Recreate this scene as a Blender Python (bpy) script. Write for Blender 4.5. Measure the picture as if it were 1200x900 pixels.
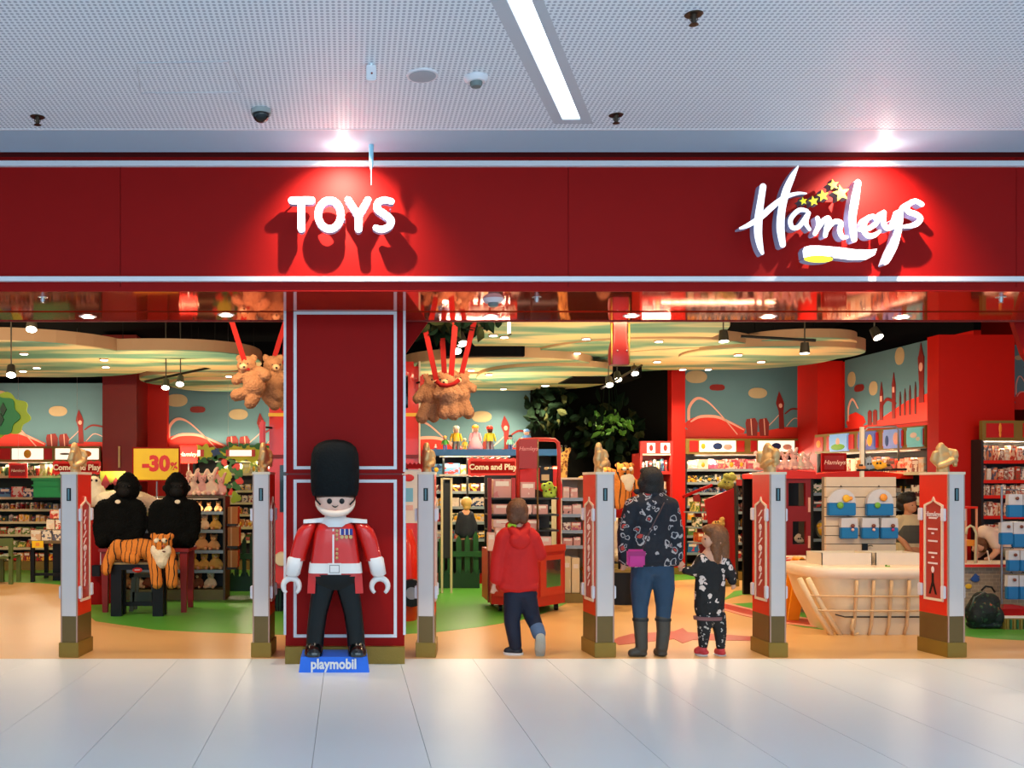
import bpy, bmesh, math, random
from mathutils import Vector, Matrix, noise
R = math.radians
for o in list(bpy.data.objects): bpy.data.objects.remove(o)
SC = bpy.context.scene
COL = SC.collection
# ---------- camera (level, on the column's axis, shifted lens) ----------
F, CX, CY, HC = 1100.0, 408.0, 568.0, 1.55
cam = bpy.data.objects.new('camera', bpy.data.cameras.new('camera')); COL.objects.link(cam)
cam.location = (0, 0, HC); cam.rotation_euler = (R(90), 0, 0)
cam.data.sensor_width = 36; cam.data.lens = F/1200*36
cam.data.shift_x = (600-CX)/1200; cam.data.shift_y = (CY-450)/1200
cam.data.clip_start = .05; cam.data.clip_end = 100
SC.camera = cam
# ---------- world, exposure ----------
w = bpy.data.worlds.new('world'); SC.world = w; w.use_nodes = True
w.node_tree.nodes['Background'].inputs[0].default_value = (.54, .80, 1, 1)
w.node_tree.nodes['Background'].inputs[1].default_value = .97
SC.view_settings.view_transform = 'Standard'; SC.view_settings.look = 'None'
SC.view_settings.exposure = .15; SC.view_settings.gamma = 1
try: SC.view_settings.use_curve_mapping = False
except Exception: pass
# ---------- lamps: mall hall, then shop ----------
def lamp(name, kind, loc, e, col, size=.1, rot=(0, 0, 0), sizey=None, spot=None, blend=.5):
    l = bpy.data.lights.new(name, kind); l.energy = e; l.color = col
    if kind == 'AREA':
        l.size = size
        if sizey: l.shape = 'RECTANGLE'; l.size_y = sizey
    else: l.shadow_soft_size = size
    if kind == 'SPOT': l.spot_size = R(spot); l.spot_blend = blend
    o = bpy.data.objects.new(name, l); o.location = loc; o.rotation_euler = rot; COL.objects.link(o)
    return o
COOL = (.68, .89, 1); WARM = (1, .73, .42); WARM2 = (1, .80, .56)
# hall lights above and behind the camera
lamp('mall_light', 'AREA', (1.5, 1.2, 4.0), 245, COOL, 9, (R(12), 0, 0), 2.2)
lamp('mall_light', 'AREA', (1.5, -1.5, 3.0), 120, COOL, 9, (R(62), 0, 0), 3)
# recessed lamps in the fascia slot above each sign
for lx in (-.04, 4.02):
    s = lamp('sign_spot', 'SPOT', (lx, 6.80, 4.07), 210, (1, .86, .66), .012, (0, 0, 0), None, 106, 1)
    s.rotation_euler = (R(38), 0, 0)
    lamp('sign_spot', 'POINT', (lx, 7.02, 3.97), 1.7, (1, .93, .78), .03)
# shop: warm fill lamps added out of view behind the fascia, brightening fronts
for (x, e) in ((-4.6, 66), (-1.6, 50), (2.2, 62), (6.2, 56)):
    lamp('front_fill', 'AREA', (x, 8.86, 3.22), e, WARM, 3.0, (R(60), 0, 0), .12)
# fill lamps added on top of island and wall units to brighten the discs
for (x, y, z, e, l) in ((-5.4, 16.9, 2.5, 24, 2.4), (-2.6, 12.9, 1.62, 60, 1.4), (-1.6, 17.1, 2.5, 10, 1.4), (2.2, 15.0, 2.35, 38, 1.6), (5.2, 13.2, 1.98, 34, 1.6), (6.6, 16.7, 2.5, 12, 2.0), (2.9, 11.8, 1.75, 34, .8)):
    lamp('fill_uplight', 'AREA', (x, y, z), e, WARM, l, (R(172), 0, 0), .1)
def G(): pass
# ---------- pixel rays to points at a chosen distance ----------
def X(px, Y): return (px-CX)*Y/F
def Z(py, Y): return HC-(py-CY)*Y/F
def P(px, py, Y): return Vector((X(px, Y), Y, Z(py, Y)))
def M(n, Y): return n*Y/F           # n pixels in metres at distance Y
def FY(py): return HC*F/(py-CY)     # distance of a floor point
# ---------- materials ----------
def lin(c):
    c = c/255.0
    return c/12.92 if c <= .04045 else ((c+.055)/1.055)**2.4
def rgb(c): return (lin(c[0]), lin(c[1]), lin(c[2]), 1)
MATS = {}
def nt(name):
    m = bpy.data.materials.new(name); m.use_nodes = True
    t = m.node_tree; return m, t, t.nodes['Principled BSDF']
def node(t, k, **kw):
    n = t.nodes.new(k)
    for a, b in kw.items():
        if a.startswith('i_'):
            key = a[2:]; n.inputs[int(key) if key.isdigit() else key].default_value = b
        else: setattr(n, a, b)
    return n
def mat(name, c, rough=.5, metal=0, var=.08, scale=8, bump=0, bscale=40, coat=0, emit=0, spec=.5, trans=0, sheen=0, alpha=1):
    if name in MATS: return MATS[name]
    m, t, b = nt(name)
    co = node(t, 'ShaderNodeTexCoord')
    nz = node(t, 'ShaderNodeTexNoise', i_Scale=scale, i_Detail=3.0)
    t.links.new(co.outputs['Object'], nz.inputs['Vector'])
    mx = node(t, 'ShaderNodeMix', data_type='RGBA')
    k = rgb(c); mx.inputs[6].default_value = tuple(v*(1-var) for v in k[:3])+(1,)
    mx.inputs[7].default_value = tuple(min(1, v*(1+var)) for v in k[:3])+(1,)
    t.links.new(nz.outputs['Fac'], mx.inputs[0]); t.links.new(mx.outputs[2], b.inputs['Base Color'])
    b.inputs['Roughness'].default_value = rough; b.inputs['Metallic'].default_value = metal
    b.inputs['Coat Weight'].default_value = coat; b.inputs['Specular IOR Level'].default_value = spec
    b.inputs['Transmission Weight'].default_value = trans
    b.inputs['Sheen Weight'].default_value = sheen; b.inputs['Alpha'].default_value = alpha
    if bump:
        n2 = node(t, 'ShaderNodeTexNoise', i_Scale=bscale, i_Detail=4.0)
        t.links.new(co.outputs['Object'], n2.inputs['Vector'])
        bp = node(t, 'ShaderNodeBump', i_Strength=bump, i_Distance=.02)
        t.links.new(n2.outputs['Fac'], bp.inputs['Height']); t.links.new(bp.outputs[0], b.inputs['Normal'])
    if emit:
        b.inputs['Emission Color'].default_value = k; b.inputs['Emission Strength'].default_value = emit
    MATS[name] = m; return m
def ramp(t, cols, const=True):
    r = node(t, 'ShaderNodeValToRGB'); cr = r.color_ramp
    cr.interpolation = 'CONSTANT' if const else 'LINEAR'
    while len(cr.elements) < len(cols): cr.elements.new(.5)
    for i, c in enumerate(cols):
        cr.elements[i].position = i/len(cols) if const else i/(len(cols)-1); cr.elements[i].color = rgb(c)
    return r
def pack(name, cols, acc, scale=3.2, thr=.52):
    """printed packaging: colour picked per object, printed areas in a second colour"""
    if name in MATS: return MATS[name]
    m, t, b = nt(name)
    oi = node(t, 'ShaderNodeObjectInfo'); co = node(t, 'ShaderNodeTexCoord')
    ra = ramp(t, cols); t.links.new(oi.outputs['Random'], ra.inputs[0])
    m1 = node(t, 'ShaderNodeMath', operation='MULTIPLY', i_1=7.31); t.links.new(oi.outputs['Random'], m1.inputs[0])
    m2 = node(t, 'ShaderNodeMath', operation='FRACT'); t.links.new(m1.outputs[0], m2.inputs[0])
    rb = ramp(t, acc); t.links.new(m2.outputs[0], rb.inputs[0])
    m3 = node(t, 'ShaderNodeMath', operation='MULTIPLY', i_1=41.0); t.links.new(oi.outputs['Random'], m3.inputs[0])
    va = node(t, 'ShaderNodeVectorMath', operation='ADD'); t.links.new(co.outputs['Generated'], va.inputs[0]); t.links.new(m3.outputs[0], va.inputs[1])
    nz = node(t, 'ShaderNodeTexNoise', i_Scale=scale, i_Detail=2.0); t.links.new(va.outputs[0], nz.inputs['Vector'])
    gt = node(t, 'ShaderNodeMath', operation='GREATER_THAN', i_1=thr); t.links.new(nz.outputs['Fac'], gt.inputs[0])
    mx = node(t, 'ShaderNodeMix', data_type='RGBA')
    t.links.new(gt.outputs[0], mx.inputs[0]); t.links.new(ra.outputs[0], mx.inputs[6]); t.links.new(rb.outputs[0], mx.inputs[7])
    t.links.new(mx.outputs[2], b.inputs['Base Color']); b.inputs['Roughness'].default_value = .35
    MATS[name] = m; return m
RED = mat('red_panel', (150, 12, 10), .55, var=.05, spec=.12)
RED2 = mat('red_bright', (224, 34, 12), .4, var=.05)
REDD = mat('red_dark', (120, 12, 14), .5)
WHITE = mat('white_trim', (226, 222, 228), .35, var=.02)
CREAM = mat('cream', (236, 214, 184), .45)
GOLD = mat('gold_paint', (140, 112, 40), .42, .35, bump=.15, bscale=90)
BRONZE = mat('bronze_panel', (112, 90, 50), .38, .45, bump=.1, bscale=120)
GOLDH = mat('gold_cast', (200, 162, 108), .35, .4)
BLACK = mat('black_satin', (6, 8, 11), .4, spec=.3)
DARK = mat('dark_interior', (8, 9, 12), .8)
STEEL = mat('steel', (150, 150, 155), .3, .9)
GLASSM = mat('clear_acrylic', (225, 235, 232), .05, trans=.9, var=0)
GREEN = mat('green_paint', (24, 84, 44), .5)
GREEND = mat('green_dark', (10, 58, 34), .5)
BLUE = mat('blue_paint', (24, 104, 222), .35)
WOOD = mat('pale_wood', (214, 176, 128), .5, var=.15, scale=4)
OLIVE = mat('olive_wood', (128, 108, 46), .5, var=.12)
GLOSSR = mat('red_gloss_soffit', (218, 78, 48), .05, .72, var=.03)
EMW = mat('lamp_glow', (255, 246, 224), .4, emit=14, var=0)
# ---------- mesh builder ----------
WM = {}
def world_of(o): return WM.get(o.name, Matrix.Identity(4)) if o else Matrix.Identity(4)
TAGS = ('label', 'category', 'group', 'kind')
def tag(o, label=None, cat=None, group=None, kind=None):
    for k, v in zip(TAGS, (label, cat, group, kind)):
        if v: o[k] = v
    return o
def thing(name, label, cat, loc=(0, 0, 0), rz=0, group=None, kind=None):
    o = bpy.data.objects.new(name, None); o.empty_display_size = .1
    o.location = loc; o.rotation_euler = (0, 0, rz); COL.objects.link(o)
    WM[o.name] = Matrix.Translation(Vector(loc)) @ Matrix.Rotation(rz, 4, 'Z')
    return tag(o, label, cat, group, kind)
def link(name, me, parent=None, label=None, cat=None, group=None, kind=None, loc=None, rot=None, scale=None):
    o = bpy.data.objects.new(name, me); COL.objects.link(o)
    if loc is not None: o.location = loc
    if rot is not None: o.rotation_euler = rot
    if scale is not None: o.scale = scale
    if parent: o.parent = parent
    WM[o.name] = world_of(parent) @ Matrix.LocRotScale(Vector(o.location), o.rotation_euler, Vector(o.scale))
    return tag(o, label, cat, group, kind)
class MB:
    def __init__(s): s.v = []; s.f = []; s.m = []; s.sm = []; s.mats = []
    def mi(s, m):
        if m is None: return 0
        if m not in s.mats: s.mats.append(m)
        return s.mats.index(m)
    def add(s, vs, fs, m=None, smooth=False, T=None):
        k = len(s.v); i = s.mi(m)
        s.v += [T @ Vector(v) if T else Vector(v) for v in vs]
        for f in fs: s.f.append([k+a for a in f]); s.m.append(i); s.sm.append(smooth)
        return s
    def box(s, a, b, m=None, T=None):
        (x0, y0, z0), (x1, y1, z1) = a, b
        v = [(x0,y0,z0),(x1,y0,z0),(x1,y1,z0),(x0,y1,z0),(x0,y0,z1),(x1,y0,z1),(x1,y1,z1),(x0,y1,z1)]
        return s.add(v, [(0,3,2,1),(4,5,6,7),(0,1,5,4),(1,2,6,5),(2,3,7,6),(3,0,4,7)], m, False, T)
    def cbox(s, c, d, m=None, T=None):
        return s.box([c[i]-d[i]/2 for i in range(3)], [c[i]+d[i]/2 for i in range(3)], m, T)
    def prism(s, poly, y0, y1, m=None, m2=None, T=None):
        """poly of (x,z); front at y0, back at y1"""
        A = sum(poly[i][0]*poly[(i+1) % len(poly)][1]-poly[(i+1) % len(poly)][0]*poly[i][1] for i in range(len(poly)))
        if A < 0: poly = poly[::-1]
        n = len(poly); v = [(p[0], y0, p[1]) for p in poly]+[(p[0], y1, p[1]) for p in poly]
        s.add(v, [list(range(n)), list(range(2*n-1, n-1, -1))], m, False, T)
        return s.add(v, [(i, n+i, n+(i+1) % n, (i+1) % n) for i in range(n)], m2 or m, False, T)
    def zprism(s, poly, z0, z1, m=None, m2=None, T=None):
        A = sum(poly[i][0]*poly[(i+1) % len(poly)][1]-poly[(i+1) % len(poly)][0]*poly[i][1] for i in range(len(poly)))
        if A < 0: poly = poly[::-1]
        n = len(poly); v = [(p[0], p[1], z0) for p in poly]+[(p[0], p[1], z1) for p in poly]
        s.add(v, [list(range(n-1, -1, -1)), list(range(n, 2*n))], m, False, T)
        return s.add(v, [(i, (i+1) % n, n+(i+1) % n, n+i) for i in range(n)], m2 or m, False, T)
    def cyl(s, p0, p1, r0, r1=None, n=12, m=None, smooth=True, cap=True, T=None):
        r1 = r0 if r1 is None else r1
        p0, p1 = Vector(p0), Vector(p1); d = (p1-p0); q = d.to_track_quat('Z', 'Y') if d.length > 1e-9 else Vector((0,0,1)).to_track_quat('Z', 'Y')
        v = []
        for p, r in ((p0, r0), (p1, r1)):
            for i in range(n):
                a = 2*math.pi*i/n; v.append(p+q @ Vector((r*math.cos(a), r*math.sin(a), 0)))
        s.add(v, [(i, (i+1) % n, n+(i+1) % n, n+i) for i in range(n)], m, smooth, T)
        if cap: s.add(v, [list(range(n-1, -1, -1)), list(range(n, 2*n))], m, False, T)
        return s
    def tube(s, pts, r, n=8, m=None, T=None):
        pts = [Vector(p) for p in pts]; k = len(pts); v = []
        rr = r if isinstance(r, (list, tuple)) else [r]*k
        up = Vector((0, 0, 1))
        for i, p in enumerate(pts):
            d = (pts[min(i+1, k-1)]-pts[max(i-1, 0)]).normalized()
            if abs(d.dot(up)) > .95: up = Vector((0, 1, 0))
            a = d.cross(up).normalized(); b = d.cross(a); up = -b if b.dot(up) < 0 else b
            b = d.cross(a)
            for j in range(n):
                t = 2*math.pi*j/n; v.append(p+(a*math.cos(t)+b*math.sin(t))*rr[i])
        f = [(i*n+j, i*n+(j+1) % n, (i+1)*n+(j+1) % n, (i+1)*n+j) for i in range(k-1) for j in range(n)]
        f += [list(range(n-1, -1, -1)), list(range((k-1)*n, k*n))]
        return s.add(v, f, m, True, T)
    def ell(s, c, r, m=None, nu=12, nv=8, T=None, rot=None):
        v = []; f = []; c = Vector(c)
        for j in range(nv+1):
            ph = math.pi*j/nv
            for i in range(nu):
                a = 2*math.pi*i/nu; q = Vector((r[0]*math.sin(ph)*math.cos(a), r[1]*math.sin(ph)*math.sin(a), r[2]*math.cos(ph)))
                if rot: q = rot @ q
                v.append(c+q)
        for j in range(nv):
            for i in range(nu): f.append((j*nu+i, (j+1)*nu+i, (j+1)*nu+(i+1) % nu, j*nu+(i+1) % nu))
        return s.add(v, f, m, True, T)
    def loft(s, secs, n=24, m=None, cap=True, T=None, smooth=True):
        """secs: (cx, cy, z, rx, ry, exponent) superellipse sections, bottom to top"""
        v = []; f = []; k = len(secs)
        for (cx, cy, z, rx, ry, e) in secs:
            for i in range(n):
                a = 2*math.pi*i/n; c, q = math.cos(a), math.sin(a)
                v.append((cx+rx*math.copysign(abs(c)**(2/e), c), cy+ry*math.copysign(abs(q)**(2/e), q), z))
        for j in range(k-1):
            for i in range(n): f.append((j*n+i, j*n+(i+1) % n, (j+1)*n+(i+1) % n, (j+1)*n+i))
        s.add(v, f, m, smooth, T)
        if cap: s.add(v, [list(range(n-1, -1, -1)), list(range((k-1)*n, k*n))], m, False, T)
        return s
    def mesh(s, me, m=None, T=None):
        return s.add([v.co for v in me.vertices], [list(p.vertices) for p in me.polygons], m, True, T)
    def data(s, name, mats=None, M4=None):
        me = bpy.data.meshes.new(name)
        vs = [M4 @ v for v in s.v] if M4 else s.v
        me.from_pydata([tuple(v) for v in vs], [], s.f)
        for mm in (s.mats or ([mats] if mats else [])): me.materials.append(mm)
        me.polygons.foreach_set('material_index', s.m); me.polygons.foreach_set('use_smooth', s.sm)
        me.update(); return me
    def build(s, name, m=None, parent=None, label=None, cat=None, group=None, kind=None, world=True, bevel=0):
        M4 = world_of(parent).inverted() if (parent and world) else None
        me = s.data(name, m, M4)
        if bevel:
            bm = bmesh.new(); bm.from_mesh(me)
            bmesh.ops.bevel(bm, geom=[e for e in bm.edges if len(e.link_faces) == 2 and e.calc_face_angle(0) > .6], offset=bevel, segments=2, affect='EDGES', clamp_overlap=True)
            bm.to_mesh(me); bm.free()
        return link(name, me, parent, label, cat, group, kind)
def origin_to(o, p):
    """move a top-level mesh's origin to point p"""
    p = Vector(p); o.data.transform(Matrix.Translation(-p)); o.location = p; WM[o.name] = Matrix.Translation(p); return o
# ---------- conversion scene for remeshed bodies and text ----------
TMP = bpy.data.scenes.new('conversion')
def convert(o):
    TMP.collection.objects.link(o)
    with bpy.context.temp_override(scene=TMP, view_layer=TMP.view_layers[0]):
        dg = bpy.context.evaluated_depsgraph_get(); me = bpy.data.meshes.new_from_object(o.evaluated_get(dg), depsgraph=dg)
    d = o.data; bpy.data.objects.remove(o)
    (bpy.data.curves if isinstance(d, bpy.types.Curve) else bpy.data.meshes).remove(d)
    return me
def text_data(txt, size, ext=.004, bold=0, sx=1, shear=0, align='CENTER'):
    cu = bpy.data.curves.new('t', 'FONT'); cu.body = txt; cu.size = size; cu.extrude = ext; cu.offset = bold
    cu.align_x = align; cu.align_y = 'CENTER'; cu.shear = shear; cu.resolution_u = 3
    me = convert(bpy.data.objects.new('t', cu)); me.transform(Matrix.Scale(sx, 4, (1, 0, 0))); return me
def text(txt, size, m, parent, loc, rz=0, name='lettering', ext=.004, bold=0, sx=1, shear=0, tilt=0):
    me = text_data(txt, size, ext, bold, sx, shear)
    me.transform(Matrix.Rotation(rz, 4, 'Z') @ Matrix.Rotation(tilt, 4, 'Y') @ Matrix.Rotation(R(90), 4, 'X')); me.transform(Matrix.Translation(Vector(loc)))
    if parent: me.transform(world_of(parent).inverted())
    me.materials.clear(); me.materials.append(m)
    return link(name, me, parent)
class BL:
    """smooth continuous body: tapered capsules and ellipsoids given in pixels at distance Y, fused by voxel remesh"""
    def __init__(s, Y, local=False): s.Y = Y; s.b = MB(); s.local = local
    def p(s, x, y, d=0):
        if s.local: return Vector((x, d, y))
        q = P(x, y, s.Y); q.y += M(d, s.Y); return q
    def k(s, r): return r if s.local else M(r, s.Y)
    def e(s, x, y, rx, ry, rd=None, d=0, rot=0):
        rm = Matrix.Rotation(R(rot), 3, 'Y')
        s.b.ell(s.p(x, y, d), (s.k(rx), s.k(rd if rd else rx), s.k(ry)), nu=18, nv=12, rot=rm); return s
    def c(s, *pts, sd=1):
        """pts: (x, y, r[, d]) chain"""
        q = [(s.p(t[0], t[1], t[3] if len(t) > 3 else 0), s.k(t[2])) for t in pts]
        for i in range(len(q)-1):
            (a, ra), (b, rb) = q[i], q[i+1]; n = len(s.b.v)
            s.b.ell(a, (ra, ra*sd, ra), nu=16, nv=10); s.b.ell(b, (rb, rb*sd, rb), nu=16, nv=10)
            n1 = len(s.b.v); s.b.cyl(a, b, ra, rb, 16)
            if sd != 1:
                L = (b-a)
                for j in range(n1, len(s.b.v)):
                    v = s.b.v[j]; t = max(0, min(1, (v-a).dot(L)/max(1e-9, L.dot(L)))); y0 = a.y+(b.y-a.y)*t
                    v.y = y0+(v.y-y0)*sd
        return s
    def data(s, voxel, it=4, dec=0, name='body'):
        me = s.b.data(name); o = bpy.data.objects.new('b', me)
        r = o.modifiers.new('r', 'REMESH'); r.mode = 'VOXEL'; r.voxel_size = voxel; r.use_smooth_shade = True
        if it: q = o.modifiers.new('s', 'SMOOTH'); q.factor = .5; q.iterations = it
        if dec: q = o.modifiers.new('d', 'DECIMATE'); q.ratio = dec
        me = convert(o); me.materials.clear(); me.name = name
        for pl in me.polygons: pl.use_smooth = True
        return me
    def build(s, name, m, parent=None, voxel=.008, it=4, dec=0, **kw):
        me = s.data(voxel, it, dec, name); me.materials.append(m)
        fz = {'fur_body': .014, 'striped_body': .006, 'white_ruff': .008, 'hair': .004, 'muzzle': .003}.get(name, 0)
        if fz:      # shaggy pile: tufts pushed out along the normal
            rnd = random.Random(len(me.vertices)); nr = [v.normal.copy() for v in me.vertices]
            for v, n_ in zip(me.vertices, nr): v.co += n_*fz*(rnd.random()-.35)+(Vector((0, 0, -fz*.5*rnd.random())) if fz > .005 else Vector((0, 0, 0)))
        if parent: me.transform(world_of(parent).inverted())
        return link(name, me, parent, **kw)
def copy_tree(o, loc=None, rz=None, label=None, group=None, scale=None, parent=None):
    c = o.copy(); COL.objects.link(c); c.parent = parent
    if loc is not None: c.location = loc
    if rz is not None: c.rotation_euler = (0, 0, rz)
    if scale is not None: c.scale = (scale,)*3 if isinstance(scale, (int, float)) else scale
    if label: c['label'] = label
    if group: c['group'] = group
    for ch in list(o.children): copy_tree(ch, parent=c)
    return c
def ribbon(pts, sub=6):
    """catmull-rom resample of (x, z, w) control points"""
    out = []; n = len(pts)
    for i in range(n-1):
        p0, p1, p2, p3 = pts[max(i-1, 0)], pts[i], pts[i+1], pts[min(i+2, n-1)]
        for k in range(sub):
            t = k/sub
            out.append(tuple(.5*((2*b)+(-a+c)*t+(2*a-5*b+4*c-d)*t*t+(-a+3*b-3*c+d)*t**3) for a, b, c, d in zip(p0, p1, p2, p3)))
    out.append(tuple(pts[-1])); return out
def stroke(mb, pts, y0, y1, m, m2=None, sub=6, closed=False, T=None):
    q = ribbon(pts, sub); n = len(q); L = []; Rr = []
    for i in range(n):
        a, b = q[max(i-1, 0)], q[min(i+1, n-1)]
        if closed and i in (0, n-1): a, b = q[n-2], q[1]
        dx, dz = b[0]-a[0], b[1]-a[1]; l = math.hypot(dx, dz) or 1; nx, nz = -dz/l, dx/l; w2 = max(q[i][2], .0005)/2
        L.append((q[i][0]+nx*w2, q[i][1]+nz*w2)); Rr.append((q[i][0]-nx*w2, q[i][1]-nz*w2))
    def cap(c, w2, a0):
        return [(c[0]+w2*math.cos(a0-math.pi*k/6), c[1]+w2*math.sin(a0-math.pi*k/6)) for k in range(1, 6)]
    v = [(p[0], y0, p[1]) for p in L]+[(p[0], y0, p[1]) for p in Rr]+[(p[0], y1, p[1]) for p in L]+[(p[0], y1, p[1]) for p in Rr]
    mb.add(v, [(n+i, n+i+1, i+1, i) for i in range(n-1)], m, False, T)
    mb.add(v, [(i, i+1, 2*n+i+1, 2*n+i) for i in range(n-1)]+[(3*n+i, 3*n+i+1, n+i+1, n+i) for i in range(n-1)], m2 or m, False, T)
    if not closed:
        for (c, s_, e_) in ((q[-1], L[-1], Rr[-1]), (q[0], Rr[0], L[0])):
            w2 = max(c[2], .0005)/2; a0 = math.atan2(s_[1]-c[1], s_[0]-c[0])
            mb.prism([s_]+cap(c, w2, a0)+[e_], y0, y1, m, m2, T)
# =====================================================================  STRUCTURE
YT = FY(772)            # threshold between hall tiles and shop floor (8.36)
YF = 7.27               # face of the sign fascia
ZS = HC+(CY-338)*YF/F   # soffit height
ZC = 4.085              # hall ceiling
# hall floor: long pale tiles, hairline joints, slightly tilted joints run towards the shop
TILE = mat('pale_floor_tile', (212, 219, 224), .34, var=.03, scale=1.5)
GROUT = mat('grout', (96, 98, 104), .8)
fl = link('floor', MB().box((-9, -4, -.06), (12, YT, -.012)).data('floor', GROUT), kind='structure')
g = MB()
tw = 86*YT/F*210/204*.972
x = X(381, FY(778))
me = MB().box((0.0016, 0, -.012), (tw-.0016, YT+4, 0)).data('floor_tile', TILE)
i0 = -12
for i in range(i0, 18):
    link('floor_tile', me, fl, loc=(x+i*tw, -4, 0))
# shop floor: warm vinyl with inlaid green islands and a red track
VINYL = mat('tan_vinyl', (208, 162, 104), .32, var=.07, scale=1.2)
GVINYL = mat('green_vinyl', (84, 160, 58), .32, var=.08, scale=2)
RVINYL = mat('red_vinyl', (176, 54, 40), .32)
PVINYL = mat('pink_vinyl', (226, 150, 130), .32)
sf = link('floor', MB().box((-9, YT, -.06), (12, 18.4, 0)).data('floor', VINYL), kind='structure')
def fpoly(pts, m, z, name='floor_inlay'):
    q = [(X(px, FY(py)), FY(py)) for px, py in pts]
    return MB().zprism(q, .0002, z, m).build(name, m, sf)
fpoly([(-60, 684), (0, 682), (40, 683), (69, 685), (84, 696), (95, 714), (112, 728), (181, 738), (240, 741), (333, 744), (404, 745), (476, 743), (510, 741), (560, 735),
       (610, 727), (645, 716), (672, 703), (690, 692), (720, 684), (760, 679), (775, 673), (760, 667), (0, 667), (-60, 667)], GVINYL, .0022)
fpoly([(782, 681), (830, 678), (850, 677), (880, 676), (905, 672), (890, 668), (790, 668)], GVINYL, .0022)
fpoly([(846, 704), (870, 697), (900, 697), (960, 705), (960, 690), (900, 688), (860, 693)], GVINYL, .0022)
fpoly([(850, 708), (880, 722), (940, 735), (1000, 742), (1100, 741), (1150, 748), (1230, 752), (1300, 750), (1300, 715), (1000, 700)], GVINYL, .0016)
# red track: curved band with pink rails
tr = [(838, 703), (870, 711), (905, 719), (960, 726), (1060, 730)]
tb = [(838, 712), (868, 721), (903, 729), (960, 736), (1060, 740)]
fpoly(tr+tb[::-1], RVINYL, .0032)
for k in (0, .82):
    a = [(p[0], p[1]+k*(q[1]-p[1])) for p, q in zip(tr, tb)]; b = [(p[0], p[1]+1.8) for p in a]
    fpoly(a+b[::-1], PVINYL, .0042, 'floor_stripe')
fpoly([(725, 747), (740, 743), (790, 740), (800, 736), (806, 741), (880, 746), (880, 751), (812, 750), (800, 754), (790, 749), (725, 756), (718, 751)], RVINYL, .0032)
# walls of the shop
DBLUE = mat('ceiling_navy', (3, 5, 12), .9, spec=.1)
MURAL = mat('mural_blue', (84, 122, 140), .8, var=.06, scale=3)
WR = mat('wall_red', (196, 22, 12), .55, var=.04, spec=.25)
YB = 17.75
link('wall_back', MB().box((-8.2, YB, 0), (9.8, YB+.1, 3.44), WR).box((-8.2, YB, 3.44), (9.8, YB+.1, 4.3), DBLUE).data('wall_back', WR), kind='structure')
link('wall_left', MB().box((-8.2, YT, 0), (-8.1, YB, 4.3)).data('wall_left', WR), kind='structure')
link('wall_right', MB().box((9.7, YT, 0), (9.8, YB, 4.3)).data('wall_right', WR), kind='structure')
link('ceiling', MB().box((-8.2, 8.66, 4.25), (9.8, YB+.1, 4.35)).data('ceiling', DBLUE), kind='structure')
for (nm, x0, x1) in (('wall_front_left', -9.2, -8.2), ('wall_front_right', 9.8, 12)):
    link(nm, MB().box((x0, YT-.2, 0), (x1, YT, 4.3)).data(nm, RED), kind='structure')
# sign fascia with recessed joints, white trims, soffit of two gloss panels
fz0, fz1 = Z(331, YF), Z(190, YF)
fa = link('wall_facade', MB().box((-9.2, YF+.03, ZS), (12, 8.6, ZC+.5)).data('wall_facade', REDD), kind='structure')
js = [X(141-525, YF), X(141, YF), X(666, YF), X(1191, YF), X(1716, YF)]
xs = [-9.2]+[j for j in js if -9 < j < 12]+[12]
for a, b in zip(xs[:-1], xs[1:]):
    MB().box((a+.002, YF, ZS), (b-.002, YF+.03, Z(184, YF))).build('fascia_panel', RED, fa)
for k, (a, b) in enumerate(((196, 190), (330.5, 325))):
    link('trim_%d' % (k+1), MB().box((-9.2, YF-.035, Z(a, YF)), (12, YF, Z(b, YF))).data('trim', WHITE), kind='structure')
so = link('ceiling_soffit', MB().box((-9.2, YF+.01, ZS-.004), (12, 8.62, ZS+.02)).data('soffit', REDD), kind='structure')
ys = 1.52
def soY(py): return (ZS-HC)*F/(CY-py)
for (a, b) in ((YF+.012, soY(361.2)), (soY(363.2), soY(373))):
    MB().box((-9.2, a, ZS-.022), (12, b, ZS-.004)).build('soffit_panel', GLOSSR, so)
MB().box((-9.2, YF-.005, ZS-.024), (12, YF+.012, ZS+.01)).build('soffit_edge', RED, so)
MB().box((-9.2, soY(373), ZS-.03), (12, soY(373)+.03, ZC)).build('soffit_edge', REDD, so)
# downlights in the soffit
for px, py in ((103, 368), (265, 366), (575, 368), (740, 367), (900, 368), (1057, 368.5), (-60, 368), (1215, 368)):
    y = soY(py); l = thing('downlight', 'round recessed downlight in the gloss soffit, '+{103: 'leftmost one in the photo', 265: 'above the red strap left of the column', 575: 'just right of the column', 740: 'above the hanging red pendant', 900: 'above the fifth gate', 1057: 'rightmost one in the photo'}.get(px, 'beyond the %s edge of the photo' % ('left' if px < 0 else 'right')), 'lamp', (X(px, y), y, ZS-.022), group='downlights in the soffit')
    MB().cyl((0, 0, -.004), (0, 0, .0), .075, .078, 20, WHITE).build('rim', parent=l, world=False)
    MB().cyl((0, 0, -.010), (0, 0, -.004), .05, .052, 20, EMW).build('diffuser', parent=l, world=False)
    lamp('downlight_lamp', 'SPOT', (X(px, y), y, ZS-.045), 55, WARM, .04, (0, 0, 0), None, 120, .8)
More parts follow.
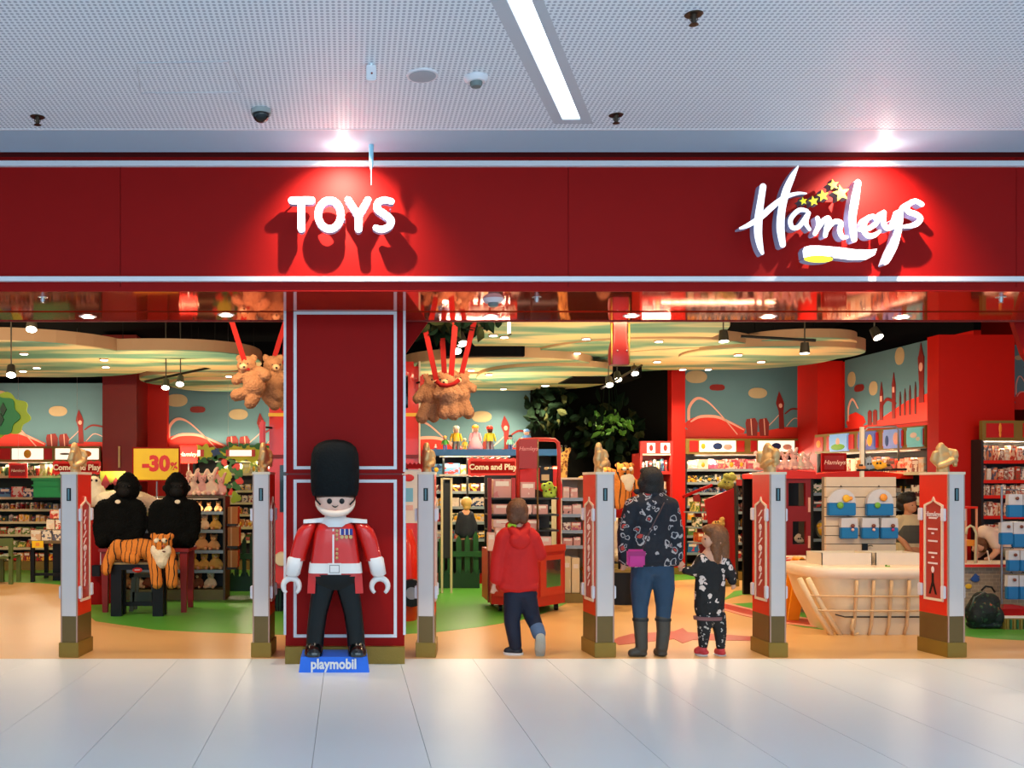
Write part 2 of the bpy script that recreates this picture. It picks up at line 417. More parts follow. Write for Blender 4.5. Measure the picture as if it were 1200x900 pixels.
# soffit fittings: sprinklers and smoke detectors
def sprinkler(px, py, Y, zc, label, s=1, mt=None):
    mt = mt or mat('bronze_dark', (70, 56, 44), .4, .6)
    t = thing('sprinkler', label, 'sprinkler', (X(px, Y), Y, zc))
    MB().cyl((0, 0, -.004), (0, 0, 0), .045*s, .05*s, 16, mt).build('plate', parent=t, world=False)
    b = MB().cyl((0, 0, -.05*s), (0, 0, 0), .012*s, .016*s, 10, mt)
    b.tube([(-.018*s, 0, -.01*s), (-.02*s, 0, -.03*s), (0, 0, -.05*s), (.02*s, 0, -.03*s), (.018*s, 0, -.01*s)], .003, 6, mt)
    b.build('nozzle', parent=t, world=False); MB().cyl((0, 0, -.056*s), (0, 0, -.052*s), .026*s, .022*s, 12, mt).build('deflector', parent=t, world=False)
    return t
def cY(py): return (ZC-HC)*F/(CY-py)
sprinkler(44, 0, cY(137), ZC, 'small sprinkler at the far left of the hall ceiling')
sprinkler(722, 0, cY(135), ZC, 'small sprinkler on the hall ceiling right of the light strip')
sprinkler(813, 0, cY(17), ZC, 'small sprinkler nearest the top edge, right half of the hall ceiling')
CHROME = mat('pale_chrome', (190, 200, 205), .25, .6)
for px, lb in ((50, 'silver sprinkler under the soffit above the leftmost gate'), (629, 'silver sprinkler under the soffit right of the smoke detector'), (1173, 'silver sprinkler under the soffit above the rightmost gate')):
    sprinkler(px, 0, soY(345), ZS-.022, lb, .8, CHROME)
def detector(px, Y, zc, label, s=1):
    t = thing('smoke_detector', label, 'detector', (X(px, Y), Y, zc))
    MB().loft([(0, 0, -.03*s, .055*s, .055*s, 2), (0, 0, -.012*s, .075*s, .075*s, 2), (0, 0, 0, .078*s, .078*s, 2)], 20, WHITE).build('base', parent=t, world=False)
    MB().loft([(0, 0, -.058*s, .03*s, .03*s, 2), (0, 0, -.045*s, .038*s, .038*s, 2), (0, 0, -.03*s, .04*s, .04*s, 2)], 16, mat('grey_plastic', (110, 120, 120), .5)).build('sensor', parent=t, world=False)
detector(558, cY(91), ZC, 'white smoke detector on the hall ceiling left of the light strip')
detector(578, soY(347), ZS-.022, 'white smoke detector under the soffit right of the column', 1.1)
# hall ceiling: perforated panels (holes are 1-2 pixels), plain margin, light strip, fittings
def perforated():
    m, t, b = nt('perforated_ceiling')
    co = node(t, 'ShaderNodeTexCoord'); sp = node(t, 'ShaderNodeSeparateXYZ'); t.links.new(co.outputs['Object'], sp.inputs[0])
    outs = []
    for ax in (0, 1):
        q = node(t, 'ShaderNodeMath', operation='MULTIPLY', i_1=1/.0315); t.links.new(sp.outputs[ax], q.inputs[0])
        fr = node(t, 'ShaderNodeMath', operation='FRACT'); t.links.new(q.outputs[0], fr.inputs[0])
        sb = node(t, 'ShaderNodeMath', operation='SUBTRACT', i_1=.5); t.links.new(fr.outputs[0], sb.inputs[0])
        pw = node(t, 'ShaderNodeMath', operation='POWER', i_1=2.0); ab = node(t, 'ShaderNodeMath', operation='ABSOLUTE')
        t.links.new(sb.outputs[0], ab.inputs[0]); t.links.new(ab.outputs[0], pw.inputs[0]); outs.append(pw)
    ad = node(t, 'ShaderNodeMath', operation='ADD'); t.links.new(outs[0].outputs[0], ad.inputs[0]); t.links.new(outs[1].outputs[0], ad.inputs[1])
    lt = node(t, 'ShaderNodeMath', operation='LESS_THAN', i_1=.1); t.links.new(ad.outputs[0], lt.inputs[0])
    mx = node(t, 'ShaderNodeMix', data_type='RGBA'); mx.inputs[6].default_value = rgb((236, 242, 250)); mx.inputs[7].default_value = rgb((168, 178, 194))
    t.links.new(lt.outputs[0], mx.inputs[0]); t.links.new(mx.outputs[2], b.inputs['Base Color']); b.inputs['Roughness'].default_value = .5
    return m
PERF = perforated(); PLAIN = mat('plain_ceiling', (172, 196, 216), .5, var=.02)
YM = cY(152)
sx0, sx1, sy0, sy1 = X(578, cY(0)), X(686, cY(143)), 0, cY(145)
ce = link('ceiling', MB().box((-9.2, -6, ZC+.06), (12, YF+.2, ZC+.12)).data('ceiling', DARK), kind='structure')
# light strip footprint (skewed rectangle): corners from the photograph
a0, a1 = P(591, 0, cY(0)), P(620, 0, cY(0)); b0, b1 = P(659, 140, cY(140)), P(680.5, 140, cY(140))
def ext(p, q, y): t = (y-q.y)/(p.y-q.y); return Vector((q.x+(p.x-q.x)*t, y, ZC))
yb = cY(0)-3.4; c0, c1 = ext(a0, b0, yb), ext(a1, b1, yb)
mg = .075
def xat(p, q, y): return ext(p, q, y).x
y0_, y1_ = yb-.1, b0.y+mg
L0, L1 = xat(a0, b0, y0_)-mg, xat(a0, b0, y1_)-mg; R0, R1 = xat(a1, b1, y0_)+mg, xat(a1, b1, y1_)+mg
pl = [[(-9.2, -6), (12, -6), (12, y0_), (-9.2, y0_)], [(-9.2, y0_), (L0, y0_), (L1, y1_), (-9.2, y1_)], [(R0, y0_), (12, y0_), (12, y1_), (R1, y1_)], [(-9.2, y1_), (12, y1_), (12, YM), (-9.2, YM)]]
b = MB()
for q in pl: b.zprism(q, ZC, ZC+.05, PERF)
b.build('perforated_panel', PERF, ce)
MB().box((-9.2, YM+.004, ZC-.002), (12, YF-.12, ZC+.05)).build('ceiling_margin', PLAIN, ce)
MB().box((-9.2, YM-.012, ZC-.004), (12, YM+.004, ZC+.05)).build('ceiling_bead', WHITE, ce)
WHT = mat('ceiling_white', (190, 196, 206), .5, var=.02)
b = MB(); b.zprism([(L0, y0_), (c0.x, y0_), (b0.x, b0.y), (b1.x, b1.y), (c1.x, y0_), (R0, y0_), (R1, y1_), (L1, y1_)], ZC-.001, ZC+.05, WHT); b.build('strip_surround', WHT, ce)
ls = thing('ceiling_light_strip', 'long white recessed light strip running into the hall ceiling', 'light', (b0.x, b0.y, ZC))
MB().zprism([(c0.x, y0_), (c1.x, y0_), (b1.x, b1.y), (b0.x, b0.y)], ZC+.012, ZC+.02, mat('strip_glow', (238, 245, 255), .4, emit=2.6, var=0)).build('diffuser', parent=ls)
# access hatch outline, round speaker, dome camera, small sensors
ah = [(160, 74), (268, 72), (284, 108), (165, 109)]
q = [(X(a, cY(b_)), cY(b_)) for a, b_ in ah]; hb = MB()
for i in range(4):
    (xa, ya), (xb, yb2) = q[i], q[(i+1) % 4]; dx, dy = xb-xa, yb2-ya; l = math.hypot(dx, dy); nx, ny = -dy/l*.004, dx/l*.004
    hb.zprism([(xa-nx, ya-ny), (xb-nx, yb2-ny), (xb+nx, yb2+ny), (xa+nx, ya+ny)], ZC-.003, ZC+.001)
hb.build('hatch_frame', mat('hatch_line', (196, 202, 212), .5), ce)
spk = thing('ceiling_speaker', 'flat round white speaker grille in the hall ceiling', 'speaker', (X(495, cY(88)), cY(88), ZC))
MB().cyl((0, 0, -.008), (0, 0, 0), .096, .1, 32, WHITE).build('rim', parent=spk, world=False)
MB().cyl((0, 0, -.011), (0, 0, -.007), .082, .085, 32, mat('speaker_cloth', (160, 166, 176), .7)).build('grille', parent=spk, world=False)
dc = thing('dome_camera', 'black glass dome camera with a grey collar on the hall ceiling', 'camera', (X(306, cY(129)), cY(129), ZC))
MB().loft([(0, 0, -.03, .066, .066, 2), (0, 0, 0, .07, .07, 2)], 24, mat('grey_collar', (150, 156, 156), .4)).build('collar', parent=dc, world=False)
MB().ell((0, 0, -.03), (.058, .058, .055), mat('black_glass', (6, 14, 16), .05), 20, 12).build('dome', parent=dc, world=False)
sn = thing('exit_sensor', 'small white box sensor hanging from the hall ceiling above the lettering', 'sensor', (X(435, cY(76)), cY(76), ZC))
MB().box((-.03, -.02, -.10), (.03, .02, -.004)).build('housing', WHITE, sn, world=False, bevel=.006)
MB().cyl((0, 0, -.01), (0, 0, 0), .018, .02, 12, CHROME).build('mount', parent=sn, world=False)
MB().cyl((.003, -.024, -.06), (.003, -.018, -.06), .006, .006, 10, REDD).build('indicator', parent=sn, world=False)
sd = thing('glass_pendant', 'slim pale blue glass tube hanging in front of the fascia above the letters', 'sensor', (X(435, 7.0), 7.0, ZC))
MB().loft([(0, 0, -.19, .004, .004, 2), (0, 0, -.15, .016, .016, 2), (0, 0, -.04, .018, .018, 2), (0, 0, 0, .02, .02, 2)], 14, mat('pale_blue_glass', (150, 205, 230), .1, var=0)).build('tube', parent=sd, world=False)
MB().cyl((0, 0, -.30), (0, 0, -.19), .004, .004, 8, mat('pink_rod', (225, 150, 160), .3)).build('rod', parent=sd, world=False)
# =====================================================================  SIGN LETTERING
FACE = mat('letter_face', (245, 246, 255), .4, emit=.85, var=0); SIDE = mat('letter_side', (176, 180, 215), .4, var=0)
YEL = mat('star_yellow', (240, 226, 40), .4, emit=.3, var=0)
def tf(u, v, ox, oy, s): return X(ox+u/s, YF), Z(oy+v/s, YF)
def K(pts, ox, oy, s): return [tf(u, v, ox, oy, s)+(M(w_/s, YF),) for u, v, w_ in pts]
ty = thing('toys_lettering', 'white raised capital letters TOYS on the red fascia', 'sign', (X(400, YF), YF, Z(278, YF)))
def OV(cx, cy, rx, ry, w_): return [(cx+rx*math.cos(a*math.pi/8), cy+ry*math.sin(a*math.pi/8), w_) for a in range(17)]
L1_, L0_ = YF-.15, YF-.085
for nm, sts in (('letter_t', [[(140, 490, 52), (275, 490, 52)], [(205, 500, 50), (205, 686, 50)]]),
                ('letter_o', [OV(400, 588, 78, 98, 50)]),
                ('letter_y', [[(528, 486, 46), (600, 600, 52)], [(664, 486, 46), (600, 600, 52)], [(600, 598, 52), (600, 686, 52)]]),
                ('letter_s', [[(826, 497, 44), (780, 487, 46), (735, 505, 48), (730, 550, 50), (785, 590, 52), (824, 630, 50), (805, 672, 48), (755, 690, 46), (718, 678, 42)]])):
    b = MB()
    for k, st in enumerate(sts): stroke(b, K(st, 320, 160, 6), L1_-.0004*k, L0_, FACE, SIDE, closed=(nm == 'letter_o'))
    for sx_ in (0,): b.cyl((b.v[0].x, L0_-.01, b.v[0].z-.02), (b.v[0].x, YF, b.v[0].z-.02), .006, .006, 6, SIDE)
    b.build(nm, parent=ty)
hm = thing('shop_name_lettering', 'white handwritten Hamleys shop name with yellow stars on the red fascia', 'sign', (X(965, YF), YF, Z(315, YF)))
HN = {'letter_h': [[(212,172,36),(200,250,38),(188,340,44),(185,430,44),(196,500,34),(208,538,20)], [(85,402,12),(130,385,26),(200,340,32),(260,285,34),(330,232,26),(400,210,18),(450,210,8)], [(405,60,8),(372,120,32),(338,200,42),(315,300,42),(308,400,44),(320,492,34)]],
      'letter_a': [[(455,305,18),(410,302,26),(365,350,26),(372,396,26),(410,392,26),(455,330,24)], [(462,318,26),(448,370,26),(468,408,18)]],
      'letter_m': [[(512,345,24),(518,385,28),(498,432,24)], [(508,415,22),(550,355,26),(575,350,28),(562,400,28),(555,442,24)], [(560,420,22),(600,368,26),(640,372,28),(634,415,28),(650,450,26),(676,450,16)]],
      'letter_l': [[(735,150,34),(718,250,44),(704,350,42),(714,462,34)]],
      'letter_e': [[(745,410,22),(795,402,26),(838,370,26),(825,338,26),(785,350,28),(765,400,30),(785,440,28),(825,440,26),(856,418,16)]],
      'letter_y': [[(878,315,28),(876,370,30),(900,402,28),(945,375,26),(972,310,26)], [(972,305,26),(962,390,34),(938,490,36),(900,575,28),(884,598,14)]],
      'letter_s': [[(1088,270,26),(1050,252,26),(1010,275,30),(1012,308,30),(1055,325,32),(1080,350,30),(1050,382,28),(990,392,18)]]}
for nm, sts in HN.items():
    b = MB()
    for k, st in enumerate(sts): stroke(b, K(st, 840, 190, 4.8), L1_-.0004*k, L0_+.01, FACE, SIDE)
    b.cyl((b.v[20].x, L0_, b.v[20].z), (b.v[20].x, YF, b.v[20].z), .006, .006, 6, SIDE); b.build(nm, parent=hm)
b = MB(); br = [(430,525),(440,505),(470,497),(520,497),(620,505),(720,518),(800,520),(840,515),(828,548),(780,575),(700,577),(600,565),(595,555),(460,558),(435,565)]
b.prism([tf(u, v, 840, 190, 4.8) for u, v in br], L1_, L0_+.01, FACE, SIDE); b.build('underline_swash', parent=hm)
b = MB(); b.prism([tf(516+80*math.cos(a*math.pi/10), 572+20*math.sin(a*math.pi/10), 840, 190, 4.8) for a in range(20)], L1_-.003, L0_+.01, YEL, SIDE); b.build('brush_tip', parent=hm)
for (u, v, r_) in ((600,162,32), (642,208,48), (542,222,34), (490,252,30), (434,252,24)):
    st = []
    for k in range(10):
        rr = r_ if k % 2 == 0 else r_*.45; a = math.pi/2+k*math.pi/5+.2; st.append(tf(u+rr*math.cos(a), v-rr*math.sin(a), 840, 190, 4.8))
    MB().prism(st, L1_, L0_+.01, YEL, mat('star_side', (120, 115, 120), .5)).build('star', parent=hm)
# =====================================================================  COLUMN
YC = 8.16
cl = thing('wall_column', '', '', (X(404, YC), YC, 0), kind='structure')
cx0, cx1 = X(334.5, YC), X(474, YC)
ybk = YC+1.0
MB().box((cx0+.02, YC+.012, 0), (cx1-.02, ybk, ZS-.02)).build('core', REDD, cl)
MB().box((cx0, YC+.004, Z(757, YC)), (cx1, ybk, Z(556.4, YC))).build('lower_cladding', RED, cl)
MB().box((cx0, YC+.004, Z(554.6, YC)), (cx1, ybk, ZS-.02)).build('upper_cladding', RED, cl)
# raised fields and white frames
for (t_, b_) in ((365, 550), (562, 747)):
    MB().box((X(349, YC), YC-.002, Z(b_-4, YC)), (X(460, YC), YC+.004, Z(t_+4, YC))).build('panel_field', RED, cl)
    w3 = M(3.6, YC); a, c = (X(344, YC), Z(b_, YC)), (X(465, YC), Z(t_, YC)); b = MB()
    b.box((a[0], YC-.006, a[1]), (c[0], YC+.003, a[1]+w3)); b.box((a[0], YC-.006, c[1]-w3), (c[0], YC+.003, c[1]))
    b.box((a[0], YC-.006, a[1]+w3), (a[0]+w3, YC+.003, c[1]-w3)); b.box((c[0]-w3, YC-.006, a[1]+w3), (c[0], YC+.003, c[1]-w3)); b.build('white_frame', WHITE, cl)
for (z0, z1) in ((744, 557.5), (553, 364)):
    for xa in (X(334, YC)-.012, X(473, YC)-.004): MB().box((xa, YC-.004, Z(z0, YC)), (xa+.022, YC+.05, Z(z1, YC))).build('edge_trim', WHITE, cl)
MB().box((cx0-.0, YC-.05, 0), (cx1, ybk, Z(757, YC)), GOLD).build('plinth', GOLD, cl)
# red gusset panels under the soffit
for (p, nm) in (([(475, 373), (505, 373), (475, 415)], 1), ([(1187, 373), (1300, 373), (1300, 560), (1200, 415)], 2)):
    Yg = 8.66
    link('trim_%d' % (nm+2), MB().prism([(X(a, Yg), Z(b_, Yg)) for a, b_ in p], Yg, Yg+.06).data('gusset', RED), kind='structure')
# =====================================================================  SHOP CEILING: cloud panels
def cloudmat():
    m, t, b = nt('cloud_underside')
    co = node(t, 'ShaderNodeTexCoord'); mp = node(t, 'ShaderNodeMapping'); mp.inputs['Scale'].default_value = (.4, 1.5, 1)
    nz = node(t, 'ShaderNodeTexNoise', i_Scale=1.0, i_Detail=2.5); t.links.new(co.outputs['Object'], mp.inputs[0]); t.links.new(mp.outputs[0], nz.inputs['Vector'])
    r = ramp(t, [(240, 216, 164), (238, 212, 160), (216, 208, 166), (126, 170, 146), (86, 146, 134)], False)
    for e, p in zip(r.color_ramp.elements, (0, .36, .45, .52, .62)): e.position = p
    t.links.new(nz.outputs['Fac'], r.inputs[0]); t.links.new(r.outputs[0], b.inputs['Base Color']); b.inputs['Roughness'].default_value = .6
    return m
CLOUD = cloudmat(); CRIM = mat('cloud_rim', (180, 146, 112), .7, var=.03)
CLOUDS = []
def cloud(label, lobes):
    """one ceiling panel of overlapping lobes: (pixel left, right, near row, far row, height, rim depth)"""
    xs_ = [X((l[0]+l[1])/2, (l[4]-HC)*F/(CY-(l[2]+l[3])/2)) for l in lobes]; h0 = lobes[0][4]
    Yc0 = (h0-HC)*F/(CY-(lobes[0][2]+lobes[0][3])/2); c = thing('cloud_panel', label, 'ceiling panel', (xs_[0], Yc0, h0))
    for j, (pl_, pr, yn, yf, h, dz) in enumerate(lobes):
        Yn, Yf = (h-HC)*F/(CY-yn), (h-HC)*F/(CY-yf); Ym = (Yn+Yf)/2; xa, xb = X(pl_, Ym), X(pr, Ym)
        ax, ay = (xb-xa)/2, (Yf-Yn)/2; n = 44; sg = lambda v: math.copysign(abs(v)**.84, v); ox, oy = (xa+xb)/2-xs_[0], Ym-Yc0; oz = h-h0+.0015*j
        q = [(ox+ax*sg(math.cos(2*math.pi*i/n)), oy+ay*sg(math.sin(2*math.pi*i/n))) for i in range(n)]
        MB().zprism(q, oz, oz+.012, CLOUD).build('underside', parent=c, world=False)
        MB().zprism([(ox+(a-ox)*1.002, oy+(b_-oy)*1.002) for a, b_ in q], oz+.0125, oz+dz, CRIM).build('rim', parent=c, world=False)
        for sx_ in (-.5, .5): MB().cyl((ox+ax*sx_, oy, oz+dz), (ox+ax*sx_, oy, 4.25-h0), .006, .006, 6, BLACK).build('hanger', parent=c, world=False)
        CLOUDS.append((c, (xa+xb)/2, Ym, ax, ay, h, (xs_[0], Yc0, h0)))
cloud('big cream and teal two-lobed ceiling disc at the far left', [(-150, 174, 399, 442, 3.30, .17), (90, 306, 411, 436, 3.30, .16)])
cloud('far low cream disc above the middle mural, left of the column', [(166, 400, 437, 455, 3.30, .07), (200, 330, 446, 459, 3.24, .06)])
cloud('far cream panel of three lobes above the blue shelf of figures', [(470, 690, 420, 443, 3.34, .16), (480, 712, 438, 458, 3.30, .1), (560, 712, 430, 450, 3.28, .1)])
cloud('largest cream and teal panel spreading over the right bay around the red pendant', [(556, 836, 366, 416, 3.50, .19), (612, 866, 398, 436, 3.46, .14), (700, 976, 408, 434, 3.44, .12), (800, 1005, 407, 425, 3.40, .17), (850, 988, 397, 420, 3.48, .13)])
# recessed lamps in the discs
pts = [(98,404),(28,413.5),(27,434),(43,430),(122,420.5),(124,429),(245,411),(268,460-20),(687,396),(676,413),(669,420),(643,428),(638,451),(552,433),(573,438),(601,430),(590,455),(568,459),(640,451),(677,426),(800,432),(770,423),(772,399),(865,415),(892,423),(875,405),(830,441-9),(498,418),(480,422),(497,440),(578,392),(591,394)]
for k, (px, py) in enumerate(pts):
    best = None
    for (c, mx_, my_, ax, ay, h, o0) in CLOUDS:
        Yl = (h-HC)*F/(CY-py); xl = X(px, Yl); d = ((xl-mx_)/ax)**2+((Yl-my_)/ay)**2
        if d < .93 and (best is None or h < best[3]): best = (c, xl, Yl, h, o0)
    if not best: continue
    c, xl, Yl, h, o0 = best; q = (xl-o0[0], Yl-o0[1]); qz = h-o0[2]
    MB().cyl((q[0], q[1], qz-.018), (q[0], q[1], qz), .062, .062, 14, CRIM).build('lamp_collar', parent=c, world=False)
    MB().cyl((q[0], q[1], qz-.022), (q[0], q[1], qz-.018), .05, .05, 14, EMW).build('lamp_diffuser', parent=c, world=False)
    if k % 2 == 0: lamp('disc_lamp', 'SPOT', (xl, Yl, h-.05), 150, WARM, .05, (0, 0, 0), None, 140, .7)
# track spots
def track_spot(px, py, Y, aim, label, group=None, s=1):
    p = P(px, py, Y); o = thing('track_spotlight', label, 'lamp', p)
    a = Vector(aim).normalized(); B2 = mat('spot_body', (70, 66, 58), .4, .5)
    MB().cyl(p-a*.10*s, p+a*.03*s, .045*s, .06*s, 14, B2).build('head', parent=o)
    MB().cyl(p+a*.031*s, p+a*.036*s, .052*s, .052*s, 14, EMW).build('lens', parent=o)
    MB().cyl(p-a*.08*s, (p.x, p.y, 4.25), .008*s, .012*s, 8, B2).build('bracket', parent=o)
    return o
for (px, py, Y, aim, lb) in ((37, 383, 9.6, (.1, -.5, -1), 'track spotlight tilted to the camera at the upper left'), (13, 437, 11, (.2, -.6, -1), 'track spotlight above the left leaf cut-out'),
    (194, 452, 13, (0, -.5, -1), 'lower track spotlight above the sale board'), (211, 448, 13, (0, -.6, -1), 'upper track spotlight above the sale board'), (541, 400, 9.9, (.2, -.5, -1), 'spotlight inside the leaves right of the column'),
    (535, 409, 10.6, (0, -.6, -1), 'second spotlight below the leaves'), (714, 449, 13.4, (0, -.6, -1), 'lowest spotlight on the dark track by the pendant'), (724, 443, 13.9, (0, -.6, -1), 'middle spotlight on the dark track by the pendant'),
    (744, 436, 14.6, (0, -.6, -1), 'highest spotlight on the dark track by the pendant'), (1028, 393, 11, (.2, -.6, -1), 'lone spotlight on the dark ceiling at the right'), (848, 397, 11, (0, -.1, -1), 'spotlight on a long rod in front of the right discs'), (943, 411, 11.5, (0, 0, -1), 'spotlight pointing down at the end of the thin track')):
    track_spot(px, py, Y, aim, lb)
for (a, b_, lb) in (((170, 447, 13.2), (250, 430, 14.2), 'thin lighting track above the sale board'), ((705, 455, 13.2), (752, 428, 14.8), 'dark lighting track behind the red pendant'), ((868, 394, 11.6), (956, 399, 11.4), 'thin lighting track in front of the right discs'), ((580, 380, 9.4), (580, 372, 9.4), None)):
    if lb: tag(origin_to(MB().cyl(P(*a), P(*b_), .018, .018, 8, BLACK).build('lighting_track'), P(*a)), lb, 'track')
cr = thing('pendant_tube', 'white glowing tube lamp hanging beside the leaves', 'lamp', P(596.5, 373, 9.6))
MB().cyl(P(596.5, 391, 9.6), P(596.5, 374, 9.6), .016, .016, 10, mat('tube_glow', (255, 236, 200), .4, emit=3, var=0)).build('tube', parent=cr)
MB().cyl(P(597.5, 393, 9.6), P(597, 391, 9.6), .02, .018, 10, BLACK).build('cap', parent=cr)
MB().cyl(P(596.5, 374, 9.6), (X(596.5, 9.6), 9.6, 4.25), .005, .005, 6, BLACK).build('rod', parent=cr)
# dark ducts between the discs
for (x0, y0, x1, y1, Y, lb) in ((522, 401, 615, 417, 13.2, 'dark rectangular duct between the discs right of the column'), (226, 424, 290, 433, 14.5, 'dark duct between the discs left of the column'), (672, 425, 752, 442, 15.0, 'dark duct behind the red pendant')):
    o = thing('ceiling_duct', lb, 'duct', P((x0+x1)/2, y1, Y)); MB().box((X(x0, Y), Y, Z(y1, Y)), (X(x1, Y), Y+1, Z(y0, Y)), DBLUE).build('casing', parent=o)
    MB().box((X(x0, Y)-.02, Y-.02, Z(y1, Y)-.0), (X(x0, Y), Y+1, Z(y0, Y)+.02), BLACK).build('flange', parent=o)
# =====================================================================  GATES
ROSE = mat('rose_brown_trim', (176, 138, 120), .4)
OPAL = mat('opal_panel', (212, 200, 196), .3, var=.02)
INK = mat('ink_white', (240, 220, 215), .5, var=0)
PANE = mat('banner_red', (178, 60, 48), .3, var=.1)
hb = BL(0, local=True)   # cast hand, local metres: x, z ; wrist at origin
hb.c((0, 0, .062), (0, .05, .058), sd=.7); hb.e(0, .12, .075, .075, .05)
hb.c((-.03, .16, .034), (-.035, .22, .031), (-.02, .25, .028), sd=1)      # raised finger
hb.c((.0, .16, .03), (.014, .215, .03), (-.012, .235, .026))
hb.c((.045, .15, .032), (.06, .195, .032), (.09, .185, .03, -.03), (.085, .15, .028, -.045))
hb.c((.06, .13, .024), (.095, .15, .025, -.02), (.09, .11, .022, -.045))
hb.c((.06, .10, .022), (.095, .10, .023, -.02), (.085, .07, .02, -.045))
hb.c((-.055, .08, .026), (-.1, .12, .03, -.01), (-.09, .175, .028, -.02))     # thumb
hb.c((-.06, .06, .022, -.03), (.0, .085, .026, -.055), (.05, .11, .022, -.055))
HAND = hb.data(.008, 3); HAND.materials.append(GOLDH)
def gate(px0, px1, side, rz, hrot, lines, label):
    Yg = 8.43; w2 = (X(px1, Yg)-X(px0, Yg))/2; D = .36
    t = thing('gate_pillar', label, 'gate pillar', ((X(px0, Yg)+X(px1, Yg))/2, Yg, 0), R(rz), 'gate pillars across the shop entrance')
    z = lambda py: Z(py, Yg)
    B = lambda nm, a, b, m, bv=0: MB().box(a, b, m).build(nm, parent=t, world=False, bevel=bv)
    B('plinth', (-w2-.014, -.014, 0), (w2+.014, D+.014, z(753)), GOLD, .004)
    B('lower_cladding', (-w2, 0, z(753)), (w2, D, z(722)), BRONZE)
    for s_ in (-1, 1): B('corner_trim', (s_*w2-.012 if s_ > 0 else -w2, -.004, z(753)), (w2 if s_ > 0 else -w2+.012, .01, z(556)), ROSE)
    B('antenna_panel', (-w2+.012, -.006, z(722)), (w2-.012, .02, z(556)), OPAL)
    B('slot', (-.02, -.009, z(587)), (.02, -.006, z(572)), BLACK); B('slot_insert', (-.008, -.012, z(586)), (.006, -.009, z(573)), mat('slot_blue', (90, 130, 140), .2))
    B('body', (-w2, .01, z(722)), (w2, D, z(556)), RED2)
    B('cap', (-w2-.004, -.008, z(556)), (w2+.004, D+.004, z(553)), CREAM)
    for zz in ((611, 596), (702, 687)):
        for s_ in (-1, 1):
            for yy in (.02, D-.05): MB().cbox((s_*(w2+.012), yy+.02, (z(zz[0])+z(zz[1]))/2), (.026, .05, z(zz[1])-z(zz[0])), WHITE).build('clip', parent=t, world=False, bevel=.006)
    for s_ in (side,):
        x0 = s_*w2; x1 = s_*(w2+.012); T = Matrix.Translation((s_*w2, 0, 0)) @ Matrix.Rotation(R(90)*s_, 4, 'Z') @ Matrix.Translation((0 if s_ > 0 else -D, 0, 0))
        # side coordinates: u from 0 (front) to D for right side; for left side u runs back->front
        def outline(g):
            a, b_, zb, zt = .07+g, D-.05-g, z(706)+g, z(592)-g*.5; m_ = (a+b_)/2
            return [(a, zb), (b_, zb), (b_, zt), (b_-.05, zt+.02), (m_+.02, zt+.035), (m_, zt+.075-g), (m_-.02, zt+.035), (a+.05, zt+.02), (a, zt)]
        n = 9; o_, i_ = outline(0), outline(.022); b = MB()
        for k in range(n):
            j = (k+1) % n; b.prism([o_[k], o_[j], i_[j], i_[k]], -.012, .0, CREAM, T=T)
        b.build('banner_frame', parent=t, world=False)
        b = MB(); b.prism(i_, -.004, 0, PANE, T=T); b.build('banner', parent=t, world=False)
        zb, zt = z(700), z(598)
        if lines == 'name':
            me = text_data('Hamleys', .062, .002, .001, shear=.25); me.transform(T @ Matrix.Translation((D/2, -.007, zt-.04)) @ Matrix.Rotation(R(90), 4, 'X')); me.materials.clear(); me.materials.append(INK); link('lettering', me, t)
            b = MB()
            for k, (fz, wd) in enumerate(((.09, .10), (.22, .12), (.27, .03), (.36, .12), (.50, .11), (.55, .03), (.62, .12))):
                b.box((D/2-wd/2, -.007, zt-fz*(zt-zb)-.012), (D/2+wd/2, -.004, zt-fz*(zt-zb)+.004), INK, T=T)
            b.build('print_lines', parent=t, world=False)
            b = MB(); c = D/2; b.prism([(c-.012, zb+.2), (c+.012, zb+.2), (c+.014, zb+.12), (c+.05, zb+.01), (c+.03, zb+.01), (c, zb+.09), (c-.03, zb+.01), (c-.05, zb+.01), (c-.014, zb+.12)], -.007, -.004, BLACK, T=T)
            b.ell((c, -.006, zb+.235), (.02, .003, .03), INK, T=T); b.build('printed_soldier', parent=t, world=False)
        else:
            b = MB(); rnd = random.Random(int(px0))
            for k in range(11):
                zz = zt-.03-k*(zt-zb-.08)/11; wd = rnd.uniform(.04, .1)
                if k % 3 == 2: b.ell((D/2, -.006, zz), (wd/2, .003, .03), INK, T=T)
                else: b.prism([(D/2-wd/2, zz-.03), (D/2-wd/2+.02, zz-.03), (D/2+wd/2, zz+.03), (D/2+wd/2-.03, zz+.03)], -.007, -.004, INK, T=T)
            b.build('print_lines', parent=t, world=False)
    h = link('cast_hand', HAND, t, loc=(0, D*.45, z(553)-.005), rot=(0, 0, R(hrot)))
    return t
gate(71, 91, 1, -4, 80, 'x', 'leftmost gate pillar, red side with cream framed banner facing right')
gate(296, 316, 1, -3, 85, 'x', 'gate pillar close to the left side of the red column')
gate(489, 509, 1, -8, 85, 'x', 'gate pillar just right of the red column')
gate(698, 720, -1, 4, 60, 'x', 'gate pillar between the boy in red and the woman')
gate(902, 921, -1, 0, -60, 'x', 'gate pillar right of the little girl, left of the white tub')
gate(1110, 1131, -1, 6, 0, 'name', 'rightmost gate pillar with white lettering and a printed soldier on its banner')
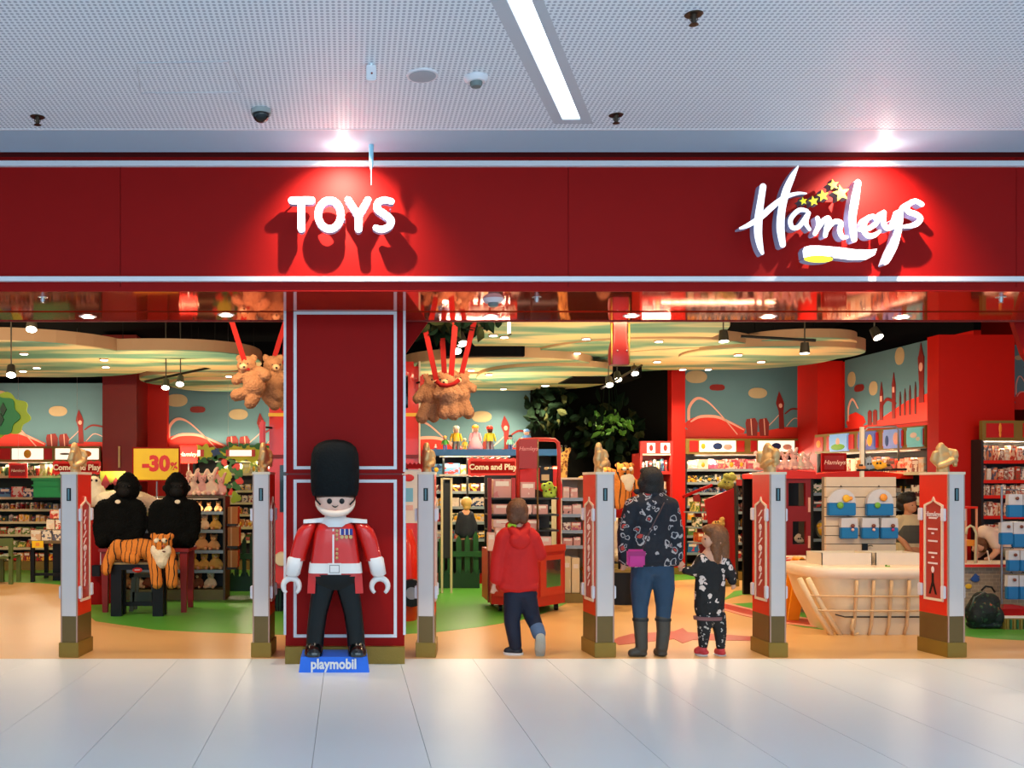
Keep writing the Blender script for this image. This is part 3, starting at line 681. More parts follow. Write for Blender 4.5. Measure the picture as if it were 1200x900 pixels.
# =====================================================================  TOY GUARD STATUE
YS = 7.9
q = lambda x_: X(x_, YS)
zz = lambda y_: Z(y_, YS)
m = lambda n: M(n, YS)
PLR = mat('plastic_red', (206, 26, 18), .28, coat=.3, var=.02); PLW = mat('plastic_white', (232, 226, 224), .35, var=.02)
PLB = mat('plastic_black', (3, 10, 14), .4, var=.03, spec=.3); PLS = mat('plastic_skin', (236, 188, 168), .35, var=.02); FURB = mat('bearskin_black', (3, 10, 14), .8, bump=.4, bscale=60, spec=.2)
SHOE = mat('shoe_black', (8, 12, 12), .08, coat=.5)
gs = thing('toy_guard_statue', 'life-size toy royal guard with tall black bearskin hat in front of the column', 'statue', (q(392), YS, .127))
def L(secs, nm, m_, par=gs, n=28):
    """px sections (cx, y, rx, ry, e[, dy])"""
    s_ = sorted([(q(a[0]), YS+m(a[5] if len(a) > 5 else 0), zz(a[1]), m(a[2]), m(a[3]), a[4]) for a in secs], key=lambda t: t[2])
    return MB().loft(s_, n, m_).build(nm, parent=par)
L([(392.5,581,26,24,2.6),(392.5,574,28,26,2.6),(392.5,560,28.5,27,2.6),(392.5,545,28.5,27,2.6),(392.5,532,27.5,26,2.6),(392.5,524,24.5,23,2.5),(392.5,519,19,18,2.3),(392.5,516,11,10,2.1),(392.5,515,3,3,2)], 'bearskin_hat', FURB)
hd = L([(393,606,8,8,2),(393,603,15,14,2.2),(393,598,20,18,2.4),(393,590,22.5,20,2.6),(393,580,23,21,2.6),(393,572,22,20,2.6)], 'head', PLS)
b = MB()   # hair: strip under the hat
b.loft([(q(393), YS+m(.4), zz(583), m(23.4), m(20.8), 2.6), (q(393), YS+m(0), zz(579), m(24.4), m(22.4), 2.6), (q(393), YS, zz(570), m(24), m(21.8), 2.6)], 28, mat('hair_brown', (70, 40, 24), .6)); b.build('hair', parent=gs)
for ex in (386.5, 400.8): MB().ell((q(ex), YS-m(20.4), zz(587)), (m(3), m(1.2), m(3.2)), BLACK).build('eye', parent=hd)
b = MB(); b.tube([(q(393+3.6*t), YS-m(20.8), zz(593.6-1.8*t*t)) for t in (-1, -.5, 0, .5, 1)], [m(.3), m(.7), m(.9), m(.7), m(.3)], 8, BLACK); b.build('mouth', parent=hd)
b = MB(); st = []
for k in range(17):      # chin strap / beard band, cream
    a = math.pi*k/16; st.append((q(393-22.6*math.cos(a)), YS-m(18.5*math.sin(a)), zz(584+17.5*math.sin(a)**.8)))
b.tube(st, [m(.8)+m(3.0)*math.sin(math.pi*k/16) for k in range(17)], 10, mat('strap_cream', (238, 214, 198), .4, var=.02)); b.build('chin_strap', PLW, gs)
b = MB()
for s_ in (-1, 1): b.tube([(q(393+s_*24), YS-m(9), zz(578)), (q(393+s_*22), YS-m(14), zz(586)), (q(393+s_*17), YS-m(18.6), zz(591))], m(1), 8, BLACK)
b.build('hat_strap', parent=gs)
L([(393,612,12,11,2),(393,607,13,12,2),(393,602,12,11,2)], 'neck', PLW)
b = MB()
b.loft([(q(393), YS, zz(617), m(15), m(16.5), 2.2), (q(393), YS, zz(612), m(19), m(17), 2.2), (q(393), YS, zz(607), m(15), m(14), 2.2)], 28, PLW)
for s_ in (-1, 1): b.prism([(q(393+s_*8), zz(606)), (q(393+s_*37), zz(609)), (q(393+s_*37), zz(613)), (q(393+s_*16), zz(612)), (q(393+s_*8), zz(614))], YS-m(9), YS+m(9), PLW)
b.build('white_collar', parent=gs)
for s_ in (-1, 1): b = MB(); b.add([(q(393+s_*a), YS+m(d), zz(y_)) for y_ in (694, 670) for a, d in (((23.5 if y_ > 680 else 22), -14), ((32.5 if y_ > 680 else 31), -12), ((32.5 if y_ > 680 else 31), 14), ((23.5 if y_ > 680 else 22), 16))], [(0,3,2,1),(4,5,6,7),(0,1,5,4),(1,2,6,5),(2,3,7,6),(3,0,4,7)], PLR); b.build('tunic_skirt', parent=gs)
L([(393,674,31,17,5),(393,660,29,16.5,4),(393,640,26.5,16,3.5),(393,622,24,15.5,3.2),(393,614,21,14,3),(393,611,14,11,2.6)], 'tunic', PLR)
b = MB(); b.loft([(q(393), YS, zz(670.5), m(31.6), m(17.8), 5), (q(393), YS, zz(659), m(30.4), m(17.6), 4)], 28, PLW); b.build('belt', parent=gs)
b = MB(); b.box((q(384.5), YS-m(20), zz(671.5)), (q(400), YS-m(17), zz(658.5)), PLW); b.box((q(386.5), YS-m(20.6), zz(669.5)), (q(398), YS-m(20), zz(660.5)), mat('buckle_line', (120, 116, 116), .4)); b.box((q(387.2), YS-m(21), zz(668.8)), (q(397.3), YS-m(20.6), zz(661.2)), PLW); b.build('buckle', parent=gs)
b = MB()
for k in range(6):
    y0, y1 = 619+k*6.6, 619+(k+1)*6.6; b.box((q(389.8), YS-m(15.4+.35*k), zz(y1)), (q(391.8), YS-m(12), zz(y0)), PLW)
b.build('front_piping', parent=gs)
for y_ in (621.5, 626, 631, 642.5, 647.5, 652.5): MB().ell((q(395), YS-m(15.6+(y_-620)*.05), zz(y_)), (m(1.9), m(1.6), m(1.9)), GOLDH, 10, 6).build('button', parent=gs)
for k, c_ in enumerate((400.8, 406, 411)):
    b = MB(); b.box((q(c_-2.2), YS-m(16.6), zz(626)), (q(c_+2.2), YS-m(14.4), zz(619)), mat('medal_blue', (20, 40, 130), .4)); b.box((q(c_-2.3), YS-m(16.9), zz(626)), (q(c_-1.3), YS-m(16.5), zz(619)), PLW)
    md = b.build('medal_ribbon', parent=gs); MB().cyl((q(c_), YS-m(17), zz(628.4)), (q(c_), YS-m(15), zz(628.4)), m(2.1), m(2.1), 12, GOLDH).build('medal', parent=md)
for s_ in (-1, 1):
    A = lambda x_: 393+s_*(x_-393)+(0 if s_ < 0 else .5)
    L([(A(347.5),657,9.5,10,2.4),(A(350.5),645,10,10.5,2.4),(A(355),630,10.5,11,2.4),(A(359),620,10.2,11,2.3),(A(363),614.5,8,9,2.1),(A(365),612.5,4,5,2)], 'sleeve', PLR)
    L([(A(343),675,6.2,7.5,2.4),(A(342.5),672,9,10,2.8),(A(346),654,9.6,11,2.8),(A(346.5),652,8,9,2.6)], 'cuff', PLW)
    b = MB(); hx, hy = A(341), 687
    b.tube([(q(hx+9.5*math.sin(a)*1), YS-m(2), zz(hy-9.5*math.cos(a))) for a in [R(-142+284*k/16) for k in range(17)]], [m(2.0)+m(1.7)*math.sin(math.pi*k/16) for k in range(17)], 12, PLW)
    b.cyl((q(A(342.5)), YS, zz(679)), (q(A(342.8)), YS, zz(673)), m(4.5), m(5), 14, PLW); b.build('hand', parent=gs)
    L([(A(368.5),757,10.2,11,3),(A(369.5),740,10.5,11.5,3),(A(372),720,11,12,3.2),(A(376),700,12.6,13,3.4),(A(380.5),682,13.6,14,4),(A(381),671,13.2,14.5,4)], 'trouser_leg', PLB)
    b = MB(); b.loft([(q(A(367.5)), YS-m(6), .127, m(10.6), m(17), 2.6), (q(A(367.5)), YS-m(6), .127+m(3), m(11), m(17.5), 2.6), (q(A(367.8)), YS-m(4), .127+m(9), m(10), m(15), 2.4), (q(A(368)), YS-m(0), .127+m(15), m(8.5), m(10.5), 2.3), (q(A(368)), YS+m(1), .127+m(17.5), m(6), m(8), 2.2)], 24, SHOE); b.build('shoe', parent=gs)
L([(393,690,10,14,3),(393,682,24.5,17,4.5),(393,672,25.8,17.6,4.5)], 'trouser_seat', PLB)
sb_ = thing('blue_display_base', 'bright blue wedge base under the toy guard with white lettering', 'base', (q(392), 7.93, 0))
b = MB(); y0, y1 = 7.745, 8.10; a, c_ = X(350, y0), X(433, y0); a2, c2 = X(352.5, y0), X(430.5, y0)
v = [(a, y0, 0), (c_, y0, 0), (c_, y1, 0), (a, y1, 0), (a2, y0+.012, .127), (c2, y0+.012, .127), (c2, y1, .127), (a2, y1, .127)]
b.add(v, [(0,3,2,1),(4,5,6,7),(0,1,5,4),(1,2,6,5),(2,3,7,6),(3,0,4,7)], BLUE); b.build('base_block', parent=sb_)
text('playmobil', .115, PLW, sb_, (X(391, y0), y0+.004, .066), name='brand_lettering', ext=.004, bold=.0035, sx=.86)
# =====================================================================  PEOPLE
SKIN = mat('skin', (214, 158, 128), .55, var=.06, scale=20); HAIRD = mat('hair_black_brown', (20, 12, 9), .6, var=.4, scale=60, bump=.5, bscale=90)
HAIRB = mat('hair_brown_boy', (104, 60, 30), .5, var=.4, scale=60, bump=.5, bscale=90); HAIRG = mat('hair_light_brown', (124, 76, 40), .5, var=.6, scale=50, bump=.5, bscale=80)
def blobs(name, base, scale, dots):
    """cloth with round flowers: dots = list of (threshold, colour) over a cell pattern, largest first"""
    m_, t, b_ = nt(name); co = node(t, 'ShaderNodeTexCoord'); vo = node(t, 'ShaderNodeTexVoronoi', i_Scale=scale, i_Randomness=.8)
    nz = node(t, 'ShaderNodeTexNoise', i_Scale=scale*1.6, i_Detail=1.0); t.links.new(co.outputs['Object'], nz.inputs['Vector'])
    wr = node(t, 'ShaderNodeMix', data_type='VECTOR'); wr.inputs[0].default_value = .045
    t.links.new(co.outputs['Object'], wr.inputs[4]); t.links.new(nz.outputs['Color'], wr.inputs[5]); t.links.new(wr.outputs[1], vo.inputs['Vector'])
    sp = node(t, 'ShaderNodeSeparateColor'); t.links.new(vo.outputs['Color'], sp.inputs[0]); last = None
    cur = base
    for k, (th, colr, keep) in enumerate(dots):
        # size varies per cell; some cells stay empty
        ml = node(t, 'ShaderNodeMath', operation='MULTIPLY', i_1=th); t.links.new(sp.outputs[0], ml.inputs[0])
        a2 = node(t, 'ShaderNodeMath', operation='ADD', i_1=th*.55); t.links.new(ml.outputs[0], a2.inputs[0])
        lt = node(t, 'ShaderNodeMath', operation='LESS_THAN'); t.links.new(vo.outputs['Distance'], lt.inputs[0]); t.links.new(a2.outputs[0], lt.inputs[1])
        kp = node(t, 'ShaderNodeMath', operation='GREATER_THAN', i_1=keep); t.links.new(sp.outputs[1], kp.inputs[0])
        mm = node(t, 'ShaderNodeMath', operation='MULTIPLY'); t.links.new(lt.outputs[0], mm.inputs[0]); t.links.new(kp.outputs[0], mm.inputs[1])
        mx = node(t, 'ShaderNodeMix', data_type='RGBA'); t.links.new(mm.outputs[0], mx.inputs[0])
        if last: t.links.new(last.outputs[2], mx.inputs[6])
        else: mx.inputs[6].default_value = rgb(base)
        mx.inputs[7].default_value = rgb(colr); last = mx
    t.links.new(last.outputs[2], b_.inputs['Base Color']); b_.inputs['Roughness'].default_value = .75
    n2 = node(t, 'ShaderNodeTexNoise', i_Scale=11.0, i_Detail=2.0); t.links.new(co.outputs['Object'], n2.inputs['Vector'])
    bp = node(t, 'ShaderNodeBump', i_Strength=.6, i_Distance=.04); t.links.new(n2.outputs['Fac'], bp.inputs['Height']); t.links.new(bp.outputs[0], b_.inputs['Normal'])
    return m_
JACKET = blobs('navy_flower_jacket', (12, 18, 32), 13.5, [(.36, (176, 168, 168), .12), (.27, (16, 22, 38), .12), (.2, (180, 60, 54), .45)])
GIRLM = blobs('black_flower_top', (16, 14, 16), 16, [(.34, (226, 206, 196), .32), (.1, (120, 90, 80), .35)])
GIRLL = blobs('black_leggings', (20, 20, 24), 34, [(.3, (190, 184, 178), .5)])
JEANS = mat('jeans', (34, 62, 88), .75, var=.25, scale=9, bump=.4, bscale=14); JEAND = mat('dark_jeans', (12, 22, 46), .75, var=.3, scale=9, bump=.4, bscale=14)
BOOT = mat('grey_boot', (66, 60, 52), .5, var=.2, bump=.3); REDH = mat('red_hoodie', (206, 20, 12), .75, var=.1, bump=.7, bscale=9)
def fingers(B, x_, y_, ang, s=1, d=0):
    """five short fingers from a palm at (x_, y_) pointing along ang (degrees, 0 = down)"""
    for k, (o_, l_) in enumerate(((-2.1, 4.2), (-.7, 5.0), (.7, 5.0), (2.1, 4.3))):
        a = R(ang+o_*5); ca, sa = math.cos(R(ang)), math.sin(R(ang)); bx, by = x_+o_*ca*s, y_-o_*sa*s
        B.c((bx, by, .95*s, d), (bx+math.sin(a)*l_*.6*s, by+math.cos(a)*l_*.6*s, .9*s, d), (bx+math.sin(a)*l_*s, by+math.cos(a)*l_*s, .75*s, d+1.4*s))
    ca, sa = math.cos(R(ang)), math.sin(R(ang)); bx, by = x_+3*ca*s, y_-3*sa*s-1.5*s
    B.c((bx, by, 1.2*s, d), (bx+2.2*s, by+3*s, 1*s, d-1*s))
# woman, seen from behind
YW = 8.48
wm = thing('person', 'woman from behind in a navy flowered jacket, blue jeans and grey boots', 'person', (X(763, YW), YW, 0))
B = BL(YW); B.e(764, 561, 9.2, 12.6, 11); B.e(763.5, 568, 6.5, 8, 9, d=2)
B.e(772.8, 563, 1.6, 3.2, 2.2); B.e(754.8, 563, 1.6, 3.2, 2.2); B.e(760.5, 563, 1.8, 2.2, 2, d=11)
B.c((764, 572, 6), (764, 584, 6.5)); B.c((751, 590, 9), (777, 590, 9), sd=.8); B.c((764, 596, 18), (764, 625, 15), (764, 655, 18), sd=.65)
B.c((744, 592, 6.5), (735, 622, 5.5, 0), (732, 655, 4, 4)); B.e(731.5, 661, 3.2, 4.6, 2, d=4); fingers(B, 731.5, 664, -4, d=4)
B.c((785, 592, 6.5), (791, 624, 5.5), (794, 652, 4, 0)); B.e(796, 658, 3.2, 4.6, 2.2); fingers(B, 797, 661, 12)
B.c((755, 668, 11), (751, 700, 8), (750, 730, 6), (751, 758, 4), (748, 765, 3)); B.c((774, 668, 11), (777, 700, 8), (777, 730, 6), (775, 760, 4), (774, 765, 3.4, 6))
body = B.build('body', SKIN, wm, .009, 2)
B = BL(YW); B.e(763, 560, 13.2, 13.8, 13, d=-1.5); B.c((755, 566, 8), (755.5, 576, 5.5), (758, 584, 3), sd=.9); B.c((769, 566, 9), (771, 578, 6.5), (770, 586, 3), sd=.9); B.e(763, 571, 12, 12, 8, d=-4); B.e(758, 552, 8, 5, 6); B.build('hair', HAIRD, wm, .008, 2)
B = BL(YW); B.c((744, 590, 8.5), (782, 590, 8.5), sd=.95); B.c((764, 598, 25), (764, 622, 23), (763, 650, 28), sd=.62); B.c((742, 650, 11), (786, 650, 11), sd=1.1); B.c((764, 578, 9.5), (764, 588, 14), sd=.8)
B.c((742, 593, 10.5), (733, 625, 10), (733, 654, 8.6)); B.c((785, 593, 10.5), (791, 624, 10), (792, 652, 8.6))
B.c((737, 659, 5), (764, 661, 6), (790, 659, 5), sd=2.6); B.build('flowered_jacket', JACKET, wm, .011, 2)
B = BL(YW); B.c((748, 576, 3.5, 6), (764, 579, 4, -8), (780, 576, 3.5, 6)); B.build('jacket_collar', JACKET, wm, .007, 2)
B = BL(YW); B.c((754, 668, 14.5), (751, 690, 12.4), (750, 710, 9.4), (750.5, 728, 8)); B.c((775, 668, 14.5), (778, 690, 12.4), (778, 710, 9.4), (777, 728, 8)); B.e(764, 666, 25, 13, 16); B.build('jeans', JEANS, wm, .01, 2)
for (ax, bx, fx, lift) in ((750.5, 752, 741, 0), (777, 775.5, 774, 0)):
    B = BL(YW); B.c((ax, 724, 8.6), (ax+.5, 740, 7.8), (bx, 759, 7)); B.c((bx, 763, 6), (fx, 765.5, 5.2, 0 if fx < 750 else 10)); B.e(bx, 766, 6.4, 3.4, 6)
    bt = B.build('boot', BOOT, wm, .008, 2)
    b = MB(); b.cyl((X(ax, YW), YW, Z(727.5, YW)), (X(ax, YW), YW, Z(724.5, YW)), M(9.3, YW), M(9.3, YW), 16, mat('boot_cuff', (34, 32, 30), .6)); b.build('boot_cuff', parent=bt)
b = MB(); b.box((-.075, -.03, -.075), (.075, .03, .075), mat('magenta_bag', (196, 40, 130), .5)); 
bgp = thing('shoulder_bag', 'small magenta shoulder bag hanging at the woman\'s left hip', 'bag', P(745, 654, YW-.32)); b.build('pouch', parent=bgp, world=False, bevel=.015)
MB().tube([P(752, 645, YW-.26), P(762, 622, YW-.25), P(776, 594, YW-.17), P(781, 583, YW)], .005, 6, mat('thin_strap', (60, 40, 50), .5)).build('strap', parent=bgp)
MB().box((-.077, -.032, .02), (.077, -.028, .06), mat('magenta_flap', (160, 26, 104), .5)).build('flap', parent=bgp, world=False)
# girl
YG = 8.52
gl = thing('person', 'small girl in a black flowered jacket and leggings, looking left', 'person', (X(835, YG), YG, 0))
B = BL(YG); B.e(837, 631, 10.5, 13, 11); B.e(829, 634, 6.5, 8, 8); B.e(824.2, 634.5, 1.8, 1.8, 1.6); B.e(826, 639.5, 1.8, 1.1, 2); B.e(840, 635, 1.4, 2.6, 2, d=-10); B.c((837, 640, 5), (837, 650, 5)); B.c((835, 655, 14), (833, 705, 14), sd=.7)
B.c((823, 657, 4.5), (815, 667, 4), (803, 668, 3)); B.e(800.5, 667.5, 3, 2.4, 2); fingers(B, 799.5, 667, -80, .8)
B.c((848, 657, 4.5), (855, 672, 4), (858, 682, 3)); B.e(859, 686, 2.4, 2.8, 2); fingers(B, 859, 687, 5, .75)
B.c((828, 715, 7), (825, 740, 5), (824, 757, 3.6), (822, 763, 3)); B.c((842, 715, 7), (844, 740, 5), (844, 757, 3.6), (845, 764, 3)); B.build('body', SKIN, gl, .008, 2)
for ex in (-2.2,): MB().ell(P(826.2, 631.5, YG-.045), (.006, .008, .009), BLACK, 8, 6).build('eye', parent=gl)
B = BL(YG); B.e(840, 629, 13.6, 15, 13, d=0); B.c((845, 636, 9.5), (846, 652, 8.5), (848, 662, 5), sd=.85); B.c((836, 640, 6, -6), (837, 654, 5, -7), (838, 662, 2, -7)); B.e(833, 620, 10, 6, 9); B.build('hair', HAIRG, gl, .007, 2)
B = BL(YG); B.c((836, 646, 7), (835, 655, 11), sd=.9); B.c((824, 657, 9), (845, 657, 9), sd=.9); B.c((833, 664, 17), (832, 690, 18), (831, 712, 17.5), sd=.62); B.c((822, 658, 7.5), (815, 669, 7), (803, 668.5, 4.6)); B.c((848, 658, 7.5), (856, 672, 6.6), (858, 681, 5)); B.build('flowered_jacket', GIRLM, gl, .009, 2)
b = MB(); b.loft([(X(831, YG), YG, Z(726, YG), M(17.8, YG), M(11, YG), 2.2), (X(831, YG), YG, Z(722, YG), M(18.2, YG), M(11.4, YG), 2.2)], 24, mat('rose_hem', (130, 84, 84), .7)); b.build('jacket_hem', parent=gl)
B = BL(YG); B.e(832, 724, 15.5, 8, 10); B.c((826, 722, 9.4), (825, 740, 7.4), (824, 756, 5.2)); B.c((841, 722, 9.4), (844, 740, 7.4), (844.5, 757, 5.2)); B.build('leggings', GIRLL, gl, .008, 2)
PINK = mat('pink_shoe', (214, 62, 66), .5)
for (ax, ay, fx, fy, d) in ((824, 759, 819, 763.5, 0), (845, 761.5, 844, 764.5, 3)):
    B = BL(YG); B.c((ax, ay, 4.6), (fx, fy, 4.4, d+4)); B.e(ax+1, fy+.5, 5.4, 3.4, 7, d=d); sh = B.build('shoe', PINK, gl, .007, 2)
    MB().loft([(X((ax+fx)/2+.5, YG), YG+M(d+1, YG), Z(fy+4.4, YG), M(6.6, YG), M(9, YG), 2.3), (X((ax+fx)/2+.5, YG), YG+M(d+1, YG), Z(fy+2.8, YG), M(6.8, YG), M(9.2, YG), 2.3)], 18, PLW).build('sole', parent=sh)
# boy
YY = 8.58
by = thing('person', 'boy from behind in a red hooded top and dark jeans, one heel raised', 'person', (X(608, YY), YY, 0))
B = BL(YY); B.e(608, 601, 10.8, 13, 12); B.e(613, 604, 7, 8, 8, d=4); B.e(619.8, 604, 1.6, 1.8, 2, d=7); B.e(615.5, 603.5, 1.5, 3, 2.4, d=-7); B.c((607, 610, 5.2), (607, 620, 5.8)); B.c((594, 627, 8), (620, 627, 8), sd=.8); B.c((607, 632, 16), (607, 690, 16), sd=.7)
B.c((592, 629, 6), (584, 655, 5), (579, 682, 3.6, -4)); B.e(577.5, 688.5, 3, 4, 2.2, d=-5); fingers(B, 577, 690.5, -12, .95, -5)
B.c((622, 629, 6), (633, 650, 5, 3), (628, 652, 4, 14)); B.e(624, 650, 3, 3, 2.6, d=18); fingers(B, 623, 651, -30, .8, 20)
B.c((601, 700, 9), (600, 728, 6.5), (603, 755, 4.6), (603, 763, 3.6)); B.c((618, 700, 9), (624, 722, 6.5, 4), (629, 740, 4.6, -8), (630, 750, 3.8, -14)); B.build('body', SKIN, by, .009, 2)
B = BL(YY); B.e(606, 598, 13, 13.6, 13.2, d=-1); B.e(602, 606, 8.6, 9, 8, d=-5); B.e(612, 606, 6, 8, 6, d=-7); B.e(607, 589, 9, 5.5, 9); B.build('hair', HAIRB, by, .007, 2)
B = BL(YY); B.c((594, 628, 10.5), (620, 628, 10.5), sd=.9); B.c((607, 636, 21), (607, 660, 23), (607, 676, 25), sd=.62); B.c((590, 631, 9.6), (584, 656, 9), (581, 678, 7.6, -3)); B.c((624, 631, 9.6), (633, 650, 8.4, 3), (628, 652, 7, 12)); B.c((589, 687, 6), (607, 689, 7), (625, 687, 6), sd=2.2)
B.build('red_hooded_top', REDH, by, .01, 2)
B = BL(YY); B.c((597, 616, 4.5, 3), (600, 622, 5.6, -8), (607, 629, 7, -12), (614, 622, 5.6, -8), (618, 616, 4.5, 3)); B.e(607, 633, 12.5, 10, 6, d=-13); B.build('hood', REDH, by, .008, 2)
B = BL(YY); B.c((596, 616, 2.6, -6), (599, 612, 2.6, -4), (602, 616, 2.2, -7)); B.build('green_neck_scarf', mat('lime_cloth', (170, 200, 40), .8), by, .006, 1)
B = BL(YY); B.e(610, 696, 20, 9, 13); B.c((602, 698, 12), (600, 728, 9.6), (604, 757, 7.4)); B.c((617, 698, 12), (624, 722, 9.6, 4), (629, 738, 7.6, -8)); B.build('dark_jeans', JEAND, by, .009, 2)
b = BL(YY); b.c((628, 735, 8.4, -6), (629.5, 741, 8.2, -9)); b.build('turned_up_cuff', mat('worn_denim', (84, 104, 134), .8, var=.2, bump=.3), by, .007, 2)
SB = mat('shoe_navy', (14, 18, 30), .5)
B = BL(YY); B.c((604, 761, 5.6), (595, 763.4, 4.4, 2)); B.e(606, 762.5, 6.6, 5, 7); s1 = B.build('shoe', SB, by, .007, 2)
b = MB(); b.loft([(X(601.5, YY), YY, .0, M(11.6, YY), M(8, YY), 2.4), (X(601.5, YY), YY, .018, M(11.8, YY), M(8.2, YY), 2.4)], 20, PLW); b.build('sole', parent=s1)
B = BL(YY); B.c((630, 746, 5.4, -12), (631, 759, 5.8, -7), sd=1); s2 = B.build('shoe', SB, by, .007, 2)
b = BL(YY); b.c((630, 745, 5.8, -17), (630.6, 757, 6.6, -12), (631, 763.5, 6, -9), sd=.45); b.build('pale_sole', mat('grey_sole', (176, 172, 160), .7, bump=.6, bscale=120), s2, .006, 2)
# blond child far inside
YK = 14.2
ch = thing('person', 'small blond child in a navy coat standing behind the picket fence', 'person', (X(546, YK), YK, 0))
B = BL(YK); B.e(547, 590, 5.4, 6.4, 6); B.c((547, 596, 2.6), (547, 600, 3)); B.c((546, 604, 7), (546, 630, 7), sd=.7); B.c((540, 604, 2.6), (537, 616, 2.4), (535, 626, 2)); B.e(535, 629, 1.5, 2, 1.2); fingers(B, 535, 630, 0, .4); B.c((552, 604, 2.6), (556, 616, 2.4), (557, 626, 2)); B.e(557, 629, 1.5, 2, 1.2); fingers(B, 557, 630, 0, .4)
B.c((543, 634, 4), (543, 660, 3), (543, 683, 2.4)); B.c((550, 634, 4), (550, 660, 3), (550, 683, 2.4)); B.build('body', SKIN, ch, .013, 1)
B = BL(YK); B.e(546.5, 588.6, 6.4, 6.4, 6.6, d=-.8); B.e(547, 594, 4.6, 4, 4, d=-2); B.build('hair', mat('hair_blond', (206, 172, 104), .6, var=.2), ch, .012, 1)
B = BL(YK); B.c((541, 604, 5), (551, 604, 5), sd=.9); B.c((546, 609, 9), (546, 624, 9.6), sd=.7); B.c((540, 605, 4), (537, 616, 3.8), (536, 624, 3.2)); B.c((552, 605, 4), (556, 616, 3.8), (556.5, 624, 3.2)); B.build('navy_coat', mat('navy_coat', (14, 26, 48), .7, bump=.3), ch, .013, 1)
B = BL(YK); B.e(546.5, 634, 8, 5, 5); B.c((543, 636, 4.8), (543, 682, 3.4)); B.c((550, 636, 4.8), (550, 682, 3.4)); B.build('trousers', mat('olive_trousers', (46, 48, 30), .8), ch, .013, 1)
B = BL(YK); B.c((543, 684.5, 2.8), (543, 685, 2.8, 5)); B.c((550, 684.5, 2.8), (550, 685, 2.8, 5)); B.build('shoes', BLACK, ch, .013, 1)
# shop assistant behind the counter at the right
YA = 12.15
sa = thing('person', 'dark-haired shop assistant in a beige shirt with a grey band, looking down', 'person', (X(1064, YA), YA, 0))
B = BL(YA); B.e(1065, 590, 8, 9.5, 8); B.e(1066, 595, 5.5, 6, 5, d=-4); B.e(1067, 593.5, 1.4, 2, 1.6, d=-9); B.e(1067, 598, 2, .8, 1, d=-8); B.e(1057.4, 591, 1.2, 2.4, 1.5); B.c((1064, 598, 4), (1064, 606, 4.5)); B.c((1054, 610, 6), (1076, 609, 6), sd=.8); B.c((1066, 616, 14), (1066, 645, 13), sd=.65); B.c((1066, 650, 14), (1066, 690, 12))
B.c((1053, 610, 5), (1052, 626, 4), (1058, 643, 3, -12)); B.e(1060, 646, 2.6, 2.6, 2, d=-14); fingers(B, 1060.5, 647, 15, .8, -14); B.c((1078, 610, 5), (1082, 628, 4), (1078, 644, 3, -12)); B.e(1077, 647, 2.4, 2.6, 2, d=-14); fingers(B, 1077, 648, -10, .8, -14)
B.c((1060, 690, 7), (1060, 712, 4)); B.c((1072, 690, 7), (1072, 712, 4)); B.build('body', mat('skin_tan', (186, 126, 92), .55), sa, .01, 2)
B = BL(YA); B.e(1063, 584.5, 10, 8, 10, d=1); B.e(1061, 591, 8.6, 8, 7, d=4); B.e(1066, 579, 6, 3.4, 6); B.build('hair', HAIRD, sa, .01, 1)
for ex in (1064.3, 1069.4): MB().ell((X(ex, YA), YA-M(8.2, YA), Z(592, YA)), (.009, .006, .006), BLACK, 8, 6).build('eye', parent=sa)
SH = mat('beige_shirt', (196, 176, 140), .8, bump=.3)
B = BL(YA); B.c((1054, 611, 7.4), (1077, 610, 7.4), sd=.85); B.c((1066, 618, 16.5), (1066, 644, 15), sd=.66); B.c((1053, 611, 6.6), (1051.5, 619, 6)); B.c((1079, 611, 6.6), (1083, 620, 6)); B.build('shirt', SH, sa, .01, 2)
B = BL(YA); B.c((1066, 621, 17), (1066, 630, 16.6), sd=.67); me = B.build('shirt_band', mat('grey_band', (70, 68, 62), .8), sa, .01, 2)
B = BL(YA); B.c((1066, 650, 15.5), (1066, 690, 13), sd=.7); B.c((1060, 690, 7.6), (1060, 716, 5)); B.c((1072, 690, 7.6), (1072, 716, 5)); B.build('black_trousers', BLACK, sa, .012, 1)
# customer bending over at the right edge
YV = 11.68
cv = thing('person', 'person in a white shirt bending low over the counter at the right edge', 'person', (X(1172, YV), YV, 0))
B = BL(YV); B.e(1147, 640, 6.5, 7, 7); B.e(1143, 644, 3.6, 4, 4); B.e(1141, 645, 1.4, 1.4, 1.4); B.e(1148, 641, 1.2, 2, 1, d=-6); B.c((1150, 634, 4), (1156, 628, 5)); B.c((1156, 626, 8), (1170, 634, 11), (1190, 645, 12), sd=1.1); B.c((1156, 630, 4.4, -8), (1160, 645, 3.6, -12), (1152, 652, 3, -14)); B.e(1149, 653, 2.4, 2, 2, d=-14); fingers(B, 1148, 653, -60, .8, -14)
B.c((1156, 630, 4.4, 8), (1158, 646, 3.6, 8), (1150, 652, 3, 6)); B.c((1192, 650, 10, -4), (1190, 680, 7, -4), (1190, 712, 4.5, -4)); B.c((1194, 650, 10, 6), (1196, 680, 7, 6), (1196, 712, 4.5, 6)); B.build('body', SKIN, cv, .011, 2)
B = BL(YV); B.e(1149, 636.5, 7.6, 7, 8); B.e(1151, 641, 5, 6.5, 7.4); B.build('hair', HAIRB, cv, .01, 1)
B = BL(YV); B.c((1154, 624, 8.6), (1170, 632, 13), (1190, 644, 14), sd=1.1); B.c((1156, 628, 6.4, -8), (1159, 638, 5.6, -11)); B.c((1156, 628, 6.4, 8), (1158, 638, 5.6, 8)); B.build('white_shirt', mat('white_shirt', (226, 200, 186), .8, bump=.4, bscale=10), cv, .011, 2)
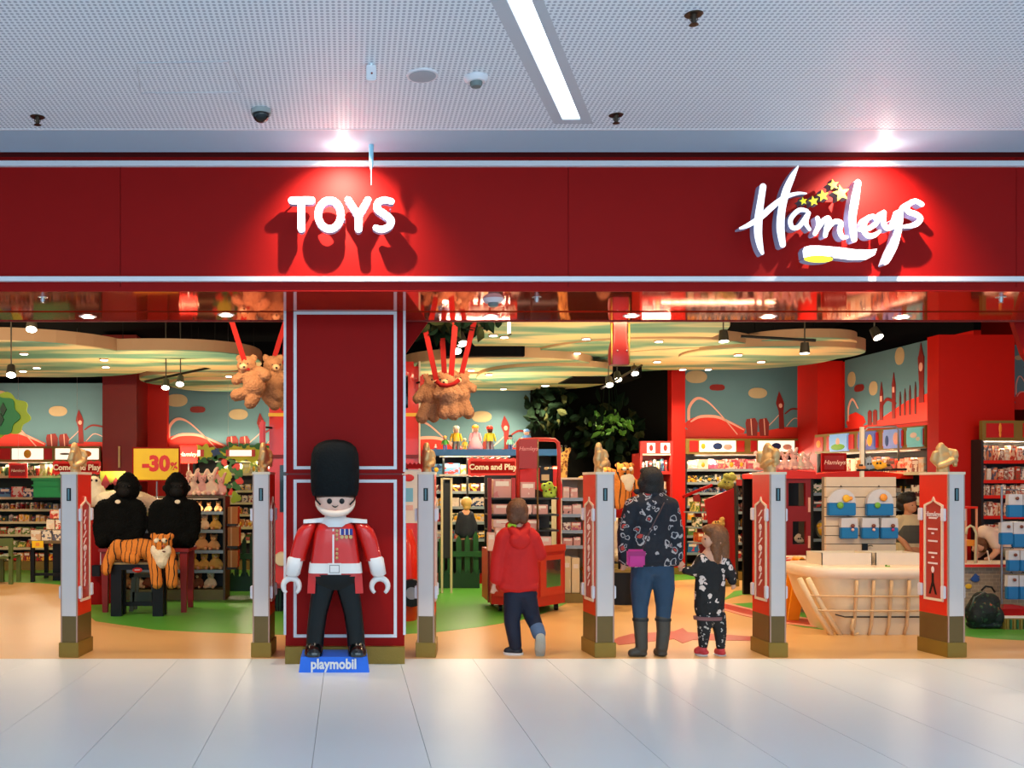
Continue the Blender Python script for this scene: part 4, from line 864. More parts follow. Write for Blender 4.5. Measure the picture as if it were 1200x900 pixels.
B = BL(YV); B.e(1193, 652, 14, 11, 12); B.c((1192, 655, 11, -4), (1190, 682, 8.4, -4), (1190, 714, 5.6, -4)); B.c((1194, 655, 11, 6), (1196, 682, 8.4, 6), (1196, 714, 5.6, 6)); B.build('dark_trousers', JEAND, cv, .012, 1)
# =====================================================================  SOFT TOYS
def stripes(name, a, b_, scale=16, thr=.62):
    m_, t, bs = nt(name); co = node(t, 'ShaderNodeTexCoord'); mp = node(t, 'ShaderNodeMapping'); mp.inputs['Scale'].default_value = (1, 1, .5)
    wv = node(t, 'ShaderNodeTexWave', i_Scale=scale*.3, i_Distortion=5.0, i_Detail=2.0); wv.inputs['Detail Scale'].default_value = 1.2
    t.links.new(co.outputs['Object'], mp.inputs[0]); t.links.new(mp.outputs[0], wv.inputs['Vector'])
    gt = node(t, 'ShaderNodeMath', operation='GREATER_THAN', i_1=thr+.31); t.links.new(wv.outputs['Fac'], gt.inputs[0])
    mx = node(t, 'ShaderNodeMix', data_type='RGBA'); mx.inputs[6].default_value = rgb(a); mx.inputs[7].default_value = rgb(b_); t.links.new(gt.outputs[0], mx.inputs[0]); t.links.new(mx.outputs[2], bs.inputs['Base Color'])
    bs.inputs['Roughness'].default_value = .9; n2 = node(t, 'ShaderNodeTexNoise', i_Scale=90.0); t.links.new(co.outputs['Object'], n2.inputs['Vector']); bp = node(t, 'ShaderNodeBump', i_Strength=.6, i_Distance=.02); t.links.new(n2.outputs['Fac'], bp.inputs['Height']); t.links.new(bp.outputs[0], bs.inputs['Normal'])
    return m_
TIG = stripes('tiger_plush', (216, 128, 46), (30, 18, 14)); PW = mat('white_plush', (232, 218, 190), .9, bump=.6, bscale=60); PB = mat('black_plush', (8, 10, 10), .95, var=.5, scale=14, bump=1, bscale=45, spec=.15)
BEAR = mat('caramel_plush', (176, 122, 84), .95, var=.15, scale=14, bump=.8, bscale=60); BEARL = mat('light_plush', (232, 184, 138), .95, bump=.6, bscale=60); NOSE = mat('nose_black', (20, 14, 12), .3)
# gorillas on a red table
YGo = 11.55
GREY = mat('gorilla_face', (12, 12, 13), .7, spec=.2)
def gorilla(cx_, hx, hy, label, mirror):
    g_ = thing('plush_gorilla', label, 'plush toy', P(cx_, 641, YGo), group='two plush gorillas on the red table'); s_ = mirror
    B = BL(YGo); B.e(hx, hy, 14, 16, 14); B.e(hx, hy-10, 8, 8, 9); B.c((cx_, 594, 17), (cx_, 622, 25), sd=.8); B.c((cx_-18, 596, 11), (cx_+18, 596, 11)); B.e(cx_, 630, 25, 10.5, 20)
    B.c((cx_-20, 598, 10.5), (cx_-22, 618, 9, -4), (cx_-19, 634, 7, -12)); B.c((cx_+20, 598, 10.5), (cx_+22, 618, 9, -4), (cx_+19, 634, 7, -12))
    B.c((cx_-12, 629, 10, -8), (cx_-16, 632, 7, -18)); B.c((cx_+12, 629, 10, -8), (cx_+16, 632, 7, -18)); B.build('fur_body', PB, g_, .013, 2)
    B = BL(YGo); B.e(hx-2*s_, hy+5, 8.5, 7, 6, d=-11); B.e(hx-2*s_, hy-3, 8, 4, 4, d=-11); f = B.build('face', GREY, g_, .009, 2)
    for e_ in (-3.4, 3.4): MB().ell(P(hx-2*s_+e_, hy-1.5, YGo-.165), (.011, .008, .011), NOSE, 8, 6).build('eye', parent=f)
    for e_ in (-2, 2): MB().ell(P(hx-2*s_+e_, hy+3.5, YGo-.18), (.009, .006, .007), BLACK, 8, 6).build('nostril', parent=f)
    MB().ell(P(cx_-3*s_, 588, YGo-.22), (.035, .008, .025), PW, 10, 6).build('neck_tag', parent=g_)
    for e_ in (-14, 14): MB().ell(P(hx+e_, hy+1, YGo), (.03, .02, .04), GREY, 10, 6).build('ear', parent=g_)
    return g_
gorilla(141, 150, 571, 'left of the two black plush gorillas, head turned left', 1)
gorilla(205, 207, 571, 'right of the two black plush gorillas, in front of the teddy shelf', -1)
rt = thing('red_table', 'tall red wooden table carrying the two plush gorillas', 'table', (X(168, 11.6), 11.6, 0))
zt = Z(641, 11.55)-.005; xa, xb = X(119, 11.37), X(219, 11.37); RW = mat('red_wood', (130, 14, 16), .5)
MB().box((xa-.03, 11.33, zt-.045), (xb+.03, 11.95, zt), RW).build('table_top', parent=rt, bevel=.006)
for (x_, y_) in ((xa+.04, 11.4), (xb-.04, 11.4), (xa+.04, 11.88), (xb-.04, 11.88)): MB().add([(x_+a*.03+ (0), y_+c*.03, 0) for a, c in ((-1,-1),(1,-1),(1,1),(-1,1))]+[(x_+a*.045, y_+c*.045, zt-.045) for a, c in ((-1,-1),(1,-1),(1,1),(-1,1))], [(0,3,2,1),(4,5,6,7),(0,1,5,4),(1,2,6,5),(2,3,7,6),(3,0,4,7)], RW).build('leg', parent=rt)
bt = thing('black_table', 'low black table with a pale top under the plush tiger', 'table', (X(170, 11.0), 11.0, 0))
YB0 = 11.0; zt = Z(659, YB0); xa, xb = X(128, YB0), X(194, YB0)
MB().box((xa, YB0, zt-.025), (xb, YB0+.3, zt), mat('pale_table_top', (170, 140, 86), .4)).build('table_top', parent=bt)
MB().box((xa+.05, YB0+.02, zt-.09), (xb-.05, YB0+.04, zt-.025), BLACK).build('apron', parent=bt)
for (x_, y_) in ((xa+.085, YB0+.07), (xb-.085, YB0+.07), (xa+.085, YB0+.24), (xb-.085, YB0+.24)): MB().box((x_-.075 if y_ < YB0+.1 else x_-.05, y_-.04, 0), (x_+.05, y_+.04, zt-.025), BLACK).build('leg', parent=bt)
MB().box((xa+.1, YB0+.21, .1), (xb-.1, YB0+.25, .15), BLACK).build('stretcher', parent=bt)
st = thing('grey_step_stool', 'small grey step stool seen under the black table', 'stool', (X(169, 11.5), 11.5, 0)); GS = mat('grey_stool', (74, 78, 66), .6)
MB().zprism([(X(158, 11.5), 11.45), (X(180, 11.5), 11.45), (X(180, 11.5), 11.7), (X(158, 11.5), 11.7)], .42, .46, GS).build('top', parent=st)
for (a, c) in ((157, 154), (179, 182)):
    for yy in (11.46, 11.66): MB().prism([(X(a-2, 11.5), .42), (X(a+3, 11.5), .42), (X(c+3, 11.5), 0), (X(c-2, 11.5), 0)], yy, yy+.03, GS).build('leg', parent=st)
MB().box((X(156, 11.5), 11.46, .1), (X(181, 11.5), 11.48, .24), GS).build('step', parent=st)
oo = thing('oval_sign', 'small red oval badge hanging under the black table top', 'sign', P(161, 668, 10.99)); MB().cyl(P(161, 668, 10.99), P(161, 668, 10.985), .001, .001, 4, RED2); b = MB(); b.ell((0, 0, 0), (.06, .006, .03), RED2, 20, 8); b.build('badge', parent=oo, world=False); MB().box((-.03, -.012, -.003), (.03, -.005, .006), PLW).build('print', parent=oo, world=False); MB().cyl((0, .003, .025), (0, .003, .075), .003, .003, 6, BLACK).build('hook', parent=oo, world=False)
YTi = 10.98
ti = thing('plush_tiger', 'large plush tiger lying on the black table with its paws hanging down', 'plush toy', P(165, 658, YTi))
B = BL(YTi); B.e(191, 637, 12, 12, 11, d=-6); B.c((178, 644, 11), (165, 643, 12, 3), (146, 645, 12, 5), (136, 645, 10, 3)); B.c((138, 640, 8), (131, 650, 7), (126, 662, 6, -4), (126, 668, 5.6, -6)); B.c((150, 652, 7, -6), (160, 654, 6, -10)); B.c((180, 648, 8, -4), (184, 662, 7, -12), (187, 682, 6.4, -15)); B.c((198, 648, 8, -2), (203, 664, 7, -12), (204, 682, 6.4, -13)); B.e(181, 628, 4, 4, 3, d=-5); B.e(201, 628, 4, 4, 3, d=-5); B.e(191, 642, 6, 5, 6, d=-13); B.e(191, 637, 6.5, 6, 5, d=-14)
B.build('striped_body', TIG, ti, .011, 2)
B = BL(YTi); B.c((191, 648, 11, -9), (192, 657, 8, -12)); B.e(184, 644, 5, 7, 4, d=-12); B.e(198, 644, 5, 7, 4, d=-12); B.e(187, 632.5, 3.4, 3, 2.4, d=-16); B.e(195.5, 632.5, 3.4, 3, 2.4, d=-16); B.build('white_ruff', PW, ti, .009, 2)
for e_ in (187.4, 195): MB().ell(P(e_, 633.5, YTi-.19), (.013, .01, .013), NOSE, 10, 6).build('eye', parent=ti)
MB().ell(P(191.2, 640, YTi-.2), (.02, .015, .014), mat('nose_pink', (170, 80, 60), .5), 10, 6).build('nose', parent=ti)
MB().ell(P(191.5, 646.5, YTi-.18), (.025, .012, .012), mat('mouth_brown', (90, 40, 26), .6), 10, 6).build('mouth', parent=ti)
b = MB(); b.tube([P(131, 650, YTi-.03), P(136, 656, YTi-.08), P(144, 658, YTi-.1)], .02, 8, PW)
YT2 = 12.0
t2 = thing('plush_tiger', 'plush tiger sitting high behind the gate pillar beside the woman', 'plush toy', P(732, 600, YT2))
B = BL(YT2); B.e(732, 552, 9.5, 10, 9, d=-3); B.c((728, 570, 12), (726, 588, 12)); B.c((741, 566, 6, -3), (747, 576, 5, -6), (747, 584, 4.6, -8)); B.c((722, 570, 6, -3), (722, 592, 5, -8)); B.e(724, 545, 3.2, 3.2, 2.4); B.e(740, 545, 3.2, 3.2, 2.4); B.c((712, 556, 9, 4), (722, 562, 11, 3)); B.build('striped_body', TIG, t2, .012, 2)
B = BL(YT2); B.c((733, 562, 8.4, -6), (733, 570, 6, -8)); B.e(728.6, 549.6, 2.6, 2.4, 2, d=-11); B.e(736, 549.6, 2.6, 2.4, 2, d=-11); B.build('white_ruff', PW, t2, .01, 2)
MB().ell(P(732.3, 555, YT2-.14), (.02, .014, .015), NOSE, 10, 6).build('nose', parent=t2)
for e_ in (728.8, 735.8): MB().ell(P(e_, 550, YT2-.145), (.011, .01, .011), NOSE, 10, 6).build('eye', parent=t2)
def lump(name, label, Y, parts, m_, extra=(), group=None, vox=.012):
    t_ = thing(name, label, 'plush toy', P(parts[0][1], parts[0][-1] if False else parts[0][2], Y), group=group)
    B = BL(Y)
    for p_ in parts:
        if p_[0] == 'e': B.e(*p_[1:5], **(p_[5] if len(p_) > 5 else {}))
        else: B.c(*p_[3:], **({}))
    B.build('fur_body', m_, t_, vox, 2)
    for (nm, x_, y_, r_, mm_, d_) in extra: MB().ell(P(x_, y_, Y-M(d_, Y)), (M(r_, Y), M(r_*.7, Y), M(r_, Y)), mm_, 10, 6).build(nm, parent=t_)
    return t_
# cluster of bears on red straps
def bear(label, Y, hx, hy, bx, by_, legs, arms, face, group, m_=BEAR, hr=11, br=13):
    t_ = thing('teddy_bear', label, 'teddy bear', P(bx, by_, Y), group=group); B = BL(Y)
    B.e(hx, hy, hr, hr, hr*.95); B.e(hx-hr*.75, hy-hr*.8, hr*.38, hr*.38, hr*.25); B.e(hx+hr*.75, hy-hr*.8, hr*.38, hr*.38, hr*.25); B.c((hx*.4+bx*.6, hy*.4+by_*.6, br*.8), (bx, by_, br), sd=.9)
    for l_ in legs+arms: B.c(*l_)
    B.build('fur_body', m_, t_, .011, 2); B = BL(Y); fx, fy, fd = face; B.e(fx, fy, hr*.42, hr*.36, hr*.35, d=-fd); mz = B.build('muzzle', BEARL, t_, .008, 1)
    MB().ell(P(fx, fy-1, Y-M(fd+hr*.33, Y)), (M(1.6, Y), M(1.2, Y), M(1.2, Y)), NOSE, 10, 6).build('nose', parent=mz)
    for e_ in (-1, 1): MB().ell(P(fx+e_*hr*.4, fy-hr*.42, Y-M(fd-.5, Y)), (M(1.2, Y),)*3, NOSE, 8, 6).build('eye', parent=t_)
    return t_
g1 = 'teddy bears hanging left of the column'; g2 = 'teddy bears hanging right of the column'
bear('left bear of the left hanging group, one leg stuck out to the left', 9.7, 289, 428, 298, 452, [((290, 460, 7.5), (277, 463, 6.5, -3)), ((298, 464, 7.5), (294, 472, 7, -5))], [((290, 436, 6), (277, 445, 5.5)), ((304, 436, 7), (312, 440, 6.5, -6))], (286, 431, 10), g1)
bear('middle bear of the left hanging group, face turned right', 9.95, 320, 428, 318, 450, [((316, 460, 7.5), (326, 464, 6.5, -6)), ((312, 462, 7), (322, 474, 6.5, -3))], [((314, 436, 6), (304, 440, 6, -5)), ((326, 438, 6), (334, 446, 5))], (324, 432, 10), g1)
bear('rear bear of the left hanging group, half hidden by the column', 10.3, 333, 436, 332, 456, [((330, 466, 6), (334, 476, 5.6)), ((336, 466, 6), (340, 474, 5.6))], [((328, 446, 5), (324, 452, 5)), ((338, 446, 5), (342, 452, 5))], (334, 438, 9), g1, hr=9, br=10)
bear('left bear of the right hanging group', 9.7, 507, 449, 505, 464, [((502, 474, 7.5), (494, 489, 7, -3)), ((508, 474, 7), (508, 488, 6.5, -3))], [((498, 456, 6), (489, 467, 5.5, -2)), ((512, 456, 5.5), (520, 462, 5))], (510, 449, 9), g2, hr=10, br=12)
bear('middle bear of the right hanging group, back towards the hall', 9.5, 524, 447, 525, 464, [((521, 474, 7), (520, 484, 7, -2)), ((530, 474, 7), (531, 485, 7, -3))], [((517, 455, 5.5), (512, 462, 5)), ((532, 455, 5.5), (538, 462, 5))], (520, 449, 9), g2, hr=10, br=12)
bear('right bear of the right hanging group, arms spread', 9.85, 540, 445, 540, 462, [((536, 472, 6.5), (538, 482, 6.5, -2)), ((544, 472, 6.5), (549, 484, 6.5, -2))], [((534, 452, 5), (528, 456, 5)), ((546, 451, 5), (553, 455, 5, -4))], (536, 447, 8.5), g2, hr=9.5, br=11)
STR = mat('strap_red', (150, 14, 10), .7, spec=.2)
for k, (a, c, Y, lb) in enumerate((((270, 372), (290, 434), 9.62, 'red strap holding the left hanging bears, leftmost'), ((336, 372), (319, 427), 9.95, 'red strap of the left hanging bears, next to the column'), ((336, 384), (333, 430), 10.28, 'short rear red strap of the left hanging bears'),
    ((498, 384), (512, 448), 9.6, 'leftmost red strap of the right hanging bears'), ((518, 390), (521, 440), 9.9, 'second red strap from the left at the right hanging bears'), ((533, 384), (528, 449), 9.45, 'third red strap from the left at the right hanging bears'), ((553, 388), (541, 438), 9.8, 'rightmost red strap of the right hanging bears'))):
    pa, pb = P(a[0], a[1], Y), P(c[0], c[1], Y); t_ = thing('red_strap', lb, 'strap', pb, group='red straps of the hanging bears'); up = pa+(pa-pb)*((4.25-pa.z)/(pa.z-pb.z))
    w_ = .028; MB().add([pb+Vector((-w_, 0, 0)), pb+Vector((w_, 0, 0)), pb+Vector((w_, .006, 0)), pb+Vector((-w_, .006, 0)), up+Vector((-w_, 0, 0)), up+Vector((w_, 0, 0)), up+Vector((w_, .006, 0)), up+Vector((-w_, .006, 0))], [(0,3,2,1),(4,5,6,7),(0,1,5,4),(1,2,6,5),(2,3,7,6),(3,0,4,7)], STR).build('webbing', parent=t_)
b = MB(); b.tube([P(x_, y_, 9.33) for x_, y_ in ((511, 446), (516, 451), (524, 452), (532, 450), (538, 445))], .022, 8, STR); tag(origin_to(b.build('chest_strap'), P(524, 451, 9.33)), 'red chest strap tying the right hanging bears together', 'strap')
# =====================================================================  MURALS
MRED = mat('mural_red', (206, 30, 16), .6, var=.04); MDRED = mat('mural_dark_red', (120, 16, 18), .6); MPINK = mat('mural_pink', (220, 160, 150), .6); MCR = mat('mural_cream', (176, 158, 128), .7); MDK = mat('mural_maroon', (84, 20, 24), .6)
def mural(label, mp, W_, H_, long=False, T=None, flip=1):
    """flat printed skyline panel: local x 0..W, z 0..H, facing -y"""
    t = thing('skyline_mural', label, 'mural', mp[0], mp[1])
    MB().box((0, .0, 0), (W_, .04, H_), MURAL).build('mural_board', parent=t, world=False)
    # template units: 680 x 380 (from the right-hand mural)
    k = W_/680.0
    u = lambda x, y: ((x-225)*k, H_-(y-350)*H_/380.0)
    S = lambda pts: [u(x, y)+(w_*k,) for x, y, w_ in pts]
    def pc(nm, fn): b = MB(); fn(b); b.build(nm, parent=t, world=False)
    if not long:
        pc('print_ground', lambda b: b.prism([u(*p) for p in ((225, 690), (330, 712), (520, 716), (600, 712), (740, 690), (790, 680), (905, 682), (905, 730), (225, 730))], -.004, 0, MRED))
        pc('print_dome', lambda b: b.prism([u(*p) for p in ((222, 662), (250, 640), (310, 622), (400, 624), (480, 650), (570, 690), (560, 712), (480, 722), (330, 716), (250, 700), (225, 680))], -.006, 0, MRED))
        pc('print_dome_rim', lambda b: stroke(b, S([(258, 652, 8), (310, 628, 16), (400, 628, 16), (470, 652, 12), (560, 694, 6)]), -.008, 0, MPINK))
        pc('print_arch', lambda b: (stroke(b, S([(244, 640, 16), (248, 580, 16), (290, 536, 16), (350, 550, 10), (430, 620, 6), (522, 716, 6)]), -.008, 0, MPINK)))
        for (x0, x1) in ((570, 640), (645, 705)): pc('print_tower', lambda b, x0=x0, x1=x1: (b.prism([u(x0+8, 725), u(x0, 660), u(x0+6, 640), u(x1-15, 634), u(x1, 660), u(x1-4, 725)], -.010, 0, MDRED), stroke(b, S([(x0+30, 640, 5), (x0+36, 720, 5)]), -.012, 0, MPINK)))
        pc('print_clock_tower', lambda b: (b.prism([u(*p) for p in ((762, 500), (780, 535), (790, 560), (786, 600), (792, 690), (762, 690), (760, 600), (745, 560), (750, 535))], -.012, 0, MDRED), b.ell((u(770, 572)[0], -.012, u(770, 572)[1]), (11*k, .002, 13*k), MPINK, 10, 6)))
        pc('print_bridge', lambda b: (stroke(b, S([(798, 612, 8), (840, 588, 10), (905, 596, 10)]), -.007, 0, MDRED), stroke(b, S([(700, 676, 4), (740, 640, 4), (760, 620, 4)]), -.007, 0, MPINK), stroke(b, S([(806, 676, 4), (850, 636, 5), (900, 650, 4)]), -.007, 0, MPINK)))
        cl_ = ((288, 426, 62, 36), (640, 508, 54, 30)); bs_ = (408, 480)
    else:
        pc('print_ground', lambda b: b.prism([u(*p) for p in ((225, 718), (420, 716), (520, 700), (640, 660), (760, 620), (905, 600), (905, 730), (225, 730))], -.004, 0, MRED))
        pc('print_dome', lambda b: b.prism([u(*p) for p in ((240, 690), (270, 650), (330, 640), (400, 670), (420, 700), (380, 722), (260, 722))], -.006, 0, MRED))
        pc('print_arch', lambda b: stroke(b, S([(262, 680, 10), (262, 610, 12), (300, 568, 12), (350, 620, 8)]), -.008, 0, MPINK))
        for x0 in (440, 485): pc('print_tower', lambda b, x0=x0: b.prism([u(x0, 720), u(x0, 650), u(x0+15, 640), u(x0+32, 650), u(x0+32, 720)], -.010, 0, MDRED))
        for x0, h0 in ((555, 505), (655, 470)): pc('print_bridge_tower', lambda b, x0=x0, h0=h0: (b.prism([u(x0-12, 700), u(x0-12, h0+60), u(x0, h0), u(x0+12, h0+60), u(x0+12, 700)], -.012, 0, MDRED), b.box((u(x0-8, 0)[0], -.014, u(0, h0+100)[1]), (u(x0+8, 0)[0], -.012, u(0, h0+72)[1]), MPINK)))
        pc('print_bridge', lambda b: stroke(b, S([(545, 640, 12), (600, 598, 14), (668, 625, 12)]), -.009, 0, MDRED))
        for x0 in (705, 742, 780, 820): pc('print_spire', lambda b, x0=x0: b.prism([u(x0-6, 690), u(x0-6, 600-(x0-705)*.25), u(x0, 570-(x0-705)*.3), u(x0+6, 600-(x0-705)*.25), u(x0+6, 690)], -.010, 0, MDK))
        pc('print_clock_tower', lambda b: (b.prism([u(*p) for p in ((860, 355), (876, 410), (884, 425), (880, 560), (884, 640), (846, 640), (850, 560), (840, 425), (848, 410))], -.012, 0, MDRED), b.ell((u(862, 470)[0], -.012, u(862, 470)[1]), (14*k, .002, 20*k), MPINK, 12, 8)))
        cl_ = ((290, 460, 36, 38), (485, 530, 36, 34), (700, 395, 36, 40)); bs_ = (360, 515)
    for (cx_, cy_, rx_, ry_) in cl_:
        pc('print_cloud', lambda b: b.prism([(u(cx_, cy_)[0]+rx_*k*math.copysign(abs(math.cos(a*math.pi/12))**.8, math.cos(a*math.pi/12)), u(cx_, cy_)[1]+ry_*k*math.sin(a*math.pi/12)) for a in range(24)], -.006, 0, MCR))
    pc('print_bus', lambda b: b.prism([(u(*bs_)[0]+44*k*math.copysign(abs(math.cos(a*math.pi/8))**.5, math.cos(a*math.pi/8)), u(*bs_)[1]+18*k*math.sin(a*math.pi/8)) for a in range(16)], -.006, 0, MDRED))
    return t
def mur_px(label, x0, x1, y0, y1, Y, **kw):
    return mural(label, ((X(x0, Y), Y, Z(y1, Y)), 0), X(x1, Y)-X(x0, Y), Z(y0, Y)-Z(y1, Y), **kw)
mur_px('skyline mural on the back wall at the far left', -15, 121, 449, 528, 17.68)
mur_px('skyline mural between the maroon corner and the red bus', 194, 334, 454, 530, 17.66)
mur_px('skyline mural above the blue shelf right of the column', 474, 622, 455, 535, 17.66)
mur_px('skyline mural above the oval-sign shelves', 803, 942, 424, 512, 17.7)
# side wall mural: from px 990 (Y 15.5) to px 1086 (Y 13.3)
pa = Vector((X(990, 15.5), 15.5)); pb = Vector((X(1087, 13.3), 13.3)); an = math.atan2(pb.y-pa.y, pb.x-pa.x)
mural('long skyline mural with tall clock tower on the angled right wall', ((pa.x, pa.y, 2.45), an), (pb-pa).length, 3.6-2.45, long=True)
mur_px('sliver of skyline mural at the right edge beyond the big red wall', 1189, 1240, 404, 480, 12.5)
# red wall masses
def slab(label, x0, x1, Y, d, z0, z1, m=WR, name='red_wall_panel', cat='wall panel'):
    t = thing(name, label, cat, (X((x0+x1)/2, Y), Y, 0), kind='structure')
    MB().box((X(x0, Y), Y, z0), (X(x1, Y), Y+d, z1), m).build('cladding', parent=t)
    MB().box((X(x0, Y)-.01, Y-.012, z0), (X(x1, Y)+.01, Y+d, z0+.12), OLIVE).build('skirting', parent=t); return t
MARO = mat('maroon_wall', (128, 10, 12), .5)
slab('', 120, 160, 16.6, 1.0, 0, 4.2, MARO, 'trim_5'); MB().box((X(138.5, 16.55), 16.55, Z(548, 16.55)), (X(140.5, 16.55), 16.6, Z(523, 16.55)), GOLDH).build('gold_handle', parent=[o for o in SC.objects if o.name == 'trim_5'][0]); slab('', 160, 196, 17.5, .2, 0, 4.2, WR, 'wall_back_recess')
slab('', 787, 803, 16.2, .2, 0, 3.7, WR, 'trim_6'); slab('', 958, 990, 15.7, .7, 0, 3.62, WR, 'trim_7')
slab('', 1100, 1189, 12.2, .24, 0, 3.5, WR, 'wall_pier')
for (a, b_) in ((pa, pb), (pb, Vector((8.25, 12.45))), (Vector((X(990, 15.7), 16.3)), pa)):
    d = (b_-a).length
    if d > .05:
        t = thing('wall_side', '', '', (a.x, a.y, 0), math.atan2(b_.y-a.y, b_.x-a.x), kind='structure')
        MB().box((0, .05, 0), (d, .15, 3.6), WR).box((0, .05, 3.6), (d, .15, 4.25), DBLUE).build('cladding', parent=t, world=False)
# =====================================================================  PRODUCTS
PK_WARM = pack('packs_warm', [(196,40,34),(226,190,150),(230,150,60),(90,30,30),(214,200,190),(60,90,50),(200,120,90),(150,40,40)], [(240,220,190),(180,30,30),(240,190,60),(60,60,90)])
PK_COOL = pack('packs_cool', [(40,110,170),(190,200,210),(90,150,190),(210,190,170),(60,70,90),(230,220,210),(30,70,130)], [(220,60,50),(240,230,220),(240,190,60),(30,60,110)])
PK_GREEN = pack('packs_green', [(110,140,60),(190,180,110),(60,90,50),(200,120,60),(150,40,36),(210,200,150)], [(230,210,120),(180,40,30),(60,110,60),(240,230,200)])
PK_PINK = pack('packs_pink', [(232,180,176),(214,130,140),(236,210,200),(190,90,110),(240,222,206)], [(200,60,90),(250,230,220),(120,60,70),(220,170,120)])
PK_BOOK = pack('packs_books', [(236,212,190),(236,196,160),(214,130,90),(240,226,206),(226,186,150),(150,90,70)], [(200,60,40),(90,90,110),(240,230,210)])
PK_DARK = pack('packs_dark', [(20,30,36),(60,50,50),(30,60,60),(90,30,34),(40,40,70),(190,180,170)], [(230,180,50),(220,220,210),(190,40,30),(60,140,150)])
PK_ROSE = pack('packs_rose_boxes', [(222,178,164),(214,160,148),(228,190,178),(206,150,140)], [(226,196,184),(200,120,116),(90,60,60)], 2.2, .62)
ACC = mat('pack_white', (232, 222, 210), .4); CLR = mat('pack_window', (150, 150, 150), .15, var=.3); YELP = mat('pack_yellow', (236, 180, 40), .4)
def K_carton(m_):
    b = MB(); b.box((-.5, 0, 0), (.5, 1, 1), m_); b.box((-.38, -.02, .62), (.38, 0, .88), ACC); b.box((-.5, -.01, .97), (.5, 1, 1.0), m_); return b.data('carton')
def K_window(m_):
    b = MB(); b.box((-.5, .06, 0), (.5, 1, 1), m_)
    for a in (((-.5, 0, 0), (-.32, .06, 1)), ((.32, 0, 0), (.5, .06, 1)), ((-.32, 0, .0), (.32, .06, .16)), ((-.32, 0, .78), (.32, .06, 1))): b.box(*a, m_)
    b.ell((0, .04, .45), (.2, .05, .24), YELP, 8, 5); return b.data('window_box')
def K_pouch(m_):
    b = MB(); b.add([(-.5,0,.08),(.5,0,.08),(.5,.9,.08),(-.5,.9,.08),(-.46,.1,.5),(.46,.1,.5),(.46,.8,.5),(-.46,.8,.5),(-.48,.42,.9),(.48,.42,.9),(.48,.48,.9),(-.48,.48,.9),(-.4,.3,0),(.4,.3,0),(.4,.6,0),(-.4,.6,0)],
        [(0,1,5,4),(1,2,6,5),(2,3,7,6),(3,0,4,7),(4,5,9,8),(5,6,10,9),(6,7,11,10),(7,4,8,11),(8,9,10,11),(12,13,1,0),(13,14,2,1),(14,15,3,2),(15,12,0,3),(12,15,14,13)], m_)
    b.box((-.3, .36, .88), (.3, .5, 1), ACC); return b.data('pouch')
def K_blister(m_):
    b = MB(); b.prism([(-.5, 0), (.5, 0), (.5, .84), (.2, .92), (.1, 1), (-.1, 1), (-.2, .92), (-.5, .84)], .42, .5, m_); b.ell((0, .4, .36), (.34, .34, .28), CLR, 8, 6); return b.data('blister')
def K_jar(m_):
    b = MB(); b.cyl((0, .5, 0), (0, .5, .78), .46, .46, 10, m_); b.cyl((0, .5, .78), (0, .5, 1), .38, .36, 10, ACC); return b.data('jar')
def K_book(m_):
    b = MB(); b.box((-.5, 0, 0), (.5, 1, 1), m_); b.box((-.36, .02, .985), (.36, 1.005, 1.003), ACC); b.box((-.3, -.015, .7), (.3, 0, .82), ACC); return b.data('book')
KF = {'carton': K_carton, 'window': K_window, 'pouch': K_pouch, 'blister': K_blister, 'jar': K_jar, 'book': K_book}
KN = {'carton': 'boxed_toy', 'window': 'window_boxed_toy', 'pouch': 'toy_pouch', 'blister': 'blister_packed_toy', 'jar': 'toy_tub', 'book': 'book'}
KC = {'carton': 'toy box', 'window': 'toy box', 'pouch': 'toy pack', 'blister': 'toy pack', 'jar': 'toy tub', 'book': 'book'}
PM = {}
ORD = 'first second third fourth fifth sixth seventh eighth ninth tenth eleventh twelfth thirteenth fourteenth fifteenth sixteenth seventeenth eighteenth nineteenth twentieth'.split()+['twenty-'+a for a in 'first second third fourth fifth sixth seventh eighth ninth'.split()]+['number %d' % a for a in range(30, 90)]
def pmesh(k, m_):
    if (k, m_.name) not in PM: PM[(k, m_.name)] = KF[k](m_)
    return PM[(k, m_.name)]
def row(t, x0, x1, z, h, w_, kinds, m_, where, seed=0, y=.05, d=.22, fill=1.0, hv=.25, gap=.012):
    """one row of separate products on a shelf of unit t (local coordinates), labelled by shelf"""
    cnt = 0; rnd = random.Random(seed+int(abs(x0*97))+int(z*131)); x = x0+.01; MW = WM[t.name]; rz = t.rotation_euler.z
    while x < x1-w_*.6:
        k = rnd.choice(kinds); ww = w_*rnd.uniform(.8, 1.2); hh = h*rnd.uniform(1-hv, 1)
        if x+ww > x1-.005: break
        if rnd.random() < fill:
            o = bpy.data.objects.new(KN[k], pmesh(k, m_)); COL.objects.link(o)
            o.location = MW @ Vector((x+ww/2, y+rnd.uniform(0, .02), z+.001)); o.rotation_euler = (0, 0, rz+rnd.uniform(-.02, .02)); o.scale = (ww-gap, d*rnd.uniform(.8, 1), hh)
            cnt += 1; tag(o, KN[k].replace('_', ' ')+', %s from left ' % ORD[cnt-1]+where, KC[k], KN[k].replace('_', ' ')+'s '+where)
        x += ww
